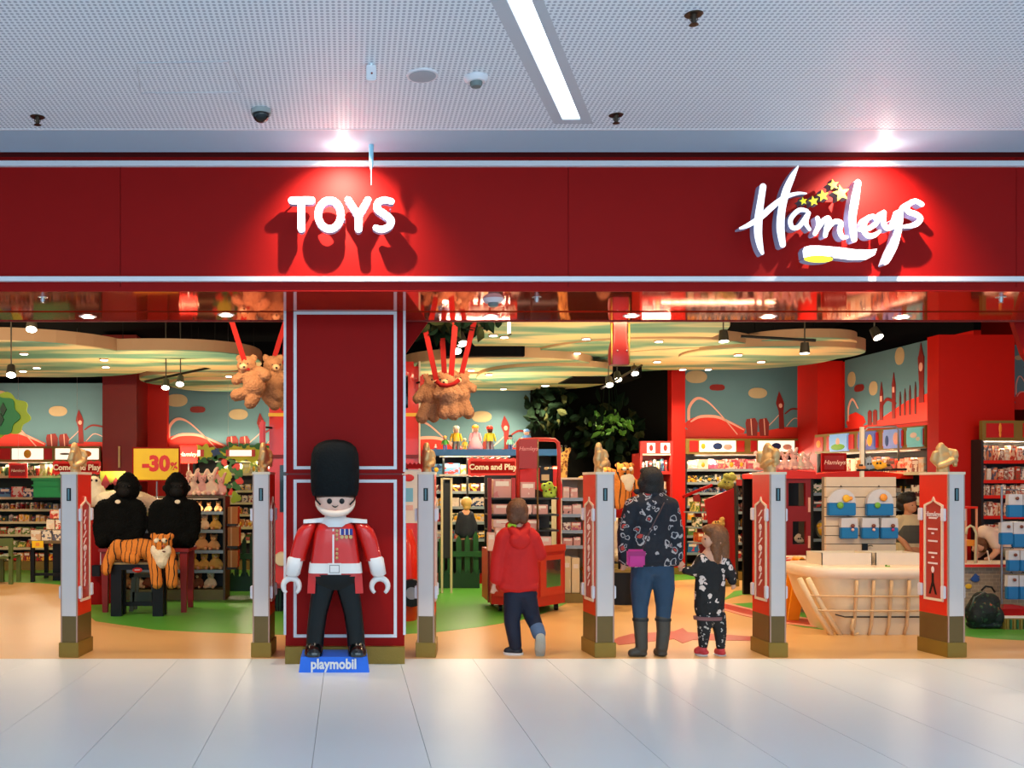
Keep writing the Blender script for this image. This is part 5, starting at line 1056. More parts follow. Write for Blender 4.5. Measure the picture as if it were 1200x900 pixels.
def unit(name, label, O, rz, W_, D_, H_, shelves, body, edge, kick=.12, kickm=OLIVE, back=True, cat='shelf unit', backm=None, top=True, sides=True):
    t = thing(name, label, cat, O, rz); B = lambda nm, a, b_, mm: MB().box(a, b_, mm).build(nm, parent=t, world=False)
    if back: B('back_panel', (0, D_-.02, 0), (W_, D_, H_), backm or body)
    if sides:
        for a in (0, W_-.03): B('side_panel', (a, 0, 0), (a+.03, D_-.02, H_), body)
    if kick: B('kick_board', (.03, 0, 0), (W_-.03, D_-.02, kick), kickm)
    if top: B('top_panel', (0, 0, H_), (W_, D_, H_+.025), body)
    for z in shelves:
        s_ = B('shelf', (.03, .02, z-.025), (W_-.03, D_-.02, z), body); MB().box((.03, .005, z-.035), (W_-.03, .02, z+.008), edge).build('price_rail', parent=s_, world=False)
    return t
def header(t, x0, x1, z0, z1, body, panels, y=-.02, name='header'):
    """header board with framed advertising panels: panels = (u0, u1, face, [accents])"""
    h = MB().box((x0, y, z0), (x1, y+.06, z1), body).build(name, parent=t, world=False)
    for (u0, u1, m_, acc) in panels:
        a, b_ = x0+(x1-x0)*u0, x0+(x1-x0)*u1; H1 = z1-z0
        MB().box((a, y-.012, z0+H1*.14), (b_, y, z1-H1*.14), m_).build('header_panel', parent=h, world=False)
        for (fx, fz, rx, rz_, am) in acc:
            b = MB(); b.ell((a+(b_-a)*fx, y-.013, z0+H1*fz), (rx, .006, rz_), am, 16, 6); b.build('header_print', parent=h, world=False)
    return h
LIT = mat('lit_panel', (250, 238, 220), .4, emit=.9, var=0); LITR = mat('header_red', (190, 26, 22), .4); RAILW = mat('rail_cream', (206, 196, 160), .4); RAILB = mat('rail_blue_grey', (140, 158, 170), .35, .2)
UW = mat('unit_white', (220, 206, 184), .5); UD = mat('unit_dark', (26, 30, 30), .5); UG = mat('unit_green_dark', (36, 58, 40), .5)
MGRN = mat('print_green', (110, 170, 60), .5); MBL = mat('print_blue', (40, 80, 150), .5); MSKY = mat('print_sky', (120, 190, 220), .5); MORG = mat('print_orange', (240, 150, 50), .5)
def under_light(t, x0, x1, z, e, y=.1, up=False, col=WARM2):
    """shelf-lighting tube under a header: lamp and housing, on some units added to brighten products"""
    MW = WM[t.name]; rz = t.rotation_euler.z; c = MW @ Vector(((x0+x1)/2, y, z))
    MB().box((x0, y-.02, z+.006), (x1, y+.02, z+.03), ACC).build('light_housing', parent=t, world=False)
    l = lamp('shelf_and_fill_light', 'AREA', c, e*2.2, col, x1-x0, (R(-32), 0, 0), .03); l.rotation_euler = (R(-30), 0, rz)
def cove(px0, px1, Y, z, e, tilt=150):
    l = lamp('cove_light', 'AREA', (X((px0+px1)/2, Y), Y, z), e, WARM, X(px1, Y)-X(px0, Y), (R(tilt), 0, 0), .06)
# ---- left back unit (header row of lit panels)
Y0 = 17.0; x0 = X(-70, Y0); W_ = X(118, Y0)-x0; zl = lambda py: Z(py, Y0)
u1 = unit('wall_shelf_unit', 'long low shelving at the far left with lit white header panels', (x0, Y0, 0), 0, W_, .55, zl(541), [zl(558), zl(583), zl(597), zl(611.5), zl(626.5), zl(642)], UG, RAILW, .16)
header(u1, 0, W_, zl(541), zl(523), OLIVE, [(.02, .16, LITR, []), (.17, .36, LIT, []), (.375, .44, LITR, []), (.45, .645, LIT, [(.5, .5, .07, .08, YELP)]), (.65, .70, LITR, []), (.72, .84, LIT, [(.5, .5, .1, .02, mat('print_grey', (120, 110, 90), .5))]), (.86, .99, LIT, [(.4, .5, .1, .06, MORG)])])
row(u1, .1, W_-.05, zl(558), .22, .11, ['carton', 'window', 'jar'], PK_GREEN, 'on the bright top shelf at the far left', 1)
row(u1, .1, W_*.72, zl(583), .2, .2, ['carton'], PK_COOL, 'on the second shelf at the far left', 2); row(u1, .1, W_-.05, zl(597), .13, .09, ['window', 'blister', 'jar'], PK_WARM, 'on the third shelf at the far left', 3)
row(u1, .1, W_-.05, zl(611.5), .13, .1, ['window', 'carton', 'blister'], PK_WARM, 'on the fourth shelf at the far left', 4); row(u1, .1, W_-.05, zl(626.5), .14, .13, ['carton', 'window'], PK_GREEN, 'on the fifth shelf at the far left', 5)
row(u1, .1, W_-.05, zl(642), .15, .14, ['carton', 'pouch'], PK_GREEN, 'on the sixth shelf at the far left', 6); row(u1, .1, W_-.05, .165, .16, .15, ['pouch', 'carton'], PK_WARM, 'on the lowest shelf at the far left', 7)
under_light(u1, W_*.3, W_-.1, zl(543), 22)
# red sign boards
def board(label, x0, x1, y0, y1, Y, face, frame, txt, ts, tm, rz=0, pole=None, name='sign_board', sx=1, shear=0, wavy=False, fr=.022, tb=0):
    t = thing(name, label, 'sign', P((x0+x1)/2, y1, Y), R(rz)); w2, h = M((x1-x0)/2, Y), M(y1-y0, Y)
    if wavy:
        n = 14; top = [(-w2+2*w2*i/n, h+.02*(1 if i % 2 else 0)) for i in range(n+1)]; bot = [(w2-2*w2*i/n, -.02*(1 if i % 2 else 0)) for i in range(n+1)]
        MB().prism(top+bot, 0, .03, frame).build('board', parent=t, world=False)
    else: MB().box((-w2, 0, 0), (w2, .03, h), frame).build('board', parent=t, world=False)
    MB().box((-w2+fr*1.6, -.008, fr*1.6), (w2-fr*1.6, 0, h-fr*1.6), face).build('sign_face', parent=t, world=False)
    if txt:
        me = text_data(txt, ts, .003, tb, sx, shear); me.transform(Matrix.Translation((0, -.012, h/2)) @ Matrix.Rotation(R(90), 4, 'X')); me.materials.clear(); me.materials.append(tm); link('lettering', me, t)
    if pole == 'up': MB().cyl((0, .015, h-.02), (0, .015, 4.25-t.location.z), .002, .002, 5, STEEL).build('hanging_wire', parent=t, world=False)
    elif pole is not None: MB().cyl((0, .045, pole-t.location.z), (0, .045, h*.8), .012, .012, 8, STEEL).build('post', parent=t, world=False)
    return t
SGN = mat('sign_crimson', (150, 24, 26), .45); INKW = mat('ink_cream', (246, 232, 214), .5, var=0)
board('small crimson name board hanging low at the far left', 10, 32, 543, 560, 16.4, SGN, RED2, 'Hamleys', .07, INKW, shear=.3, pole='up')
board('red scalloped Come and Play board behind the leftmost gate hand', 62, 118, 541, 555, 16.2, RED, RED2, 'Come and Play', .135, INKW, wavy=True, tb=.004, pole='up')
board('yellow minus thirty percent sale board above the gorillas', 155, 211, 524, 564, 12.3, mat('sale_yellow', (250, 204, 20), .5), RED, '-30', .27, RED2, pole=0.0, fr=.012, tb=.014)
me = text_data('%', .13, .003, .006); me.transform(Matrix.Translation((.235, -.012, M(40, 12.3)/2-.03)) @ Matrix.Rotation(R(90), 4, 'X')); me.materials.clear(); me.materials.append(RED2); link('lettering', me, [o for o in SC.objects if o.name.startswith('sign_board') and o.parent is None][-1])
board('crimson name flag right of the yellow sale board', 211, 231, 522, 543, 13.4, SGN, RED2, 'Hamleys', .085, INKW, rz=8, shear=.3, pole=0.0, fr=.012)
# green bin, boxes, tables at the left
gb = thing('green_crate', 'green plastic crate on top of the low shelving by the leftmost gate', 'crate', P(60, 583, 16.6)); b = MB()
GP = mat('green_plastic', (30, 160, 92), .4); b.box((-.32, 0, 0), (.32, .36, .34), GP); b.build('crate_body', parent=gb, world=False, bevel=.015); MB().box((-.35, -.03, .3), (.35, .39, .345), GP).build('rim', parent=gb, world=False, bevel=.01); MB().box((-.34, -.02, .2), (.34, -.005, .225), GP).build('rib', parent=gb, world=False)
MB().box((-.34, .02, -.04), (.34, .34, 0), BLACK).build('tray', parent=gb, world=False)
tb_ = thing('display_table', 'dark display table carrying boxed toys behind the leftmost gate', 'table', (X(62, 14.95), 14.95, 0)); YX = 14.9
MB().box((X(34, YX), YX, Z(637, YX)), (X(84, YX), YX+.8, Z(634, YX)), mat('table_edge', (110, 90, 60), .5)).build('table_top', parent=tb_)
for a in (37, 80):
    for yy in (YX+.03, YX+.7): MB().box((X(a, YX)-.03, yy, 0), (X(a, YX)+.03, yy+.06, Z(637, YX)), BLACK).build('leg', parent=tb_)
MB().box((X(56, YX), YX+.25, 0), (X(67, YX), YX+.4, Z(637, YX)), BLACK).build('centre_panel', parent=tb_); MB().box((X(38, YX), YX+.05, .1), (X(80, YX), YX+.1, .14), BLACK).build('stretcher', parent=tb_)
ps = thing('price_sign', 'small yellow price card on the edge of the dark display table', 'sign', P(44, 642, YX-.03)); MB().box((-.09, 0, 0), (.09, .01, .11), mat('sale_yellow', (240, 186, 24), .5)).build('card', parent=ps, world=False); MB().box((-.03, -.004, .03), (.03, 0, .08), MORG).build('print', parent=ps, world=False)
bx = [(36, 634, 12, 13, 'leftmost bottom'), (48.5, 634, 12, 13, 'second bottom'), (61, 634, 11, 13, 'third bottom'), (38, 620.5, 0, 0, ''), (54, 620.5, 10, 12, 'left second-layer'), (64.5, 620.5, 9, 12, 'right second-layer'), (58, 608, 12, 11, 'topmost')]
for (a, y_, w_, h_, lb) in bx:
    if w_:
        o = link('boxed_toy', pmesh('carton', PK_BOOK), label=lb+' boxed toy of the stack on the dark display table', cat='toy box', loc=(X(a+w_/2, YX+.1), YX+.1, Z(y_, YX)+.002), scale=(M(w_, YX)-.01, .22, M(h_, YX)-.012))
gc = thing('green_chair', 'small olive green wooden chair at the far left edge', 'chair', (X(4, 14.6), 14.6, 0)); YV_ = 14.6; OG = mat('chair_green', (90, 110, 52), .5)
for a in (X(12, YV_), X(-8, YV_)):
    MB().box((a-.03, YV_, 0), (a+.03, YV_+.05, Z(631, YV_)), OG).build('leg', parent=gc); MB().box((a-.03, YV_+.35, 0), (a+.03, YV_+.4, Z(655, YV_)), OG).build('leg', parent=gc)
MB().box((X(-9, YV_), YV_, Z(655, YV_)), (X(13, YV_), YV_+.42, Z(652, YV_)), OG).build('seat', parent=gc); MB().box((X(-9, YV_), YV_-.005, Z(640, YV_)), (X(13, YV_), YV_+.03, Z(631, YV_)), OG).build('backrest', parent=gc)
# big green leaf cut-out top left
lf = thing('leaf_cutout', 'big green tree-crown cut-out with yellow-green rim hanging at the left edge', 'decoration', P(0, 500, 12.6)); YL = 12.6; LG = mat('leaf_green', (20, 120, 66), .5); LY = mat('leaf_lime', (140, 170, 30), .5)
def scal(cx_, cy_, rx_, ry_, n, am, ph=0): return [(X(cx_+(rx_+am*math.sin(n*a*math.pi/30+ph))*math.cos(a*math.pi/30), YL), Z(cy_+(ry_+am*math.sin(n*a*math.pi/30+ph))*math.sin(a*math.pi/30), YL)) for a in range(60)]
MB().prism(scal(-4, 486, 38, 26, 9, 2.5), YL, YL+.02, LY).build('lime_rim', parent=lf); MB().prism(scal(-12, 487, 34, 26, 8, 2.5, 1), YL-.03, YL-.005, LG).build('green_crown', parent=lf)
for (a, y_) in ((-4, 470), (5, 480), (2, 492)): MB().prism([(X(a, YL), Z(y_-8, YL)), (X(a+4, YL), Z(y_, YL)), (X(a, YL), Z(y_+8, YL)), (X(a-4, YL), Z(y_, YL))], YL-.05, YL-.03, GREEND).build('leaf', parent=lf)
MB().cyl((X(-5, YL), YL, Z(462, YL)), (X(-5, YL), YL, 4.25), .002, .002, 5, STEEL).build('hanging_wire', parent=lf)
# unit between maroon corner and bus: jungle header and shelves
Y0 = 17.1; x0 = X(226, Y0); W_ = X(330, Y0)-x0; zl = lambda py: Z(py, Y0)
u2 = unit('wall_shelf_unit', 'wall shelving with lime jungle header left of the red bus', (x0, Y0, 0), 0, W_, .45, zl(540), [zl(555), zl(575), zl(589), zl(603), zl(618), zl(634)], UD, RAILW, .16)
hd2 = thing('jungle_header', 'lime and dark green scalloped jungle header board', 'sign', (X(280, 16.95), 16.95, zl(541))); YL = 17.07; LIME = mat('lime_print', (222, 224, 50), .5); LEAFG = mat('leaf_print', (34, 116, 56), .5)
MB().prism(scal(292, 531, 36, 9.5, 14, 2), YL, YL+.02, LIME).build('lime_plaque', parent=hd2); MB().prism(scal(239, 530, 13, 8.5, 8, 2), YL, YL+.02, LIME).build('lime_plaque', parent=hd2)
for (a, y_, r_) in ((262, 527, 7), (258, 535, 7), (286, 522, 5), (300, 523, 6), (250, 537, 6), (272, 521, 5), (270, 541, 5), (318, 524, 6), (238, 540, 6)): MB().prism(scal(a, y_, r_, r_*.45, 3, 1.5, a), YL-.02, YL-.002, LEAFG).build('leaf', parent=hd2)
MB().prism(scal(253, 530, 5, 4, 4, .8), YL-.03, YL-.02, MBL).build('blue_bird', parent=hd2)
for (a, c_) in ((269, 295), (231, 235)):
    MB().box((X(a-4, YL), YL-.024, Z(535, YL)), (X(c_+4, YL), YL-.006, Z(527, YL)), RED2).build('red_plate', parent=hd2); MB().box((X(a, YL), YL-.03, Z(534.5, YL)), (X(c_, YL), YL-.024, Z(527.5, YL)), LIT).build('lit_plate', parent=hd2)
for k, (z_, h_, pk) in enumerate(((555, .2, PK_GREEN), (575, .15, PK_DARK), (589, .15, PK_WARM), (603, .15, PK_WARM), (618, .16, PK_GREEN), (634, .16, PK_GREEN))):
    row(u2, .5, W_-.05, zl(z_), h_, .14, ['carton', 'window', 'pouch'], pk, 'on shelf %s of the jungle-header unit' % ('one two three four five six'.split()[k]), 20+k)
under_light(u2, .4, W_-.1, zl(542), 14)
# flower ring
YL = 15.2; fr_ = thing('flower_garland', 'round cut-out of red petals and green leaves around a lime flower', 'decoration', P(268, 575, YL))
MB().prism(scal(263, 558, 8.5, 9, 12, .6), YL, YL+.02, mat('lime_flower', (190, 200, 40), .5)).build('flower_centre', parent=fr_)
for k in range(12):
    a = R(k*30+15); r_ = 17; MB().prism(scal(267+13.5*math.cos(a), 559+r_*math.sin(a), 5, 4.4, 3, .6, k), YL+.02, YL+.03, RED2 if k % 2 == 0 else LEAFG).build('petal', parent=fr_)
for k in range(8): a = R(k*45); MB().prism(scal(267+8*math.cos(a)+2, 559+11*math.sin(a), 2.6, 2.8, 4, .4, k), YL+.01, YL+.025, LEAFG).build('leaf', parent=fr_)
MB().prism(scal(276, 583, 5.5, 6.5, 3, 1.4, 1), YL, YL+.02, LY).build('lime_leaf', parent=fr_); MB().cyl((X(267, YL), YL+.03, Z(545, YL)), (X(267, YL), YL+.03, 4.25), .002, .002, 5, STEEL).build('hanging_wire', parent=fr_)
# ---- teddy shelf unit
Y0 = 12.6; x0 = X(104, Y0); W_ = X(264, Y0)-x0; zl = lambda py: Z(py, Y0)
u3 = unit('teddy_shelf_unit', 'shelf unit full of plush bears behind the gorillas', (x0, Y0, 0), 0, W_, .5, zl(584), [zl(600), zl(621.5), zl(645.5), zl(668.5)], mat('unit_brown', (84, 70, 52), .5), RAILB, .14, mat('kick_olive', (120, 110, 60), .5), backm=UD)
def small_bear(pal, nm):
    B = BL(0, local=True); B.e(0, .075, .062, .075, .055); B.e(0, .19, .055, .052, .05); B.e(-.045, .235, .02, .02, .014); B.e(.045, .235, .02, .02, .014)
    B.c((-.05, .115, .024), (-.085, .06, .022, -.03)); B.c((.05, .115, .024), (.085, .06, .022, -.03)); B.c((-.04, .03, .03), (-.06, .03, .028, -.09)); B.c((.04, .03, .03), (.06, .03, .028, -.09))
    me = B.data(.012, 1, .35); b = MB(); b.mesh(me, pal); b.ell((0, -.045, .178), (.026, .018, .02), BEARL, 8, 6); b.ell((0, -.062, .185), (.008, .006, .006), NOSE, 6, 4)
    for s_ in (-1, 1): b.ell((s_*.022, -.045, .205), (.006, .005, .006), NOSE, 6, 4); b.ell((s_*.062, -.115, .03), (.018, .008, .02), BEARL, 8, 5)
    return b.data(nm)
SBM = [small_bear(mat('bear_honey', (214, 160, 104), .95, bump=.5), 'b1'), small_bear(mat('bear_brown', (120, 66, 40), .95, bump=.5), 'b2'), small_bear(mat('bear_cream', (234, 206, 168), .95, bump=.5), 'b3'), small_bear(mat('bear_gold', (222, 172, 84), .95, bump=.5), 'b4')]
BW = ['honey coloured small plush bear', 'dark brown small plush bear', 'cream small plush bear', 'golden small plush bear']
def bears(t, x0_, x1_, z, s, step, where, seed, picks, y=.14):
    cnt = 0; rnd = random.Random(seed); x = x0_+step/2; MW = WM[t.name]
    while x < x1_-step/3:
        k = rnd.choice(picks); sc = s*rnd.uniform(.88, 1.08); link('small_teddy_bear', SBM[k], loc=MW @ Vector((x, y, z)), rot=(0, 0, rnd.uniform(-.3, .3)+t.rotation_euler.z), scale=(sc, sc, sc), label=BW[k]+', %s from left ' % ORD[cnt]+where, cat='teddy bear', group='small bears '+where); x += step; cnt += 1
under_light(u3, .3, W_-.1, zl(586), 6, y=.03)  # shelf lamp added to brighten the bears
bears(u3, W_*.62, W_-.04, zl(600)+.0, .6, .13, 'on the top shelf of the bear unit', 1, [0, 0, 1]); bears(u3, W_*.55, W_-.04, zl(621.5), .84, .15, 'on the second shelf of the bear unit', 2, [2, 3, 0])
bears(u3, W_*.6, W_-.04, zl(645.5), .95, .16, 'on the third shelf of the bear unit', 3, [0, 2]); bears(u3, W_*.2, W_-.04, zl(668.5), .95, .155, 'on the fourth shelf of the bear unit', 4, [3, 0, 3]); bears(u3, .05, W_-.04, .145, 1.0, .165, 'on the bottom shelf of the bear unit', 5, [2, 0, 2, 1])
row(u3, .05, W_*.5, zl(600), .12, .12, ['pouch'], PK_PINK, 'on the bear unit behind the gorillas', 31)
# pink plush on top
u3z = zl(584)+.03; PNK = mat('plush_pink', (232, 184, 176), .95, bump=.5, bscale=60); PWH = mat('plush_offwhite', (236, 214, 192), .95, bump=.5, bscale=60)
def rabbit(pal, nm):
    B = BL(0, local=True); B.e(0, .1, .08, .1, .07); B.e(0, .24, .06, .055, .055); B.c((-.035, .28, .024), (-.06, .33, .026), (-.085, .29, .022, -.01)); B.c((.035, .28, .024), (.055, .335, .026), (.075, .36, .022)); B.c((-.06, .14, .03), (-.09, .07, .025, -.04)); B.c((.06, .14, .03), (.09, .07, .025, -.04)); B.c((-.05, .04, .035), (-.07, .035, .032, -.11)); B.c((.05, .04, .035), (.07, .035, .032, -.11))
    me = B.data(.012, 1, .35); b = MB(); b.mesh(me, pal); b.ell((0, -.055, .235), (.01, .007, .008), mat('nose_pink', (170, 80, 60), .5), 6, 4)
    for s_ in (-1, 1): b.ell((s_*.024, -.05, .258), (.007, .005, .007), NOSE, 6, 4)
    return b.data(nm)
RB = [rabbit(PNK, 'r1'), rabbit(PWH, 'r2')]
for k, (a, s_, j, dz) in enumerate(((217, .85, 0, 0), (226.5, 1.0, 1, 0), (237, .95, 0, 0), (248, 1.05, 1, 0), (259, .85, 0, 0))):
    link('plush_rabbit', RB[j], loc=(X(a, 12.75), 12.75+(.18 if k > 5 else 0), u3z+dz*0), rot=(0, 0, R(random.Random(k).uniform(-25, 25))), scale=(s_,)*3, label='%s plush rabbit on top of the bear unit, %s from the left' % (('pale pink', 'off-white')[j], ['first', 'second', 'third', 'fourth', 'last'][k]), cat='plush toy', group='plush rabbits on the bear unit')
# brown cardboard stack strip at the unit's side
for k, (y1_, y0_, x0_, x1_) in enumerate(((614, 594, 263, 271.5), (640, 618, 263, 273), (665, 645, 263, 271.5))):
    t = thing('cardboard_box', ('top', 'middle', 'bottom')[k]+' brown cardboard box beside the bear unit', 'box', (X((x0_+x1_)/2, 12.8), 12.8, Z(y1_, 12.7)), group='brown boxes beside the bear unit')
    CB = mat('cardboard', (176, 120, 66), .8); MB().box((X(x0_, 12.7)+.04, 12.72, Z(y1_, 12.7)), (X(x1_, 12.7)+.08, 12.95, Z(y0_, 12.7)), CB).build('carton', parent=t); MB().box((X(x0_, 12.7)+.08, 12.715, Z(y1_, 12.7)), (X(x0_, 12.7)+.1, 12.72, Z(y0_, 12.7)), mat('tape', (206, 170, 110), .4)).build('tape', parent=t)
    MB().box((X(x0_, 12.7)+.02, 12.72, Z(y1_, 12.7)-.03), (X(x1_, 12.7)+.06, 12.95, Z(y1_, 12.7)), UD).build('tray', parent=t)
# picket fences
def fence(label, x0_, x1_, Y, n):
    t = thing('picket_fence', label, 'fence', (X((x0_+x1_)/2, Y), Y, 0)); w_ = (X(x1_, Y)-X(x0_, Y))/n
    for k in range(n):
        a = X(x0_, Y)+k*w_; h = (.78 if k in (1, n-1) else .72); MB().prism([(a+.02, .0), (a+w_-.03, 0), (a+w_-.03, h), (a+w_/2-.005, h+.07), (a+.02, h)], Y, Y+.03, GREEN).build('picket', parent=t)
    MB().box((X(x0_, Y), Y-.03, .47), (X(x1_, Y)+.02, Y, .55), GREEN).build('rail', parent=t)
    pts_ = [(X(x0_, Y), 0), (X(x1_, Y)-.02, 0)]
    for k in range(n*3, -1, -1): pts_.append((X(x0_, Y)+(X(x1_, Y)-.02-X(x0_, Y))*k/(n*3), .21+(.07 if k % 2 else 0)))
    MB().prism(pts_, Y-.06, Y-.035, GREEND).build('grass_panel', parent=t)
    return t
fence('dark green picket fence right of the bear unit', 264, 300, 13.7, 4); fence('dark green picket fence in front of the blond child', 513, 563, 14.1, 5)
# white plush behind gorillas, red barrel, jungle poster
wp = lump('plush_cow', 'large white plush cow lying behind the gorillas', 12.25, [('e', 112, 580, 12, 14), ('e', 145, 588, 36, 14), ('e', 172, 592, 14, 12), ('e', 110, 566, 8, 8)], PW, [('eye', 107, 563, 1.6, NOSE, 7), ('eye', 113, 563, 1.6, NOSE, 7), ('ear', 104, 560, 4, NOSE, 0), ('spot', 125, 590, 5, NOSE, 13)])
rbn = thing('red_barrel', 'red rounded drum with a white stripe beside the red table', 'drum', (X(110, 12.1), 12.1, 0)); b = MB(); b.loft([(X(108, 12.1), 12.3, 0, .2, .2, 2.4), (X(108, 12.1), 12.3, .5, .24, .22, 2.4), (X(108, 12.1), 12.3, 1.05, .2, .18, 2.4), (X(108, 12.1), 12.3, 1.2, .12, .12, 2.2)], 20, RED); b.build('drum', parent=rbn); MB().box((X(118, 12.1), 12.07, .42), (X(119.5, 12.1), 12.1, .8), WHITE).build('white_stripe', parent=rbn); MB().cbox((X(115, 12.1), 12.03, .45), (.1, .1, .14), BLACK).build('clasp', parent=rbn)
po = thing('jungle_poster', 'lime poster with maroon mountain shapes behind the left gorilla', 'poster', (X(131, 13.2), 13.2, Z(571, 13.2))); YP = 13.2
MB().box((X(117, YP), YP, 0), (X(147, YP), YP+.02, Z(552, YP)), OLIVE).build('board', parent=po); MB().box((X(117.5, YP), YP-.006, Z(575, YP)), (X(146.5, YP), YP, Z(552.5, YP)), mat('poster_lime', (150, 160, 40), .5)).build('print', parent=po)
for (a, h_) in ((124, 556), (136, 559), (131, 565)): MB().prism([(X(a-9, YP), Z(574, YP)), (X(a, YP), Z(h_, YP)), (X(a+9, YP), Z(574, YP))], YP-.012, YP-.006, SGN).build('print_mountain', parent=po)
# =====================================================================  RED BUS behind the column
YBu = 11.5; bu = thing('toy_bus', 'large red double-deck display bus standing behind the column', 'vehicle', (X(402, YBu), YBu, 0)); BR = mat('bus_red', (226, 34, 10), .3, coat=.3)
zb = lambda py: Z(py, YBu); xa, xb = X(315, YBu), X(491, YBu)
MB().box((xa, YBu, zb(690)), (xb, YBu+2.6, zb(423)), BR).build('body', parent=bu, bevel=.06)
MB().box((xa-.005, YBu-.006, zb(488)), (xb+.005, YBu+.0, zb(484)), YELP).build('yellow_band', parent=bu)
MB().box((xa+.01, YBu-.02, zb(537)), (xb-.01, YBu+.02, zb(533)), REDD).build('deck_seam', parent=bu); MB().box((xb-.0, YBu+.03, zb(690)), (xb+.02, YBu+2.5, zb(423)), CREAM).build('side_trim', parent=bu)
for (a, c_, y0_, y1_) in ((330, 403, 440, 478), (405, 478, 440, 478), (328, 478, 545, 600)): MB().box((X(a, YBu), YBu-.015, zb(y1_)), (X(c_, YBu), YBu+.02, zb(y0_)), mat('black_glass', (6, 14, 16), .05)).build('window', parent=bu)
for k in range(9): MB().box((X(316+k*1.7, YBu), YBu-.03, zb(716)), (X(317+k*1.7, YBu), YBu+.02, zb(692)), GREEND if k % 2 else BLACK).build('grille_bar', parent=bu)
MB().box((X(313, YBu), YBu+.02, .04), (X(491, YBu), YBu+.3, zb(690)), BLACK).build('undercarriage', parent=bu)
for (a, d_) in ((322, .4), (484, .4), (322, 2.1), (484, 2.1)):
    wh = MB().cyl((X(a, YBu)-.09, YBu+d_, .24), (X(a, YBu)+.09, YBu+d_, .24), .24, .24, 24, BLACK).build('wheel', parent=bu); MB().cyl((X(a, YBu)+.09, YBu+d_, .24), (X(a, YBu)+.1, YBu+d_, .24), .1, .1, 16, STEEL).build('hub', parent=wh)
for (a, y_) in ((330, 655), (476, 655)): MB().cyl((X(a, YBu), YBu-.05, zb(y_)), (X(a, YBu), YBu, zb(y_)), .08, .09, 18, CREAM).build('headlight', parent=bu)
for (a, y0_, y1_) in ((308.5, 493, 521), (495, 440, 466)):
    mr = MB().box((X(a-3.5, YBu), YBu-.12, zb(y1_)), (X(a+3.5, YBu), YBu-.06, zb(y0_)), BR).build('mirror', parent=bu, bevel=.02); MB().cyl((X(a, YBu), YBu-.09, zb(y0_+8)), (X(318 if a < 400 else 489, YBu), YBu+.05, zb(y0_+8)), .012, .012, 8, BLACK).build('mirror_arm', parent=mr)
# small red car right of the column with poster above
YR = 10.6; ca = thing('red_pedal_car', 'red rounded toy car peeping out right of the column', 'vehicle', (X(470, YR), YR, 0)); zr = lambda py: Z(py, YR)
b = MB(); b.loft([(X(468, YR), YR+.42, zr(738), .2, .38, 3.2), (X(468, YR), YR+.42, zr(722), .24, .42, 3.2), (X(468, YR), YR+.42, zr(680), .235, .41, 3), (X(468, YR), YR+.42, zr(640), .22, .38, 3), (X(468, YR), YR+.44, zr(622), .17, .3, 2.6)], 28, BR); b.build('body', parent=ca)
wh = MB().cyl((X(482, YR), YR-.06, .33), (X(482, YR), YR+.06, .33), .155, .155, 20, BLACK).build('wheel', parent=ca); MB().cyl((X(482, YR), YR-.07, .33), (X(482, YR), YR-.06, .33), .07, .07, 14, STEEL).build('hub', parent=wh)
MB().box((X(455, YR), YR+.1, 0), (X(492, YR), YR+.9, zr(737)), OLIVE).build('plinth', parent=ca)
ps = thing('white_poster_stand', 'white poster stand with a red oval mark right of the column', 'sign', (X(480, 10.2), 10.2, 0)); YP = 10.25
MB().box((X(470, YP), YP, Z(613, YP)), (X(494, YP), YP+.04, Z(550, YP)), ACC).build('board', parent=ps); MB().ell((X(479, YP), YP-.004, Z(560, YP)), (.06, .004, .04), RED2, 16, 6).build('red_mark', parent=ps); MB().box((X(474, YP), YP-.004, Z(588, YP)), (X(484, YP), YP, Z(572, YP)), MSKY).build('print_block', parent=ps); MB().box((X(474, YP), YP-.004, Z(598, YP)), (X(484, YP), YP, Z(592, YP)), PNK).build('print_block', parent=ps); MB().box((X(472, YP), YP+.0, 0), (X(476, YP), YP+.04, Z(613, YP)), STEEL).build('leg', parent=ps)
MB().prism([(X(468+k*2.5, YP), Z(542 if k % 2 else 544.5, YP)) for k in range(12)]+[(X(495.5, YP), Z(549, YP)), (X(468, YP), Z(549, YP))], YP-.02, YP+.03, RED).build('scalloped_top', parent=ps)
cove(-60, 118, 17.35, 2.36, 15); cove(200, 330, 17.5, 2.36, 9); cove(480, 620, 17.3, 2.3, 9); cove(806, 940, 16.9, 2.42, 13)
l = lamp('cove_light', 'AREA', (7.85, 13.9, 2.45), 14, WARM, 2.6, (R(150), 0, an), .06)
# =====================================================================  MIDDLE: blue-topped unit with toy figures
Y0 = 14.7; x0 = X(500, Y0); W_ = X(656, Y0)-x0; zl = lambda py: Z(py, Y0)
u4 = unit('blue_topped_shelf_unit', 'dark shelf unit with a blue top carrying big toy figures', (x0, Y0, 0), 0, W_, .5, zl(534), [zl(556), zl(576), zl(594), zl(612), zl(632)], UD, RAILB, .12, RED, top=False)
MB().box((-.03, -.06, zl(534)), (W_+.03, .52, zl(526.5)), mat('shelf_blue', (34, 110, 190), .4)).build('blue_top', parent=u4, world=False)
for a in (.12, .3, .55, .78): MB().box((W_*a, .0, .1), (W_*a+.03, .48, zl(534)), UD).build('divider', parent=u4, world=False)
for k, (z_, h_, w1, pk) in enumerate(((556, .19, .24, PK_COOL), (576, .13, .16, PK_DARK), (594, .15, .17, PK_COOL), (612, .15, .16, PK_WARM), (632, .15, .17, PK_COOL))):
    row(u4, .05, W_*.72, zl(z_), h_, w1, ['carton', 'window'], pk, 'on the %s shelf of the blue-topped unit' % ('top', 'second', 'third', 'fourth', 'fifth')[k], 40+k)
YF_ = 14.85
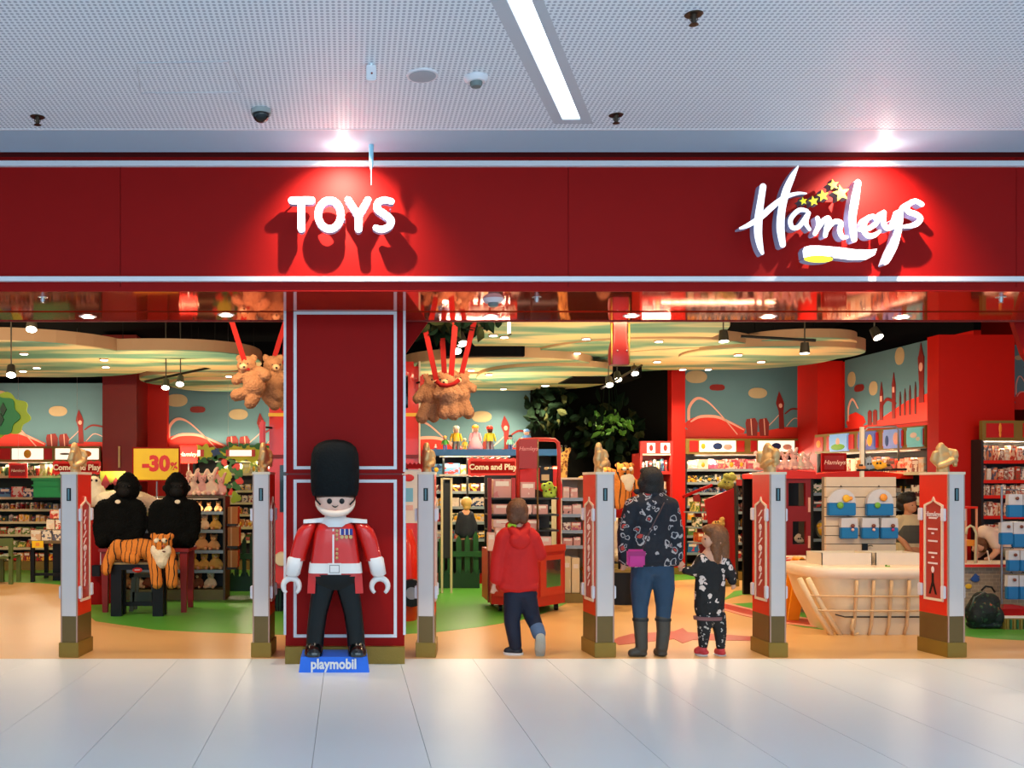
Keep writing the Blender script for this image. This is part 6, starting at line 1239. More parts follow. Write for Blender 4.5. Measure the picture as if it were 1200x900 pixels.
under_light(u4, .2, 1.3, zl(536), 9, y=-.02); under_light(u4, .2, 1.3, zl(556)-.03, 6, y=-.02)  # two lamps added to brighten the goods below the blue top
def figure(label, cx_, top, sc, body, legs, head, hat, dress=False):
    t = thing('toy_figure', label, 'toy figure', (X(cx_, YF_), YF_, zl(526.5)), group='toy figures on the blue top'); h = zl(top)-zl(526.5); s_ = h/.38
    q = lambda nm, secs, m_: MB().loft([(a*s_, b_*s_, z*s_, rx*s_, ry*s_, e) for a, b_, z, rx, ry, e in secs], 18, m_).build(nm, parent=t, world=False)
    if dress: q('dress', [(0,0,0,.11,.08,2.4),(0,0,.03,.12,.085,2.4),(0,0,.14,.075,.055,2.4),(0,0,.19,.05,.04,2.6)], legs)
    else:
        for e in (-1, 1): q('leg', [(e*.032,0,0,.028,.04,3),(e*.03,0,.14,.026,.03,3)], legs)
    q('torso', [(0,0,.13,.055,.04,3.4),(0,0,.2,.056,.038,3.2),(0,0,.265,.042,.032,3)], body)
    for e in (-1, 1): q('arm', [(e*.088,-.01,.13,.014,.016,2),(e*.08,0,.18,.02,.022,2.2),(e*.058,0,.255,.018,.02,2.2)], body)
    hd_ = q('head', [(0,0,.265,.022,.022,2),(0,0,.28,.045,.042,2.4),(0,0,.33,.048,.044,2.5),(0,0,.35,.03,.03,2.2)], head)
    for e in (-.016, .016): MB().ell((e*s_, -.044*s_, .31*s_), (.005*s_, .003*s_, .006*s_), BLACK, 6, 4).build('eye', parent=hd_, world=False)
    q('hat', [(0,.004,.325,.054,.05,2.4),(0,.004,.36,.05,.046,2.4),(0,.004,.38,.022,.02,2.2)], hat)
    return t
PP = lambda n, c: mat('toy_'+n, c, .35, coat=.2)
figure('small toy figure group with blond hair and green top, left end of the blue top', 521.5, 510, 1, PP('green', (60, 170, 60)), PP('blue', (30, 80, 170)), PLS, PP('blond', (224, 160, 50)))
figure('toy knight figure in a yellow tunic with a silver helmet on the blue top', 534.5, 498, 1, PP('yellow', (232, 190, 40)), PP('grey', (90, 90, 96)), PLS, PP('silver', (170, 172, 176)))
figure('tiny toy lion-coloured figure between the knight and the princess', 544.5, 513, 1, PP('yellow', (232, 190, 40)), PP('yellow', (232, 190, 40)), PP('ivory', (230, 214, 180)), PP('ivory', (230, 214, 180)))
figure('toy princess figure in a long pink dress on the blue top', 557, 497, 1, PP('pink', (236, 170, 190)), PP('pink', (236, 170, 190)), PLS, PP('orange', (236, 140, 30)), True)
figure('toy fireman figure in yellow with a red helmet on the blue top', 574, 498, 1, PP('lime', (200, 190, 40)), PP('greyblue', (110, 100, 120)), mat('toy_dark_skin', (80, 40, 30), .4), PP('red', (206, 30, 24)))
figure('toy figure with black hair and a turquoise top on the blue top', 598, 509, 1, PP('turquoise', (150, 220, 210)), PP('navy', (30, 50, 140)), PLS, BLACK)
figure('tiny white toy figure at the left end of the blue top', 510.5, 520, 1, PP('white', (230, 224, 216)), PP('blue', (30, 80, 170)), PP('white', (230, 224, 216)), PP('white', (230, 224, 216)))
figure('toy figure with a blue hat half behind the red hanging flag', 617, 502, 1, PP('skyblue', (90, 140, 210)), PP('navy', (30, 50, 140)), PLS, PP('skyblue', (90, 140, 210)))
board('red Come and Play board with scalloped edges in the right bay', 549, 606, 538, 557, 14.64, RED, RED2, 'Come and Play', .122, INKW, wavy=True, tb=.004, pole=zl(534)+.1)
# side counter with plush / boxes left of child
Y0 = 15.6; u5 = unit('wall_shelf_unit', 'dark shelving behind the blond child', (X(486, Y0), Y0, 0), 0, X(600, Y0)-X(486, Y0), .4, Z(575, Y0), [Z(610, Y0), Z(630, Y0), Z(650, Y0)], UD, RAILW, .12, RED)
for k, z_ in enumerate((610, 630, 650)): row(u5, .05, 1.5, Z(z_, Y0), .17, .16, ['carton', 'window', 'pouch'], (PK_COOL, PK_WARM, PK_GREEN)[k], 'on the %s shelf behind the blond child' % ('upper', 'middle', 'lower')[k], 50+k)
ml = thing('glass_pole_display', 'tall narrow display frame beside the gate pillar right of the column', 'display', (X(523, 13.4), 13.4, 0)); YP = 13.4
for a in (518, 529): MB().box((X(a, YP)-.015, YP, 0), (X(a, YP)+.015, YP+.03, Z(560, YP)), RAILW).build('post', parent=ml)
MB().box((X(518, YP), YP, Z(562, YP)), (X(529, YP), YP+.03, Z(560, YP)), RAILW).build('top_bar', parent=ml); MB().box((X(518.5, YP), YP+.01, .5), (X(528.5, YP), YP+.02, Z(566, YP)), UD).build('dark_panel', parent=ml)
under_light(u5, .2, 1.3, Z(577, 15.6), 9, y=-.02)  # added fill for the shelves behind the child
# =====================================================================  RED CART
YCt = 11.1; ct = thing('red_cart', 'red display cart on castors with a mirror panel behind the boy', 'cart', (X(617, YCt), YCt+.4, 0)); zc = lambda py: Z(py, YCt); CR = mat('cart_red', (176, 32, 22), .4); CRD = mat('cart_red_side', (186, 50, 32), .4)
xl_, xm_, xr_ = X(575, YCt+.35), X(629, YCt), X(661, YCt+.5)
plan = [(xl_, YCt+.3), (xm_, YCt), (xr_, YCt+.45), (xr_-.1, YCt+1.1), (xl_, YCt+1.1)]
MB().zprism(plan, .1, zc(648), CR).build('cart_body', parent=ct)
def cpanel(p, q_, f0, f1, z0, z1, out, nm, m_):
    a, c_ = Vector(p), Vector(q_); n_ = Vector(((c_-a).y, -(c_-a).x)).normalized(); A_, C_ = a+(c_-a)*f0, a+(c_-a)*f1
    return MB().zprism([tuple(A_), tuple(C_), tuple(C_+n_*out), tuple(A_+n_*out)], z0, z1, m_).build(nm, parent=ct)
cpanel(plan[0], plan[1], .05, .95, .2, zc(652), .012, 'front_panel', CRD); cpanel(plan[1], plan[2], .1, .9, zc(700), zc(652), .012, 'side_frame', CRD)
cpanel(plan[1], plan[2], .3, .8, zc(690), zc(658), .016, 'mirror_panel', mat('mirror', (200, 200, 200), .05, .95)); cpanel(plan[1], plan[2], .02, .98, zc(648), zc(640), .02, 'top_rail', CRD)
for (a, c_) in ((xl_+.12, YCt+.4), (xm_, YCt+.12), (xr_-.1, YCt+.5), (xl_+.12, YCt+1.0), (xr_-.15, YCt+1.0)):
    cs = MB().cyl((a-.02, c_, .045), (a+.02, c_, .045), .045, .045, 14, BLACK).build('castor', parent=ct); MB().box((a-.015, c_-.015, .04), (a+.015, c_+.015, .11), STEEL).build('fork', parent=cs)
for (a, yy) in ((574, YCt+.45), (602, YCt+.2), (655, YCt+.5)): MB().box((X(a, yy)-.022, yy, .1), (X(a, yy)+.022, yy+.045, Z(560, yy)), REDD if a < 600 else CR).build('post', parent=ct)
arch = [P(655, 640, YCt+.5), P(655, 530, YCt+.5), P(654, 519, YCt+.5), P(650, 515.5, YCt+.5), P(640, 515, YCt+.5), P(625, 515, YCt+.5), P(609, 515.5, YCt+.5), P(607, 519, YCt+.5), P(607, 530, YCt+.5), P(607, 640, YCt+.5)]
MB().tube(arch, .024, 10, CR).build('arch_pipe', parent=ct); MB().tube([P(630, 640, YCt+.45), P(630, 515, YCt+.45)], .012, 8, BRONZE).build('bronze_pole', parent=ct)
for z_ in (584, 604, 623): MB().box((X(575, YCt+.5), YCt+.45, zc(z_)-.02), (X(654, YCt+.5), YCt+1.0, zc(z_)), UD).build('shelf', parent=ct)
MB().box((X(575, YCt+.5), YCt+1.0, .8), (X(654, YCt+.5), YCt+1.04, zc(556)), UD).build('back_panel', parent=ct)
MB().prism([(X(609, YCt+.6), zc(549)), (X(655, YCt+.6), zc(545)), (X(661, YCt+.6), zc(568)), (X(661, YCt+.6), zc(585)), (X(609, YCt+.6), zc(566))], YCt+.7, YCt+.75, RED2).build('sloping_header', parent=ct)
t = thing('black_window_poster', 'black poster with golden window drawing in the red cart', 'poster', P(641, 563, YCt+.6)); YP = YCt+.66; MB().box((X(633, YP), YP, Z(566, YP)), (X(648, YP), YP+.02, Z(546, YP)), BLACK).build('board', parent=t)
MB().box((X(634.5, YP), YP-.004, Z(563, YP)), (X(643.5, YP), YP, Z(556, YP)), GOLDH).build('print_window', parent=t); MB().ell((X(640, YP), YP-.004, Z(549, YP)), (.03, .003, .02), GOLDH, 10, 6).build('print_mark', parent=t); MB().box((X(640, YP), YP+.005, zc(584)), (X(642, YP), YP+.02, Z(566, YP)), STEEL).build('stand', parent=t)
fg = thing('crimson_flag', 'crimson hanging name flag on the red cart frame', 'flag', P(618, 550, YCt+.42)); YP = YCt+.42; MB().box((X(608.5, YP), YP, Z(549, YP)), (X(629.5, YP), YP+.02, Z(515, YP)), SGN).build('cloth', parent=fg)
me = text_data('Hamleys', .068, .002, .001, 1, .3); me.transform(Matrix.Translation((X(619, YP), YP-.006, Z(526, YP))) @ Matrix.Rotation(R(90), 4, 'X')); me.transform(WM[fg.name].inverted()); me.materials.clear(); me.materials.append(mat('ink_rose', (216, 130, 130), .5)); link('lettering', me, fg)
def lrow(x0_, x1_, z_, h_, w_, pk, where, Y, seed, kinds=['carton'], fill=1):
    t_ = type('T', (), {})(); t_.name = '_tmp'; t_.rotation_euler = type('E', (), {'z': 0})(); WM['_tmp'] = Matrix.Translation((0, Y, 0)); row(t_, X(x0_, Y), X(x1_, Y), z_, h_, w_, kinds, pk, where, seed, y=0, d=.24, fill=fill, hv=.12)
lrow(577, 602, zc(584), .24, .26, PK_ROSE, 'on the top left shelf of the red cart', YCt+.48, 1); lrow(609, 632, zc(584), .2, .2, PK_ROSE, 'on the top right shelf of the red cart', YCt+.48, 2); lrow(577, 654, zc(604), .13, .24, PK_ROSE, 'on the middle shelf of the red cart', YCt+.48, 3); lrow(577, 654, zc(623), .13, .26, PK_ROSE, 'on the lower shelf of the red cart', YCt+.48, 4); lrow(577, 654, zc(648)+.002, .17, .25, PK_ROSE, 'on the deck of the red cart', YCt+.5, 5)
for k, (a, y0_, y1_, w_) in enumerate(((571, 648, 626, 8), (580, 648, 620, 9))):
    link('boxed_toy', pmesh('carton', PK_ROSE), label='pale rose box at the left of the cart deck, %s one' % ('lower outer', 'taller inner')[k], cat='toy box', loc=(X(a+5, YCt+.33), YCt+.33, zc(648)+.002), scale=(M(w_, YCt), .12, M(y0_-y1_, YCt)))
gfl = [(638, 570), (644, 568), (650, 573), (640, 577), (646, 579)]
pg = thing('green_plush_bundle', 'bundle of small lime plush frogs on the red cart shelf', 'plush toy', P(643, 583.5, YCt+.5))
B = BL(YCt+.55)
for a, y_ in gfl: B.e(a, y_, 4, 4, 4)
B.e(644, 580, 8, 4, 5); B.build('fur_body', mat('lime_plush', (170, 196, 70), .9, bump=.4), pg, .014, 2)
for a, y_ in gfl: MB().ell(P(a, y_-1.5, YCt+.55-.05), (.012, .01, .012), NOSE, 8, 5).build('eye', parent=pg)
# side shelving right of the cart
Y0 = 12.3; x0 = X(656, Y0); W_ = .4; an = R(12)
u6 = unit('boxed_toy_rack', 'cream rack of pale boxes between the red cart and the gate pillar', (x0, Y0, 0), 0, X(690, Y0)-x0, .5, Z(562, Y0), [Z(584, Y0), Z(603, Y0), Z(622, Y0), Z(640, Y0)], UW, RAILB, .12, OLIVE)
for k, (z_, h_, pk) in enumerate(((584, .17, PK_ROSE), (603, .14, PK_ROSE), (622, .14, PK_PINK), (640, .13, PK_ROSE), (700, .0, None))):
    if pk: row(u6, .04, X(690, Y0)-x0-.04, Z(z_, Y0), h_, .12, ['carton'], pk, 'on the %s shelf of the cream rack' % ('top', 'second', 'third', 'fourth')[k], 60+k)
row(u6, .04, X(690, Y0)-x0-.04, .125, .5, .11, ['book'], pack('packs_cream_tall', [(226,206,160),(214,196,150),(232,214,176)], [(190,170,110),(226,210,170)], 2, .6), 'standing tall at the foot of the cream rack', 66)
# black jungle wall with foliage
jw = link('wall_jungle', MB().box((X(622, 17.4), 17.35, 0), (X(785, 17.4), 17.45, 4.2), mat('jungle_black', (2, 3, 3), .9, spec=.1)).data('wall_jungle'), kind='structure')
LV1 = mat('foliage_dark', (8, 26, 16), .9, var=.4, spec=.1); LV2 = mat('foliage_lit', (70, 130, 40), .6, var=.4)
def leaf_mesh(m_):
    b = MB(); b.add([(0, 0, 0), (.05, .01, .06), (.06, .02, .14), (0, .0, .24), (-.06, .02, .14), (-.05, .01, .06), (0, -.02, .12)], [(0, 1, 6), (1, 2, 6), (2, 3, 6), (3, 4, 6), (4, 5, 6), (5, 0, 6)], m_); return b.data('leaf')
LM = [leaf_mesh(LV1), leaf_mesh(LV2), leaf_mesh(mat('foliage_olive', (44, 50, 28), .8, var=.4, spec=.1))]
def foliage(label, n, cx_, cy_, rx_, ry_, Y, dY, k, seed, s=1, name='hanging_foliage', anchor=None):
    rnd = random.Random(seed); t = thing(name, label, 'foliage', P(cx_, cy_, Y))
    b = MB()
    for j in range(7): b.tube([(X(cx_, Y), Y+.1, Z(cy_, Y)+(anchor or 0)), P(cx_+rnd.uniform(-.5, .5)*rx_, cy_+rnd.uniform(-.4, .4)*ry_, Y), P(cx_+rnd.uniform(-1, 1)*rx_, cy_+rnd.uniform(-1, 1)*ry_, Y)], .006, 5, LV1)
    b.build('stems', parent=t)['kind'] = 'stuff'
    for j in range(n):
        a = rnd.uniform(0, 6.28); r_ = rnd.random()**.5; p_ = P(cx_+rx_*r_*math.cos(a), cy_+ry_*r_*math.sin(a), Y)+Vector((0, rnd.uniform(-dY, dY), 0))
        o = bpy.data.objects.new('leaf', LM[k if rnd.random() < .8 else (k+2) % 3]); COL.objects.link(o); o.parent = t; o.location = WM[t.name].inverted() @ p_; o.rotation_euler = (rnd.uniform(-1, 1), rnd.uniform(-3.1, 3.1), rnd.uniform(-1, 1)); q_ = s*rnd.uniform(.6, 1.3); o.scale = (q_, q_, q_)
    return t
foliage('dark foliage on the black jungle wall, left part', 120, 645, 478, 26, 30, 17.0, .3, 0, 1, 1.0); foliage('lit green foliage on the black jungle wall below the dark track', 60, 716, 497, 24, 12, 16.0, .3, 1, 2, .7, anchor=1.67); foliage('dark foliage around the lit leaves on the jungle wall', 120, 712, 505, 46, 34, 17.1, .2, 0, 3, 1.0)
foliage('olive green leaves hanging from the ceiling above the right bears', 60, 535, 380, 42, 10, 9.7, .3, 0, 4, .75, anchor=.4)
# giraffe, lion, dark podium, polar plush
YGf = 14.1; gf = thing('plush_giraffe', 'tall plush giraffe rising behind the red cart', 'plush toy', (X(662, YGf), YGf, 0)); GIR = blobs('giraffe_plush', (196, 150, 76), 16, [(.4, (120, 70, 30), .1)])
B = BL(YGf); B.e(661, 536, 5, 7, 6); B.c((663, 532, 3.4), (667, 526, 2)); B.c((657, 540, 3.6, -4), (655, 544, 3, -8)); B.c((661, 540, 4), (658, 570, 6), (662, 610, 9)); B.e(668, 620, 16, 12, 10)
for a, d_ in ((658, -5), (660, 6), (678, -5), (680, 6)): B.c((a, 624, 5, d_), (a, 690, 4, d_))
B.build('fur_body', GIR, gf, .014, 2); MB().ell(P(659, 534, YGf-.07), (.012, .01, .012), NOSE, 8, 6).build('eye', parent=gf)
for a in (658, 663): b = MB(); b.cyl(P(a, 530, YGf), P(a, 523, YGf), .012, .012, 8, OLIVE); b.ell(P(a, 523, YGf), (.02, .02, .02), NOSE, 8, 6); b.build('horn', parent=gf)
pd = thing('dark_podium', 'dark round podium with plush animals behind the woman', 'podium', (X(716, 12.4), 12.6, 0)); b = MB(); b.loft([(X(724, 12.4), 12.5, 0, .40, .42, 2.2), (X(724, 12.4), 12.5, .42, .40, .42, 2.2)], 28, BLACK); b.build('base', parent=pd); MB().loft([(X(722, 12.4), 12.5, .42, .47, .45, 2.2), (X(722, 12.4), 12.5, .46, .47, .45, 2.2)], 28, OLIVE).build('top', parent=pd)
YPl = 12.5; pw = thing('plush_polar_bear', 'big cream plush bear sitting on the dark podium behind the gate pillar', 'plush toy', P(712, 658, YPl)); B = BL(YPl); B.e(712, 630, 22, 28, 16); B.e(696, 592, 11, 13, 11); B.c((728, 612, 9, -6), (735, 640, 8, -12)); B.c((698, 612, 9, -6), (694, 640, 8, -12)); B.c((702, 648, 9, -10), (698, 652, 8, -18)); B.c((722, 648, 9, -10), (728, 652, 8, -18)); B.e(688, 580, 3.4, 3.4, 3); B.e(704, 580, 3.4, 3.4, 3)
B.build('fur_body', PW, pw, .014, 2); MB().ell(P(695, 596, YPl-.13), (.025, .02, .02), NOSE, 8, 6).build('nose', parent=pw)
for a in (691, 699): MB().ell(P(a, 590, YPl-.125), (.012, .01, .012), NOSE, 8, 6).build('eye', parent=pw)
li = thing('plush_lion', 'golden brown plush lion left of the gate pillar beside the woman', 'plush toy', P(680, 600, 12.9)); B = BL(12.9); B.e(682, 568, 9, 10, 8); B.e(681, 592, 11, 20, 9); B.c((676, 590, 5, -5), (674, 606, 4, -8)); B.e(680, 571, 4.4, 3.6, 4, d=-7); B.build('fur_body', mat('lion_plush', (186, 136, 70), .95, bump=.9, bscale=30), li, .014, 2); MB().ell(P(680, 569, 12.76), (.02, .02, .015), NOSE, 8, 6).build('nose', parent=li)
for a in (677.5, 682.5): MB().ell(P(a, 565, 12.8), (.012, .02, .012), NOSE, 8, 6).build('eye', parent=li)
mpl = lump('plush_monkey', 'brown plush monkey behind the hand of the gate pillar beside the woman', 13.2, [('e', 707, 545, 8, 9), ('e', 706, 574, 12, 28)], mat('monkey_plush', (110, 80, 56), .95, bump=.7), [('eye', 704.5, 543, 1.3, NOSE, 8), ('eye', 709.5, 543, 1.3, NOSE, 8)])
sh_ = thing('high_plinth', 'tall dark plinth holding the upper plush animals', 'plinth', (X(715, 13.1), 13.4, 0)); MB().box((X(688, 13.3), 13.2, 0), (X(746, 13.3), 13.7, Z(604, 13.2)), UD).build('base', parent=sh_); MB().box((X(678, 13.2), 13.1, Z(604, 13.2)), (X(747, 13.2), 13.72, Z(601, 13.2)), RED).build('top', parent=sh_)
rb2 = thing('red_cushion', 'dark red cushion under the plush tiger beside the woman', 'cushion', P(728, 606, 12.05)); b = MB(); b.ell(P(727, 598, 12.05), (.2, .17, .1), RED, 16, 10); b.build('cover', parent=rb2); MB().cyl(P(727, 604, 12.13), (X(727, 12.13), 12.13, .46), .03, .03, 10, BLACK).build('stem', parent=rb2)
rp = thing('red_pendant', 'long dark red flared pendant hanging below the soffit', 'decoration', P(725, 428, 9.2)); YP = 9.2; b = MB(); RP = mat('pendant_red', (104, 8, 8), .3)
secs = [(714, 736, 428), (713.5, 736.5, 420), (714, 736, 408), (716, 734.5, 400), (716.5, 734.5, 385), (715.5, 735, 368), (715, 735, 340)]
b.loft([(X((a+c_)/2, YP), YP, Z(y_, YP), M((c_-a)/2, YP), M((c_-a)/2.6, YP), 5) for a, c_, y_ in secs], 24, RP); b.build('body', parent=rp, bevel=0)
for a in (714.8, 735.2): MB().tube([(X(a, YP), YP-.06, Z(y_, YP)) for y_ in (427, 415, 404, 380)], .008, 6, GOLD).build('edge_bead', parent=rp)
for a in (721, 732): MB().ell((X(a, YP), YP-.075, Z(412, YP)), (.008, .008, .008), STEEL, 8, 6).build('rivet', parent=rp)
MB().cyl((X(725, YP), YP, Z(341, YP)), (X(725, YP), YP, 4.25), .012, .012, 8, BLACK).build('rod', parent=rp)
# =====================================================================  RIGHT PART
Y0 = 14.2; ang = R(0); x0 = X(750, Y0); u7 = unit('book_shelf_unit', 'bookshelf with red header between the woman and the red post', (x0, Y0, 0), 0, X(788, Y0)-x0, .4, Z(533, Y0), [Z(553, Y0), Z(583, Y0), Z(612, Y0), Z(640, Y0)], CR, RED2, .12, OLIVE)
header(u7, 0, X(788, Y0)-x0, Z(533, Y0), Z(517, Y0), LITR, [(.2, .45, LIT, [(.5, .5, .03, .05, LITR)]), (.62, .9, LIT, [(.5, .5, .03, .05, LITR)])])
under_light(u7, .03, .45, Z(534, 14.2), 5, y=-.02)  # lamp added to brighten these books
wds = ('top', 'second', 'third', 'fourth')
for k, (z_, h_, pk) in enumerate(((553, .2, PK_DARK), (583, .3, PK_PINK), (612, .3, PK_BOOK), (640, .3, PK_BOOK))): row(u7, .03, X(788, Y0)-x0-.03, Z(z_, Y0), h_, .06 if k == 0 else .12, ['book'], pk, 'on the %s shelf between the woman and the red post' % wds[k], 70+k)
# blue-oval wall unit
Y0 = 16.4; x0 = X(803, Y0); W_ = X(949, Y0)-x0; zl = lambda py: Z(py, Y0)
u8 = unit('wall_shelf_unit', 'wide wall shelving with two blue-oval header panels', (x0, Y0, 0), 0, W_, .5, zl(532), [zl(550), zl(565.5), zl(577.5), zl(593), zl(610), zl(628), zl(648)], UD, RAILB, .16)
OVB = mat('oval_blue', (24, 52, 110), .4)
header(u8, 0, W_, zl(532), zl(514), OLIVE, [(.03, .10, LITR, []), (.11, .40, LIT, [(.5, .5, .085, .06, OVB), (.5, .5, .05, .02, ACC), (.78, .45, .08, .05, PNK), (.1, .5, .04, .05, YELP)]), (.41, .47, LITR, []), (.52, .57, LITR, []), (.58, .87, LIT, [(.5, .5, .085, .06, OVB), (.5, .5, .05, .02, ACC), (.8, .45, .08, .05, PNK)]), (.88, .95, LITR, [])])
for k, (z_, h_, w1, pk, kd) in enumerate(((550, .19, .17, PK_PINK, ['window', 'carton', 'pouch']), (565.5, .15, .15, PK_DARK, ['window']), (577.5, .1, .13, PK_COOL, ['blister', 'jar']), (593, .16, .12, PK_GREEN, ['carton', 'pouch']), (610, .17, .14, PK_WARM, ['carton', 'pouch']), (628, .18, .14, PK_GREEN, ['carton']), (648, .2, .18, PK_COOL, ['carton']))):
    row(u8, .05, W_-.05, zl(z_), h_, w1, kd, pk, 'on the %s shelf of the blue-oval unit' % ('top', 'second', 'third', 'fourth', 'fifth', 'sixth', 'seventh')[k], 80+k)
under_light(u8, .2, W_-.2, zl(534), 22)
# slanted red display bins in front of it
YD = 14.3; dz_ = lambda py: Z(py, YD); db = thing('slanted_red_display', 'dark red display with slanted side panels in front of the blue-oval shelves', 'display', (X(845, YD), YD, 0))
MB().prism([(X(826, YD), dz_(586)), (X(860, YD), dz_(572)), (X(862, YD), 0.1), (X(842, YD), .1)], YD, YD+.04, mat('display_red', (160, 12, 14), .45)).build('front_panel', parent=db); MB().prism([(X(810, YD+.4), dz_(582)), (X(817, YD+.4), dz_(579)), (X(826, YD+.4), .3), (X(820, YD+.4), .3)], YD+.3, YD+.34, REDD).build('rear_panel', parent=db)
MB().prism([(X(810, YD), dz_(581)), (X(845, YD), dz_(567)), (X(846, YD), dz_(570)), (X(811, YD), dz_(584))], YD+.35, YD+.4, RED).build('top_rail', parent=db)
MB().box((X(826, YD), YD-.01, 0), (X(866, YD), YD+.4, .1), OLIVE).build('kick_board', parent=db)
for k, z_ in enumerate((600, 618, 636)): MB().box((X(812+k*2, YD), YD+.05, dz_(z_)-.02), (X(832, YD), YD+.38, dz_(z_)), RAILB).build('shelf', parent=db)
for k, z_ in enumerate((600, 618, 636)): lrow(813+k*2, 829, dz_(z_)+.002, .15, .09, PK_GREEN, 'in the slanted red display, %s level' % ('upper', 'middle', 'lower')[k], YD+.06, 90+k)
def clump(label, x_, y_, Y, m_, n=6, s=1, name='plush_bundle'):
    t_ = thing(name, label, 'plush toy', P(x_, y_, Y)); B = BL(Y); rnd = random.Random(int(x_*7))
    for k in range(n): B.e(x_+rnd.uniform(-8, 8)*s, y_-4*s-rnd.uniform(0, 12)*s, 3.6*s, 3.6*s, 3.6*s)
    B.e(x_, y_-5*s, 8*s, 5*s, 4*s); B.build('fur_body', m_, t_, .014, 2)
    for k in (-2, 2): MB().ell(P(x_+k*s, y_-8*s, Y-M(4.2*s, Y)), (.013, .01, .013), NOSE, 8, 6).build('eye', parent=t_)
    return t_
clump('lime and brown plush snake bundle on top of the slanted red display', 852, 573, YD+.1, mat('olive_plush', (150, 150, 70), .9, var=.5, bump=.6), 8, 1.0)
clump('golden plush toy hung on the front of the slanted red display', 840, 618, YD-.04, mat('gold_plush', (190, 150, 80), .9, bump=.6), 4, .8)
Y0 = 15.2; u9 = unit('narrow_shelf_unit', 'narrow dark shelf unit left of the fifth gate pillar', (X(863, Y0), Y0, 0), 0, X(884, Y0)-X(863, Y0), .4, Z(568, Y0), [Z(583, Y0), Z(600, Y0), Z(618, Y0), Z(636, Y0), Z(655, Y0)], UD, RAILB, .14)
MB().box((0, -.02, Z(569, Y0)), (X(884, Y0)-X(863, Y0), .02, Z(562, Y0)), SGN).build('header', parent=u9, world=False)
for k, z_ in enumerate((583, 600, 618, 636, 655)): row(u9, .03, X(884, Y0)-X(863, Y0)-.02, Z(z_, Y0), .16, .08, ['carton', 'blister'], PK_WARM, 'on shelf %s of the narrow dark unit' % ('one', 'two', 'three', 'four', 'five')[k], 95+k)
# curved red kiosk with dark windows
YKi = 12.9; kz = lambda py: Z(py, YKi); ki = thing('curved_red_kiosk', 'dark red curved-top kiosk with two dark windows right of the fifth gate pillar', 'kiosk', (X(918, YKi), YKi, 0)); KR = mat('kiosk_red', (140, 10, 16), .4)
n = 12; topc = [(X(884+70*k/n, YKi), kz(555.5-3*math.sin(math.pi*k/n)-2.5*(k/n))) for k in range(n+1)]
def wall_with_holes(b, x0_, x1_, z0, z1, holes, y0, y1, m_):
    xs_ = sorted({x0_, x1_}|{h[0] for h in holes}|{h[1] for h in holes}); zs_ = sorted({z0, z1}|{h[2] for h in holes}|{h[3] for h in holes})
    for i in range(len(xs_)-1):
        for j in range(len(zs_)-1):
            cx_, cz_ = (xs_[i]+xs_[i+1])/2, (zs_[j]+zs_[j+1])/2
            if not any(h[0] < cx_ < h[1] and h[2] < cz_ < h[3] for h in holes): b.box((xs_[i], y0, zs_[j]), (xs_[i+1], y1, zs_[j+1]), m_)
b = MB(); wall_with_holes(b, X(884, YKi), X(950, YKi), .0, kz(556), [(X(924, YKi), X(944, YKi), kz(593), kz(566)), (X(929, YKi), X(944.5, YKi), kz(638), kz(611))], YKi, YKi+.05, KR); b.build('front_wall', parent=ki)
MB().prism(topc+[(X(954, YKi), kz(561)), (X(884, YKi), kz(561))], YKi-.05, YKi+.4, RED2).build('curved_top', parent=ki); MB().box((X(884, YKi), YKi+.35, 0), (X(950, YKi), YKi+.4, kz(560)), BLACK).build('back_wall', parent=ki)
for (a, z_) in ((923, 593), (928, 638)): MB().box((X(a, YKi), YKi+.05, kz(z_)-.02), (X(946, YKi), YKi+.34, kz(z_)), UD).build('inner_shelf', parent=ki)
MB().box((X(947, YKi), YKi-.02, kz(600)), (X(949, YKi), YKi, kz(583)), PNK).build('pink_handle', parent=ki); MB().box((X(947, YKi), YKi-.02, kz(642)), (X(949, YKi), YKi, kz(628)), PNK).build('pink_handle', parent=ki)
clump('white and red plush toy inside the lower kiosk window', 937, 636, YKi+.16, PWH, 5, .6); lrow(926, 934, kz(593)+.002, .13, .08, PK_COOL, 'inside the upper kiosk window', YKi+.1, 99)
for k, (a, s_) in enumerate(((890, .9), (898, .7), (910, .8), (920, .9), (930, 1.0), (938, .8), (946, .8))):
    link('plush_rabbit', RB[k % 2 if k != 3 else 0], loc=(X(a, YKi+.15), YKi+.15, kz(553.5)+(.0 if k < 6 else .0)+.03), rot=(0, 0, R((k*37) % 50-25)), scale=(s_*.85,)*3, label='%s plush toy on the curved kiosk top, %s from the left' % (('pink', 'off-white')[k % 2 if k != 3 else 0], ['first', 'second', 'third', 'fourth', 'fifth', 'sixth', 'last'][k]), cat='plush toy', group='pink plush toys on the kiosk')
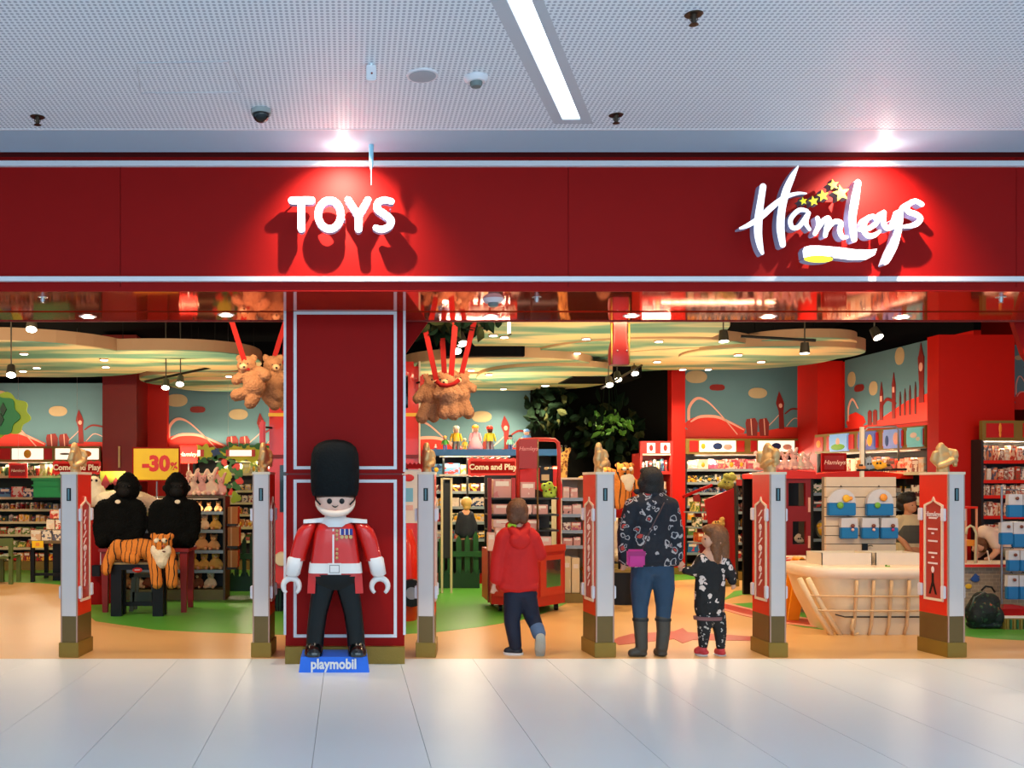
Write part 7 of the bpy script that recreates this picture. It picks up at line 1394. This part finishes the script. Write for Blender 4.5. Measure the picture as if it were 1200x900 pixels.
# counter / shelf right of kiosk
Y0 = 13.3; zl = lambda py: Z(py, Y0); u10 = unit('dark_toy_shelf', 'dark shelf with bright toys between the kiosk and the slatwall', (X(951, Y0), Y0, 0), 0, X(1062, Y0)-X(951, Y0), .4, zl(560), [zl(578), zl(596), zl(632)], UD, RAILB, .14)
MB().prism([(X(946+11*k, Y0)-X(951, Y0), zl(557-5*math.sin(math.pi*k/11))) for k in range(12)]+[(X(1067, Y0)-X(951, Y0), zl(561)), (X(946, Y0)-X(951, Y0), zl(561))], -.06, .4, RED2).build('curved_top', parent=u10, world=False)
for k, (z_, h_, pk) in enumerate(((578, .17, PK_GREEN), (596, .13, PK_DARK))): row(u10, .03, 1.2, zl(z_), h_, .17, ['window', 'carton'], pk, 'on the %s shelf right of the kiosk' % ('upper', 'middle')[k], 110+k)
bb = thing('beach_ball_bag', 'net bag of colourful balls on the dark shelf left of the slatwall', 'ball bag', P(965, 632, Y0-.1)); b = MB(); b.ell(P(965, 620, Y0+.02), (M(9, Y0), M(8, Y0), M(11.5, Y0)), CLR, 20, 14); b.build('net_bag', parent=bb)
for k in range(16):
    rnd = random.Random(k+5); a = R(k*67); c_ = rnd.uniform(.2, .85); MB().ell(P(965+7.4*c_*math.cos(a), 620+9*c_*math.sin(a), Y0-M(5.5, Y0)*math.sqrt(1-c_*c_*.8)), (.045,)*3, [MSKY, MORG, YELP, PNK, PP('green', (60, 170, 60)), PP('red', (206, 30, 24))][k % 6], 12, 8).build('ball', parent=bb)
MB().box((X(966, Y0), Y0-.15, Z(617, Y0)), (X(973, Y0), Y0-.14, Z(609, Y0)), ACC).build('tag', parent=bb)
# side wall shelving with picture headers
pa2 = Vector((X(957, 15.3), 15.3)); pb2 = Vector((X(1087, 12.75), 12.75)); an2 = math.atan2(pb2.y-pa2.y, pb2.x-pa2.x); L2 = (pb2-pa2).length
u11 = unit('side_wall_shelf_unit', 'angled wall shelving with four coloured picture panels above', (pa2.x, pa2.y, 0), an2, L2, .4, 2.05, [.5, .9, 1.3, 1.72], UD, RAILW, .14)
HP = lambda n, c: mat('header_'+n, c, .4, emit=.25, var=.25, scale=5)
header(u11, 0, L2, 2.05, 2.36, OLIVE, [(.0, .09, LITR, [(.5, .5, .06, .06, MORG)]), (.13, .40, LITR, []), (.43, .62, LITR, []), (.66, .83, LITR, []), (.86, .99, LITR, [])], y=-.03)
for (u0, u1_, m_, acc) in ((.17, .35, HP('sky', (120, 170, 230)), [(.5, .25, .18, .05, MGRN), (.5, .55, .05, .06, PNK)]), (.45, .6, HP('indigo', (90, 110, 180)), [(.75, .5, .06, .09, YELP), (.45, .4, .05, .07, PNK)]), (.675, .815, HP('lilac', (130, 160, 220)), [(.25, .4, .04, .08, MBL), (.8, .5, .06, .09, PNK)]), (.87, .985, HP('teal', (110, 190, 190)), [(.5, .6, .07, .04, ACC), (.8, .4, .04, .03, ACC)])): header(u11, L2*u0, L2*u1_, 2.07, 2.34, m_, [(0.01, .99, m_, acc)], y=-.055, name='picture_panel')
for k, (z_, h_, w1, pk, kd) in enumerate(((1.72, .24, .13, PK_BOOK, ['carton', 'book']), (1.3, .26, .16, PK_DARK, ['carton', 'window']), (.9, .24, .16, PK_WARM, ['carton']))): row(u11, .05, L2-.05, z_, h_, w1, kd, pk, 'on the %s shelf of the angled wall unit' % ('top', 'second', 'third')[k], 120+k)
under_light(u11, .3, L2-.3, 2.02, 16)
board('crimson framed name board above the dark toy shelf', 963, 992, 531, 553, 13.5, SGN, RED, 'Hamleys', .09, INKW, pole=zl(560)-.1, shear=.3)
dk = clump('yellow plush duck hanging in the wire frame of the slatwall', 1030, 550, 10.95, mat('duck_yellow', (240, 170, 40), .8, bump=.3), 5, .9); clump('grey plush elephant on the wire frame of the slatwall', 1019, 550, 10.95, mat('elephant_grey', (150, 160, 172), .9, bump=.3), 5, .8); clump('small plush fox toy on the shelf behind the name board', 1009, 550, 10.95, mat('fox_orange', (226, 140, 80), .9, bump=.3), 4, .6)
clump('small plush dog on the wire frame, right side', 1041, 550, 10.95, mat('dog_brown', (150, 100, 80), .9, bump=.3), 4, .6)
# slatwall stand with bags
YSl = 10.9; sz = lambda py: Z(py, YSl); sl = thing('slatwall_stand', 'beige slatted display stand hung with blue gift bags', 'display', (X(1009, YSl), YSl, 0)); SLM = mat('slat_beige', (206, 184, 160), .5); xs0, xs1 = X(968, YSl), X(1050, YSl)
zt = sz(559); slh = (zt-.5)/9; MB().box((xs0, YSl+.04, .35), (xs1, YSl+.1, zt), mat('slat_groove', (120, 104, 90), .6)).build('core', parent=sl)
edges = [559, 571, 583, 595, 606, 617, 628, 638, 648, 662, 676]
for a, c_ in zip(edges[:-1], edges[1:]): MB().box((xs0, YSl, sz(c_)+.008), (xs1, YSl+.045, sz(a)), SLM).build('slat', parent=sl)
MB().box((xs0+.1, YSl-.0, 0), (xs0+.16, YSl+.3, .36), SLM).build('foot', parent=sl); MB().box((xs1-.16, YSl, 0), (xs1-.1, YSl+.3, .36), SLM).build('foot', parent=sl)
MB().box((X(1011, YSl), YSl+.04, zt), (X(1015, YSl), YSl+.07, sz(500)), UW).build('top_post', parent=sl)
fr2 = [P(1013, 545, YSl+.05), P(1013, 505, YSl+.05), P(1017, 501, YSl+.05), P(1050, 500, YSl+.05), P(1053, 504, YSl+.05), P(1053, 540, YSl+.05)]; MB().tube(fr2, .012, 8, STEEL).build('wire_frame', parent=sl); MB().cyl(P(1004, 551, YSl+.05), P(1062, 550, YSl+.05), .014, .014, 8, BLACK).build('wire_tray', parent=sl)
BAGB = mat('bag_blue', (18, 110, 170), .3); BAGC = mat('bag_clear', (200, 196, 200), .2, var=.1)
def bag(label, cx_, y0_, y1_, w_, arch, ym, acc, Y=YSl, grp=None, ang=0):
    """hanging bag: clear top, blue lower part"""
    q = lambda py: Z(py, Y); t_ = thing('gift_bag', label, 'bag', P(cx_, y0_, Y-.03), R(ang), group=grp); z0 = q(y0_); hw = M(w_/2, Y)
    zt_, zm_, zb_ = 0, q(ym)-z0, q(y1_)-z0
    if arch: top = [(hw*math.cos(math.pi*k/10), zm_+(zt_-.02-zm_)*math.sin(math.pi*k/10)) for k in range(11)]
    else: top = [(hw, zm_), (hw*.92, zt_-.02), (-hw*.92, zt_-.02), (-hw, zm_)]
    MB().prism(top, -.03, .02, BAGC).build('clear_top', parent=t_, world=False); MB().box((-hw, -.035, zb_), (hw, .02, zm_), BAGB).build('blue_pouch', parent=t_, world=False, bevel=.008)
    MB().tube([(0, .02, 0), (0, -.0, .02), (0, -.02, .0)], .004, 6, BLACK).build('hook', parent=t_, world=False)
    for (fx, fy, r_, m_) in acc: MB().ell((M(fx, Y), -.045, q(y0_+fy)-z0), (M(r_, Y), .014, M(r_, Y)), m_, 12, 6).build('print', parent=t_, world=False)
    return t_
bag('arched blue and clear bag with an orange fish, left of the upper pair', 985.5, 571, 604, 32, True, 589, [(4, 13, 4.5, YELP), (-3, 21, 4, MGRN), (9, 13, 2.5, MORG)]); bag('arched blue and clear bag with an orange fish, right of the upper pair', 1030, 571, 604, 31, True, 590, [(3, 12, 4.5, MORG), (-4, 21, 3.6, MGRN)])
for k, (a, lb) in enumerate(((994, 'left'), (1018.5, 'middle'), (1041, 'right'))): bag('blue bag with a doll picture in the lower row, %s one' % lb, a, 605, 631, 20, False, 618, [(3, 11, 2.4, mat('doll_brown', (120, 60, 44), .5)), (3, 15.5, 1.8, PNK if k < 2 else mat('magenta_print', (190, 50, 120), .5))])
t = thing('black_clip', 'small black clip box on the lower slats of the display stand', 'clip', P(1014, 645, YSl-.02)); MB().box((-.03, 0, 0), (.03, .02, M(8, YSl)), BLACK).build('box', parent=t, world=False); MB().tube([(.03, 0, .05), (.06, -.01, .06), (.08, -.01, .05)], .006, 6, BLACK).build('peg', parent=t, world=False)
# white tub with wooden ribs
YTb = FY(745); tz = lambda py: Z(py, YTb); tu = thing('white_boat_tub', 'large white tub shaped like a boat hull with pale wooden ribs', 'tub', (X(1010, YTb), YTb+.4, 0)); TW = mat('tub_white', (226, 204, 168), .4); RIMM = mat('tub_rim', (238, 216, 190), .3)
cxT = X(1012, YTb+.4)
secs = [(X(1031, YTb+.3), YTb+.45, .0, M(62, YTb), .40, 5), (X(1029, YTb+.3), YTb+.45, tz(732), M(65, YTb), .42, 5), (X(1022, YTb+.3), YTb+.45, tz(704), M(72, YTb), .44, 5), (X(1014, YTb+.4), YTb+.45, tz(675), M(80, YTb), .46, 5)]
MB().loft(secs, 44, TW).build('hull', parent=tu)
MB().loft([(cxT, YTb+.45, tz(678), M(82, YTb), .49, 3.4), (cxT, YTb+.45, tz(674), M(84.5, YTb), .52, 3.4), (cxT, YTb+.45, tz(668), M(84.5, YTb), .52, 3.4), (cxT, YTb+.45, tz(665), M(82, YTb), .49, 3.4)], 44, RIMM).build('rim', parent=tu)
def tp(px, py, off=.0):  # point on tub front skin
    f = (py-675)/70.0; y = YTb+.45-(.46-.06*f)-.012-off; return P(px, py, y)
for k, a in enumerate((1004, 1024, 1044.5, 1065.5)): MB().tube([tp(a, 680, .02), tp(a-.4, 695, .02), tp(a-1.5, 715, .02), tp(a-3, 733, .01), tp(a-6, 744, .0)], [.018, .018, .017, .016, .014], 8, WOOD).build('rib', parent=tu)
for (a0_, a1_) in (((937, 678), (974, 744)), ((947, 678), (984, 744))):
    MB().tube([tp(a0_[0], a0_[1], .0), tp((a0_[0]+a1_[0])/2-2, 711, .0), tp(a1_[0], a1_[1], -.02)], .028, 8, mat('stem_cream', (230, 204, 160), .45)).build('bow_plank', parent=tu)
for y_, xa_ in ((699, 945), (716, 955)): MB().tube([tp(xa_, y_-1.5, .01), tp(965, y_-.5, .03), tp(1010, y_, .035), tp(1082, y_, .035)], .009, 6, WOOD).build('stringer', parent=tu)
MB().tube([tp(979, 720, .0), tp(990, 723, .005), tp(1085, 723, .005)], .008, 6, mat('dark_line', (40, 30, 24), .6)).build('seam', parent=tu)
MB().tube([tp(1000, 725, .04), tp(998, 735, .05), tp(1001, 744, .05), tp(1006, 742, .05)], .014, 8, WOOD).build('rope_end', parent=tu)
for k, (a, c_, y1_, y0_) in enumerate(((963, 1022, 669, 648), (1026, 1080, 669, 648))):
    t = thing('acrylic_box', '%s clear acrylic box standing on the white tub' % ('left', 'right')[k], 'box', P((a+c_)/2, y1_, YTb+.4), group='clear boxes on the tub'); ya, yc_ = YTb+.28, YTb+.62; AC = mat('frosted_acrylic', (222, 206, 186), .25, var=.03)
    x0_, x1_, z0_, z1_ = X(a, ya), X(c_, ya), tz(665), Z(y0_, ya)
    for nm, p_, q_ in (('front_wall', (x0_, ya, z0_), (x1_, ya+.008, z1_)), ('back_wall', (x0_, yc_-.008, z0_), (x1_, yc_, z1_)), ('side_wall', (x0_, ya, z0_), (x0_+.008, yc_, z1_)), ('side_wall', (x1_-.008, ya, z0_), (x1_, yc_, z1_)), ('water', (x0_+.01, ya+.01, z0_), (x1_-.01, yc_-.01, z0_+.07))): MB().box(p_, q_, AC if nm != 'water' else mat('pale_green_water', (176, 186, 150), .15)).build(nm, parent=t)
fr3 = thing('toy_frog', 'tiny green toy frog on the tub rim', 'toy', P(1040, 668, YTb+.1)); B = BL(YTb+.1); B.e(1040, 665.5, 3, 2.4, 3); B.e(1038.5, 663, 1.4, 1.4, 1.4); B.e(1042, 663.5, 1.2, 1.2, 1.2); B.build('body', MGRN, fr3, .005, 1); MB().ell(P(1038.5, 662.5, YTb+.085), (.005, .005, .005), NOSE, 6, 4).build('eye', parent=fr3)
# yellow floor sign
YW_ = 10.72; ws = thing('wet_floor_sign', 'folding yellow floor sign behind the left end of the tub', 'sign', (X(938, YW_), YW_, 0)); WY = mat('sign_yellow', (236, 150, 20), .45)
T1 = Matrix.Translation((X(938, YW_), YW_, 0)) 
for s_, sl_ in ((-1, -.10), (1, .06)):
    v = [(-.17+sl_*1.2, 0), (-.06+sl_*1.2, 0), (.06, .60), (.04, .68), (-.04, .68), (-.06, .60)]
    MB().prism([(X(932, YW_)+a+(.07 if s_ > 0 else 0), b_) for a, b_ in v] if False else [(X(926, YW_)-.03, 0), (X(926, YW_)+.1, 0), (X(943, YW_)+.05, Z(662, YW_)), (X(943, YW_), Z(655, YW_)), (X(937, YW_), Z(655, YW_)), (X(936, YW_)-.03, Z(662, YW_))], YW_+(.0 if s_ < 0 else .16), YW_+(.02 if s_ < 0 else .18), WY).build('panel', parent=ws)
MB().cyl((X(940, YW_), YW_-.0, Z(656, YW_)), (X(940, YW_), YW_+.18, Z(656, YW_)), .03, .03, 10, WY).build('hinge', parent=ws)
# cash counters with stone print
def stone():
    m_, t, b = nt('stone_print'); co = node(t, 'ShaderNodeTexCoord'); br = node(t, 'ShaderNodeTexBrick', i_Scale=6.0); br.inputs['Color1'].default_value = rgb((170, 142, 116)); br.inputs['Color2'].default_value = rgb((142, 124, 108)); br.inputs['Mortar'].default_value = rgb((190, 166, 140)); br.inputs['Mortar Size'].default_value = .015
    mp = node(t, 'ShaderNodeMapping'); mp.inputs['Rotation'].default_value = (R(90), 0, 0); t.links.new(co.outputs['Object'], mp.inputs[0]); t.links.new(mp.outputs[0], br.inputs['Vector']); t.links.new(br.outputs[0], b.inputs['Base Color']); b.inputs['Roughness'].default_value = .6; return m_
STN = stone()
def counter(label, x0_, x1_, Y, top, name='cash_counter'):
    t_ = thing(name, label, 'counter', (X((x0_+x1_)/2, Y), Y, 0)); z_ = Z(top, Y)
    MB().box((X(x0_, Y), Y+.05, 0), (X(x1_, Y), Y+.5, z_-.04), STN).build('printed_front', parent=t_); MB().box((X(x0_, Y)-.03, Y, z_-.04), (X(x1_, Y)+.03, Y+.55, z_), UW).build('worktop', parent=t_); MB().box((X(x0_, Y)-.03, Y-.012, z_-.035), (X(x1_, Y)+.03, Y, z_-.005), RED2).build('red_edge', parent=t_)
    MB().box((X(x0_, Y), Y+.06, 0), (X(x1_, Y), Y+.48, .1), BLACK).build('kick_board', parent=t_); return t_
counter('stone-print counter with a red edge behind the tub', 912, 1090, 11.36, 655); counter('stone-print counter with a red edge behind the rightmost gate pillar', 1112, 1230, 10.9, 661)
MB_ = thing('blue_bird_print', 'blue bird and gold marks printed on the right counter front', 'print', P(1143, 679, 10.94)); b = MB(); b.ell((0, -.002, 0), (.05, .004, .03), MBL, 12, 6); b.build('bird', parent=MB_, world=False); MB().prism([(-.06, .0), (.05, .03), (.0, .07)], -.006, .005, MBL).build('wing', parent=MB_, world=False); MB().ell((-.08, -.002, -.08), (.04, .004, .03), YELP, 12, 6).build('gold_mark', parent=MB_, world=False)
t = thing('red_hose', 'red and white hose lying along the counter top behind the tub', 'hose', P(930, 657, 11.4)); MB().tube([P(912, 656, 11.42), P(924, 654, 11.4), P(932, 657, 11.4), P(945, 658, 11.4), P(962, 660, 11.4)], .014, 8, mat('hose_red', (226, 70, 56), .4)).build('hose_line', parent=t); MB().ell(P(927, 655.5, 11.4), (.06, .03, .03), PNK, 12, 8).build('nozzle', parent=t)
# clear case with arch on right counter
cc = thing('clear_case', 'tall clear case with a curved pipe on the right counter', 'display', P(1138, 661, 11.05)); YP = 11.05
for a in (1132, 1145): MB().box((X(a, YP)-.008, YP, Z(661, YP)), (X(a, YP)+.008, YP+.02, Z(596, YP)), mat('case_edge', (220, 150, 120), .3)).build('edge', parent=cc)
MB().box((X(1131, YP), YP, Z(596, YP)), (X(1146, YP), YP+.2, Z(593.5, YP)), RED2).build('lid', parent=cc); MB().box((X(1132, YP), YP+.18, Z(661, YP)), (X(1145, YP), YP+.19, Z(596, YP)), mat('case_back', (200, 160, 136), .3)).build('back_wall', parent=cc); MB().box((X(1133, YP), YP+.03, Z(640, YP)), (X(1144, YP), YP+.17, Z(633, YP)), MORG).build('orange_block', parent=cc)
MB().tube([P(1143, 660, YP-.02), P(1144, 625, YP-.02), P(1141, 618, YP-.02), P(1137, 616, YP-.02), P(1133, 619, YP-.02), P(1132, 626, YP-.02)], .014, 8, RAILW).build('curved_pipe', parent=cc)
pz = thing('white_pen', 'white stick standing on the right counter beside the bent person', 'stick', P(1159, 660, 11.1)); MB().cyl(P(1160, 660, 11.1), P(1157, 645, 11.1), .008, .008, 8, ACC).build('shaft', parent=pz); MB().ell(P(1157, 644, 11.1), (.012, .012, .012), BLACK, 8, 6).build('tip', parent=pz)
# rack of blue bags at the right edge
rk = thing('bag_rack', 'wire rack carrying blue gift bags at the right edge', 'rack', (X(1186, 10.6), 10.6, 0)); YP = 10.6
for a in (1176, 1212): MB().cyl((X(a, YP), YP+.03, 0), (X(a, YP), YP+.03, Z(570, YP)), .012, .012, 8, STEEL).build('upright', parent=rk)
for y_ in (574, 612, 642, 672): MB().cyl((X(1176, YP), YP+.03, Z(y_, YP)), (X(1212, YP), YP+.03, Z(y_, YP)), .008, .008, 8, STEEL).build('cross_wire', parent=rk)
MB().box((X(1172, YP), YP-.1, 0), (X(1214, YP), YP+.2, .03), STEEL).build('foot', parent=rk)
for k, (a, y0_, y1_, w_, lb, an_) in enumerate(((1188, 577, 606, 17, 'top left', 0), (1205, 577, 606, 16, 'top right', 0), (1178, 610, 638, 14, 'tilted second row left', 0), (1193, 610, 641, 15, 'second row middle', 0), (1208, 610, 641, 14, 'second row right', 0), (1186, 643, 669, 13, 'third row left', 0), (1200, 643, 669, 13, 'third row middle', 0), (1185, 672, 702, 13, 'bottom row left', 0), (1199, 672, 702, 13, 'bottom row middle', 0))):
    bag('blue and clear bag on the right edge rack, '+lb, a, y0_, y1_, w_, False, (y0_+y1_)/2, [(1, 7, 2, mat('doll_brown', (120, 60, 44), .5))]+([(2, 14, 3, YELP)] if k == 8 else []), Y=YP, grp='blue bags on the right edge rack')
# backpack and low box
YBp = FY(739)+.15; bp_ = thing('backpack', 'dark patterned backpack standing on the floor right of the rightmost gate pillar', 'bag', (X(1153, YBp), YBp, 0)); BPM = blobs('backpack_print', (14, 22, 20), 22, [(.34, (40, 70, 44), .4), (.16, (170, 70, 50), .6)])
B = BL(YBp); B.c((1144, 718, 13), (1150, 704, 11), sd=.8); B.c((1158, 720, 12), (1160, 706, 11), sd=.8); B.e(1151, 716, 17, 18, 13); B.e(1140, 722, 9, 11, 10, d=-3); B.e(1166, 722, 9, 12, 10); B.c((1138, 732, 4), (1168, 732, 4), sd=2); B.build('main_pocket', BPM, bp_, .01, 3)
MB().tube([P(1150, 692, YBp), P(1155, 687, YBp), P(1162, 688, YBp), P(1166, 694, YBp)], .01, 8, BLACK).build('top_handle', parent=bp_); MB().tube([P(1136, 716, YBp-.1), P(1142, 700, YBp-.12), P(1154, 694, YBp-.08)], .008, 8, mat('zip_grey', (90, 96, 90), .4, .4)).build('zip', parent=bp_); MB().cyl(P(1172, 708, YBp-.02), P(1172, 712, YBp-.02), .03, .03, 12, mat('patch_brown', (130, 60, 30), .6)).build('patch', parent=bp_)
YLb = FY(738); lb_ = thing('low_display_tray', 'low wicker-fronted tray with papers at the right edge of the floor', 'tray', (X(1190, YLb), YLb, 0)); MB().box((X(1178, YLb), YLb, 0), (X(1225, YLb), YLb+.5, Z(725, YLb)), OLIVE).build('tray_body', parent=lb_)
for k in range(12): MB().box((X(1179+k*4, YLb), YLb-.012, .01), (X(1181+k*4, YLb), YLb, Z(726, YLb)), GREEN if k % 2 else GOLD).build('slat', parent=lb_)
MB().box((X(1180, YLb), YLb+.04, Z(725, YLb)), (X(1222, YLb), YLb+.45, Z(725, YLb)+.02), ACC).build('papers', parent=lb_); MB().box((X(1177, YLb), YLb+.1, Z(725, YLb)+.02), (X(1225, YLb), YLb+.5, Z(725, YLb)+.09), RED).build('red_box', parent=lb_)
# right book unit against the pier
Y0 = 11.98; x0 = X(1150, Y0); W_ = X(1235, Y0)-x0; zl = lambda py: Z(py, Y0); u12 = unit('book_wall_unit', 'bookshelf with bright red shelf edges at the right edge', (x0, Y0, 0), R(-.5), W_, .2, zl(517), [zl(540), zl(563), zl(581), zl(605), zl(628)], UD, RED2, .12)
header(u12, 0, W_, zl(516), zl(493), OLIVE, [(.05, .42, HP('red', (226, 60, 30)), [(.5, .6, .02, .07, MORG), (.5, .3, .015, .04, MORG)]), (.55, .95, HP('red', (226, 60, 30)), [])])
for k, (z_, h_, w1) in enumerate(((540, .2, .075), (563, .19, .07), (581, .15, .06), (605, .19, .07), (628, .17, .08))): row(u12, .03, W_-.03, zl(z_), h_, w1, ['book'], PK_BOOK, 'on the %s shelf of the right edge bookshelf' % ('top', 'second', 'third', 'fourth', 'fifth')[k], 130+k)
under_light(u12, .1, W_-.1, zl(518), 8)  # lamp added to brighten the right edge books
bpy.data.scenes.remove(TMP)
for o in list(SC.objects):
    if o.type == 'MESH' and o.parent is None and 'label' not in o and 'kind' not in o: print('UNTAGGED', o.name)
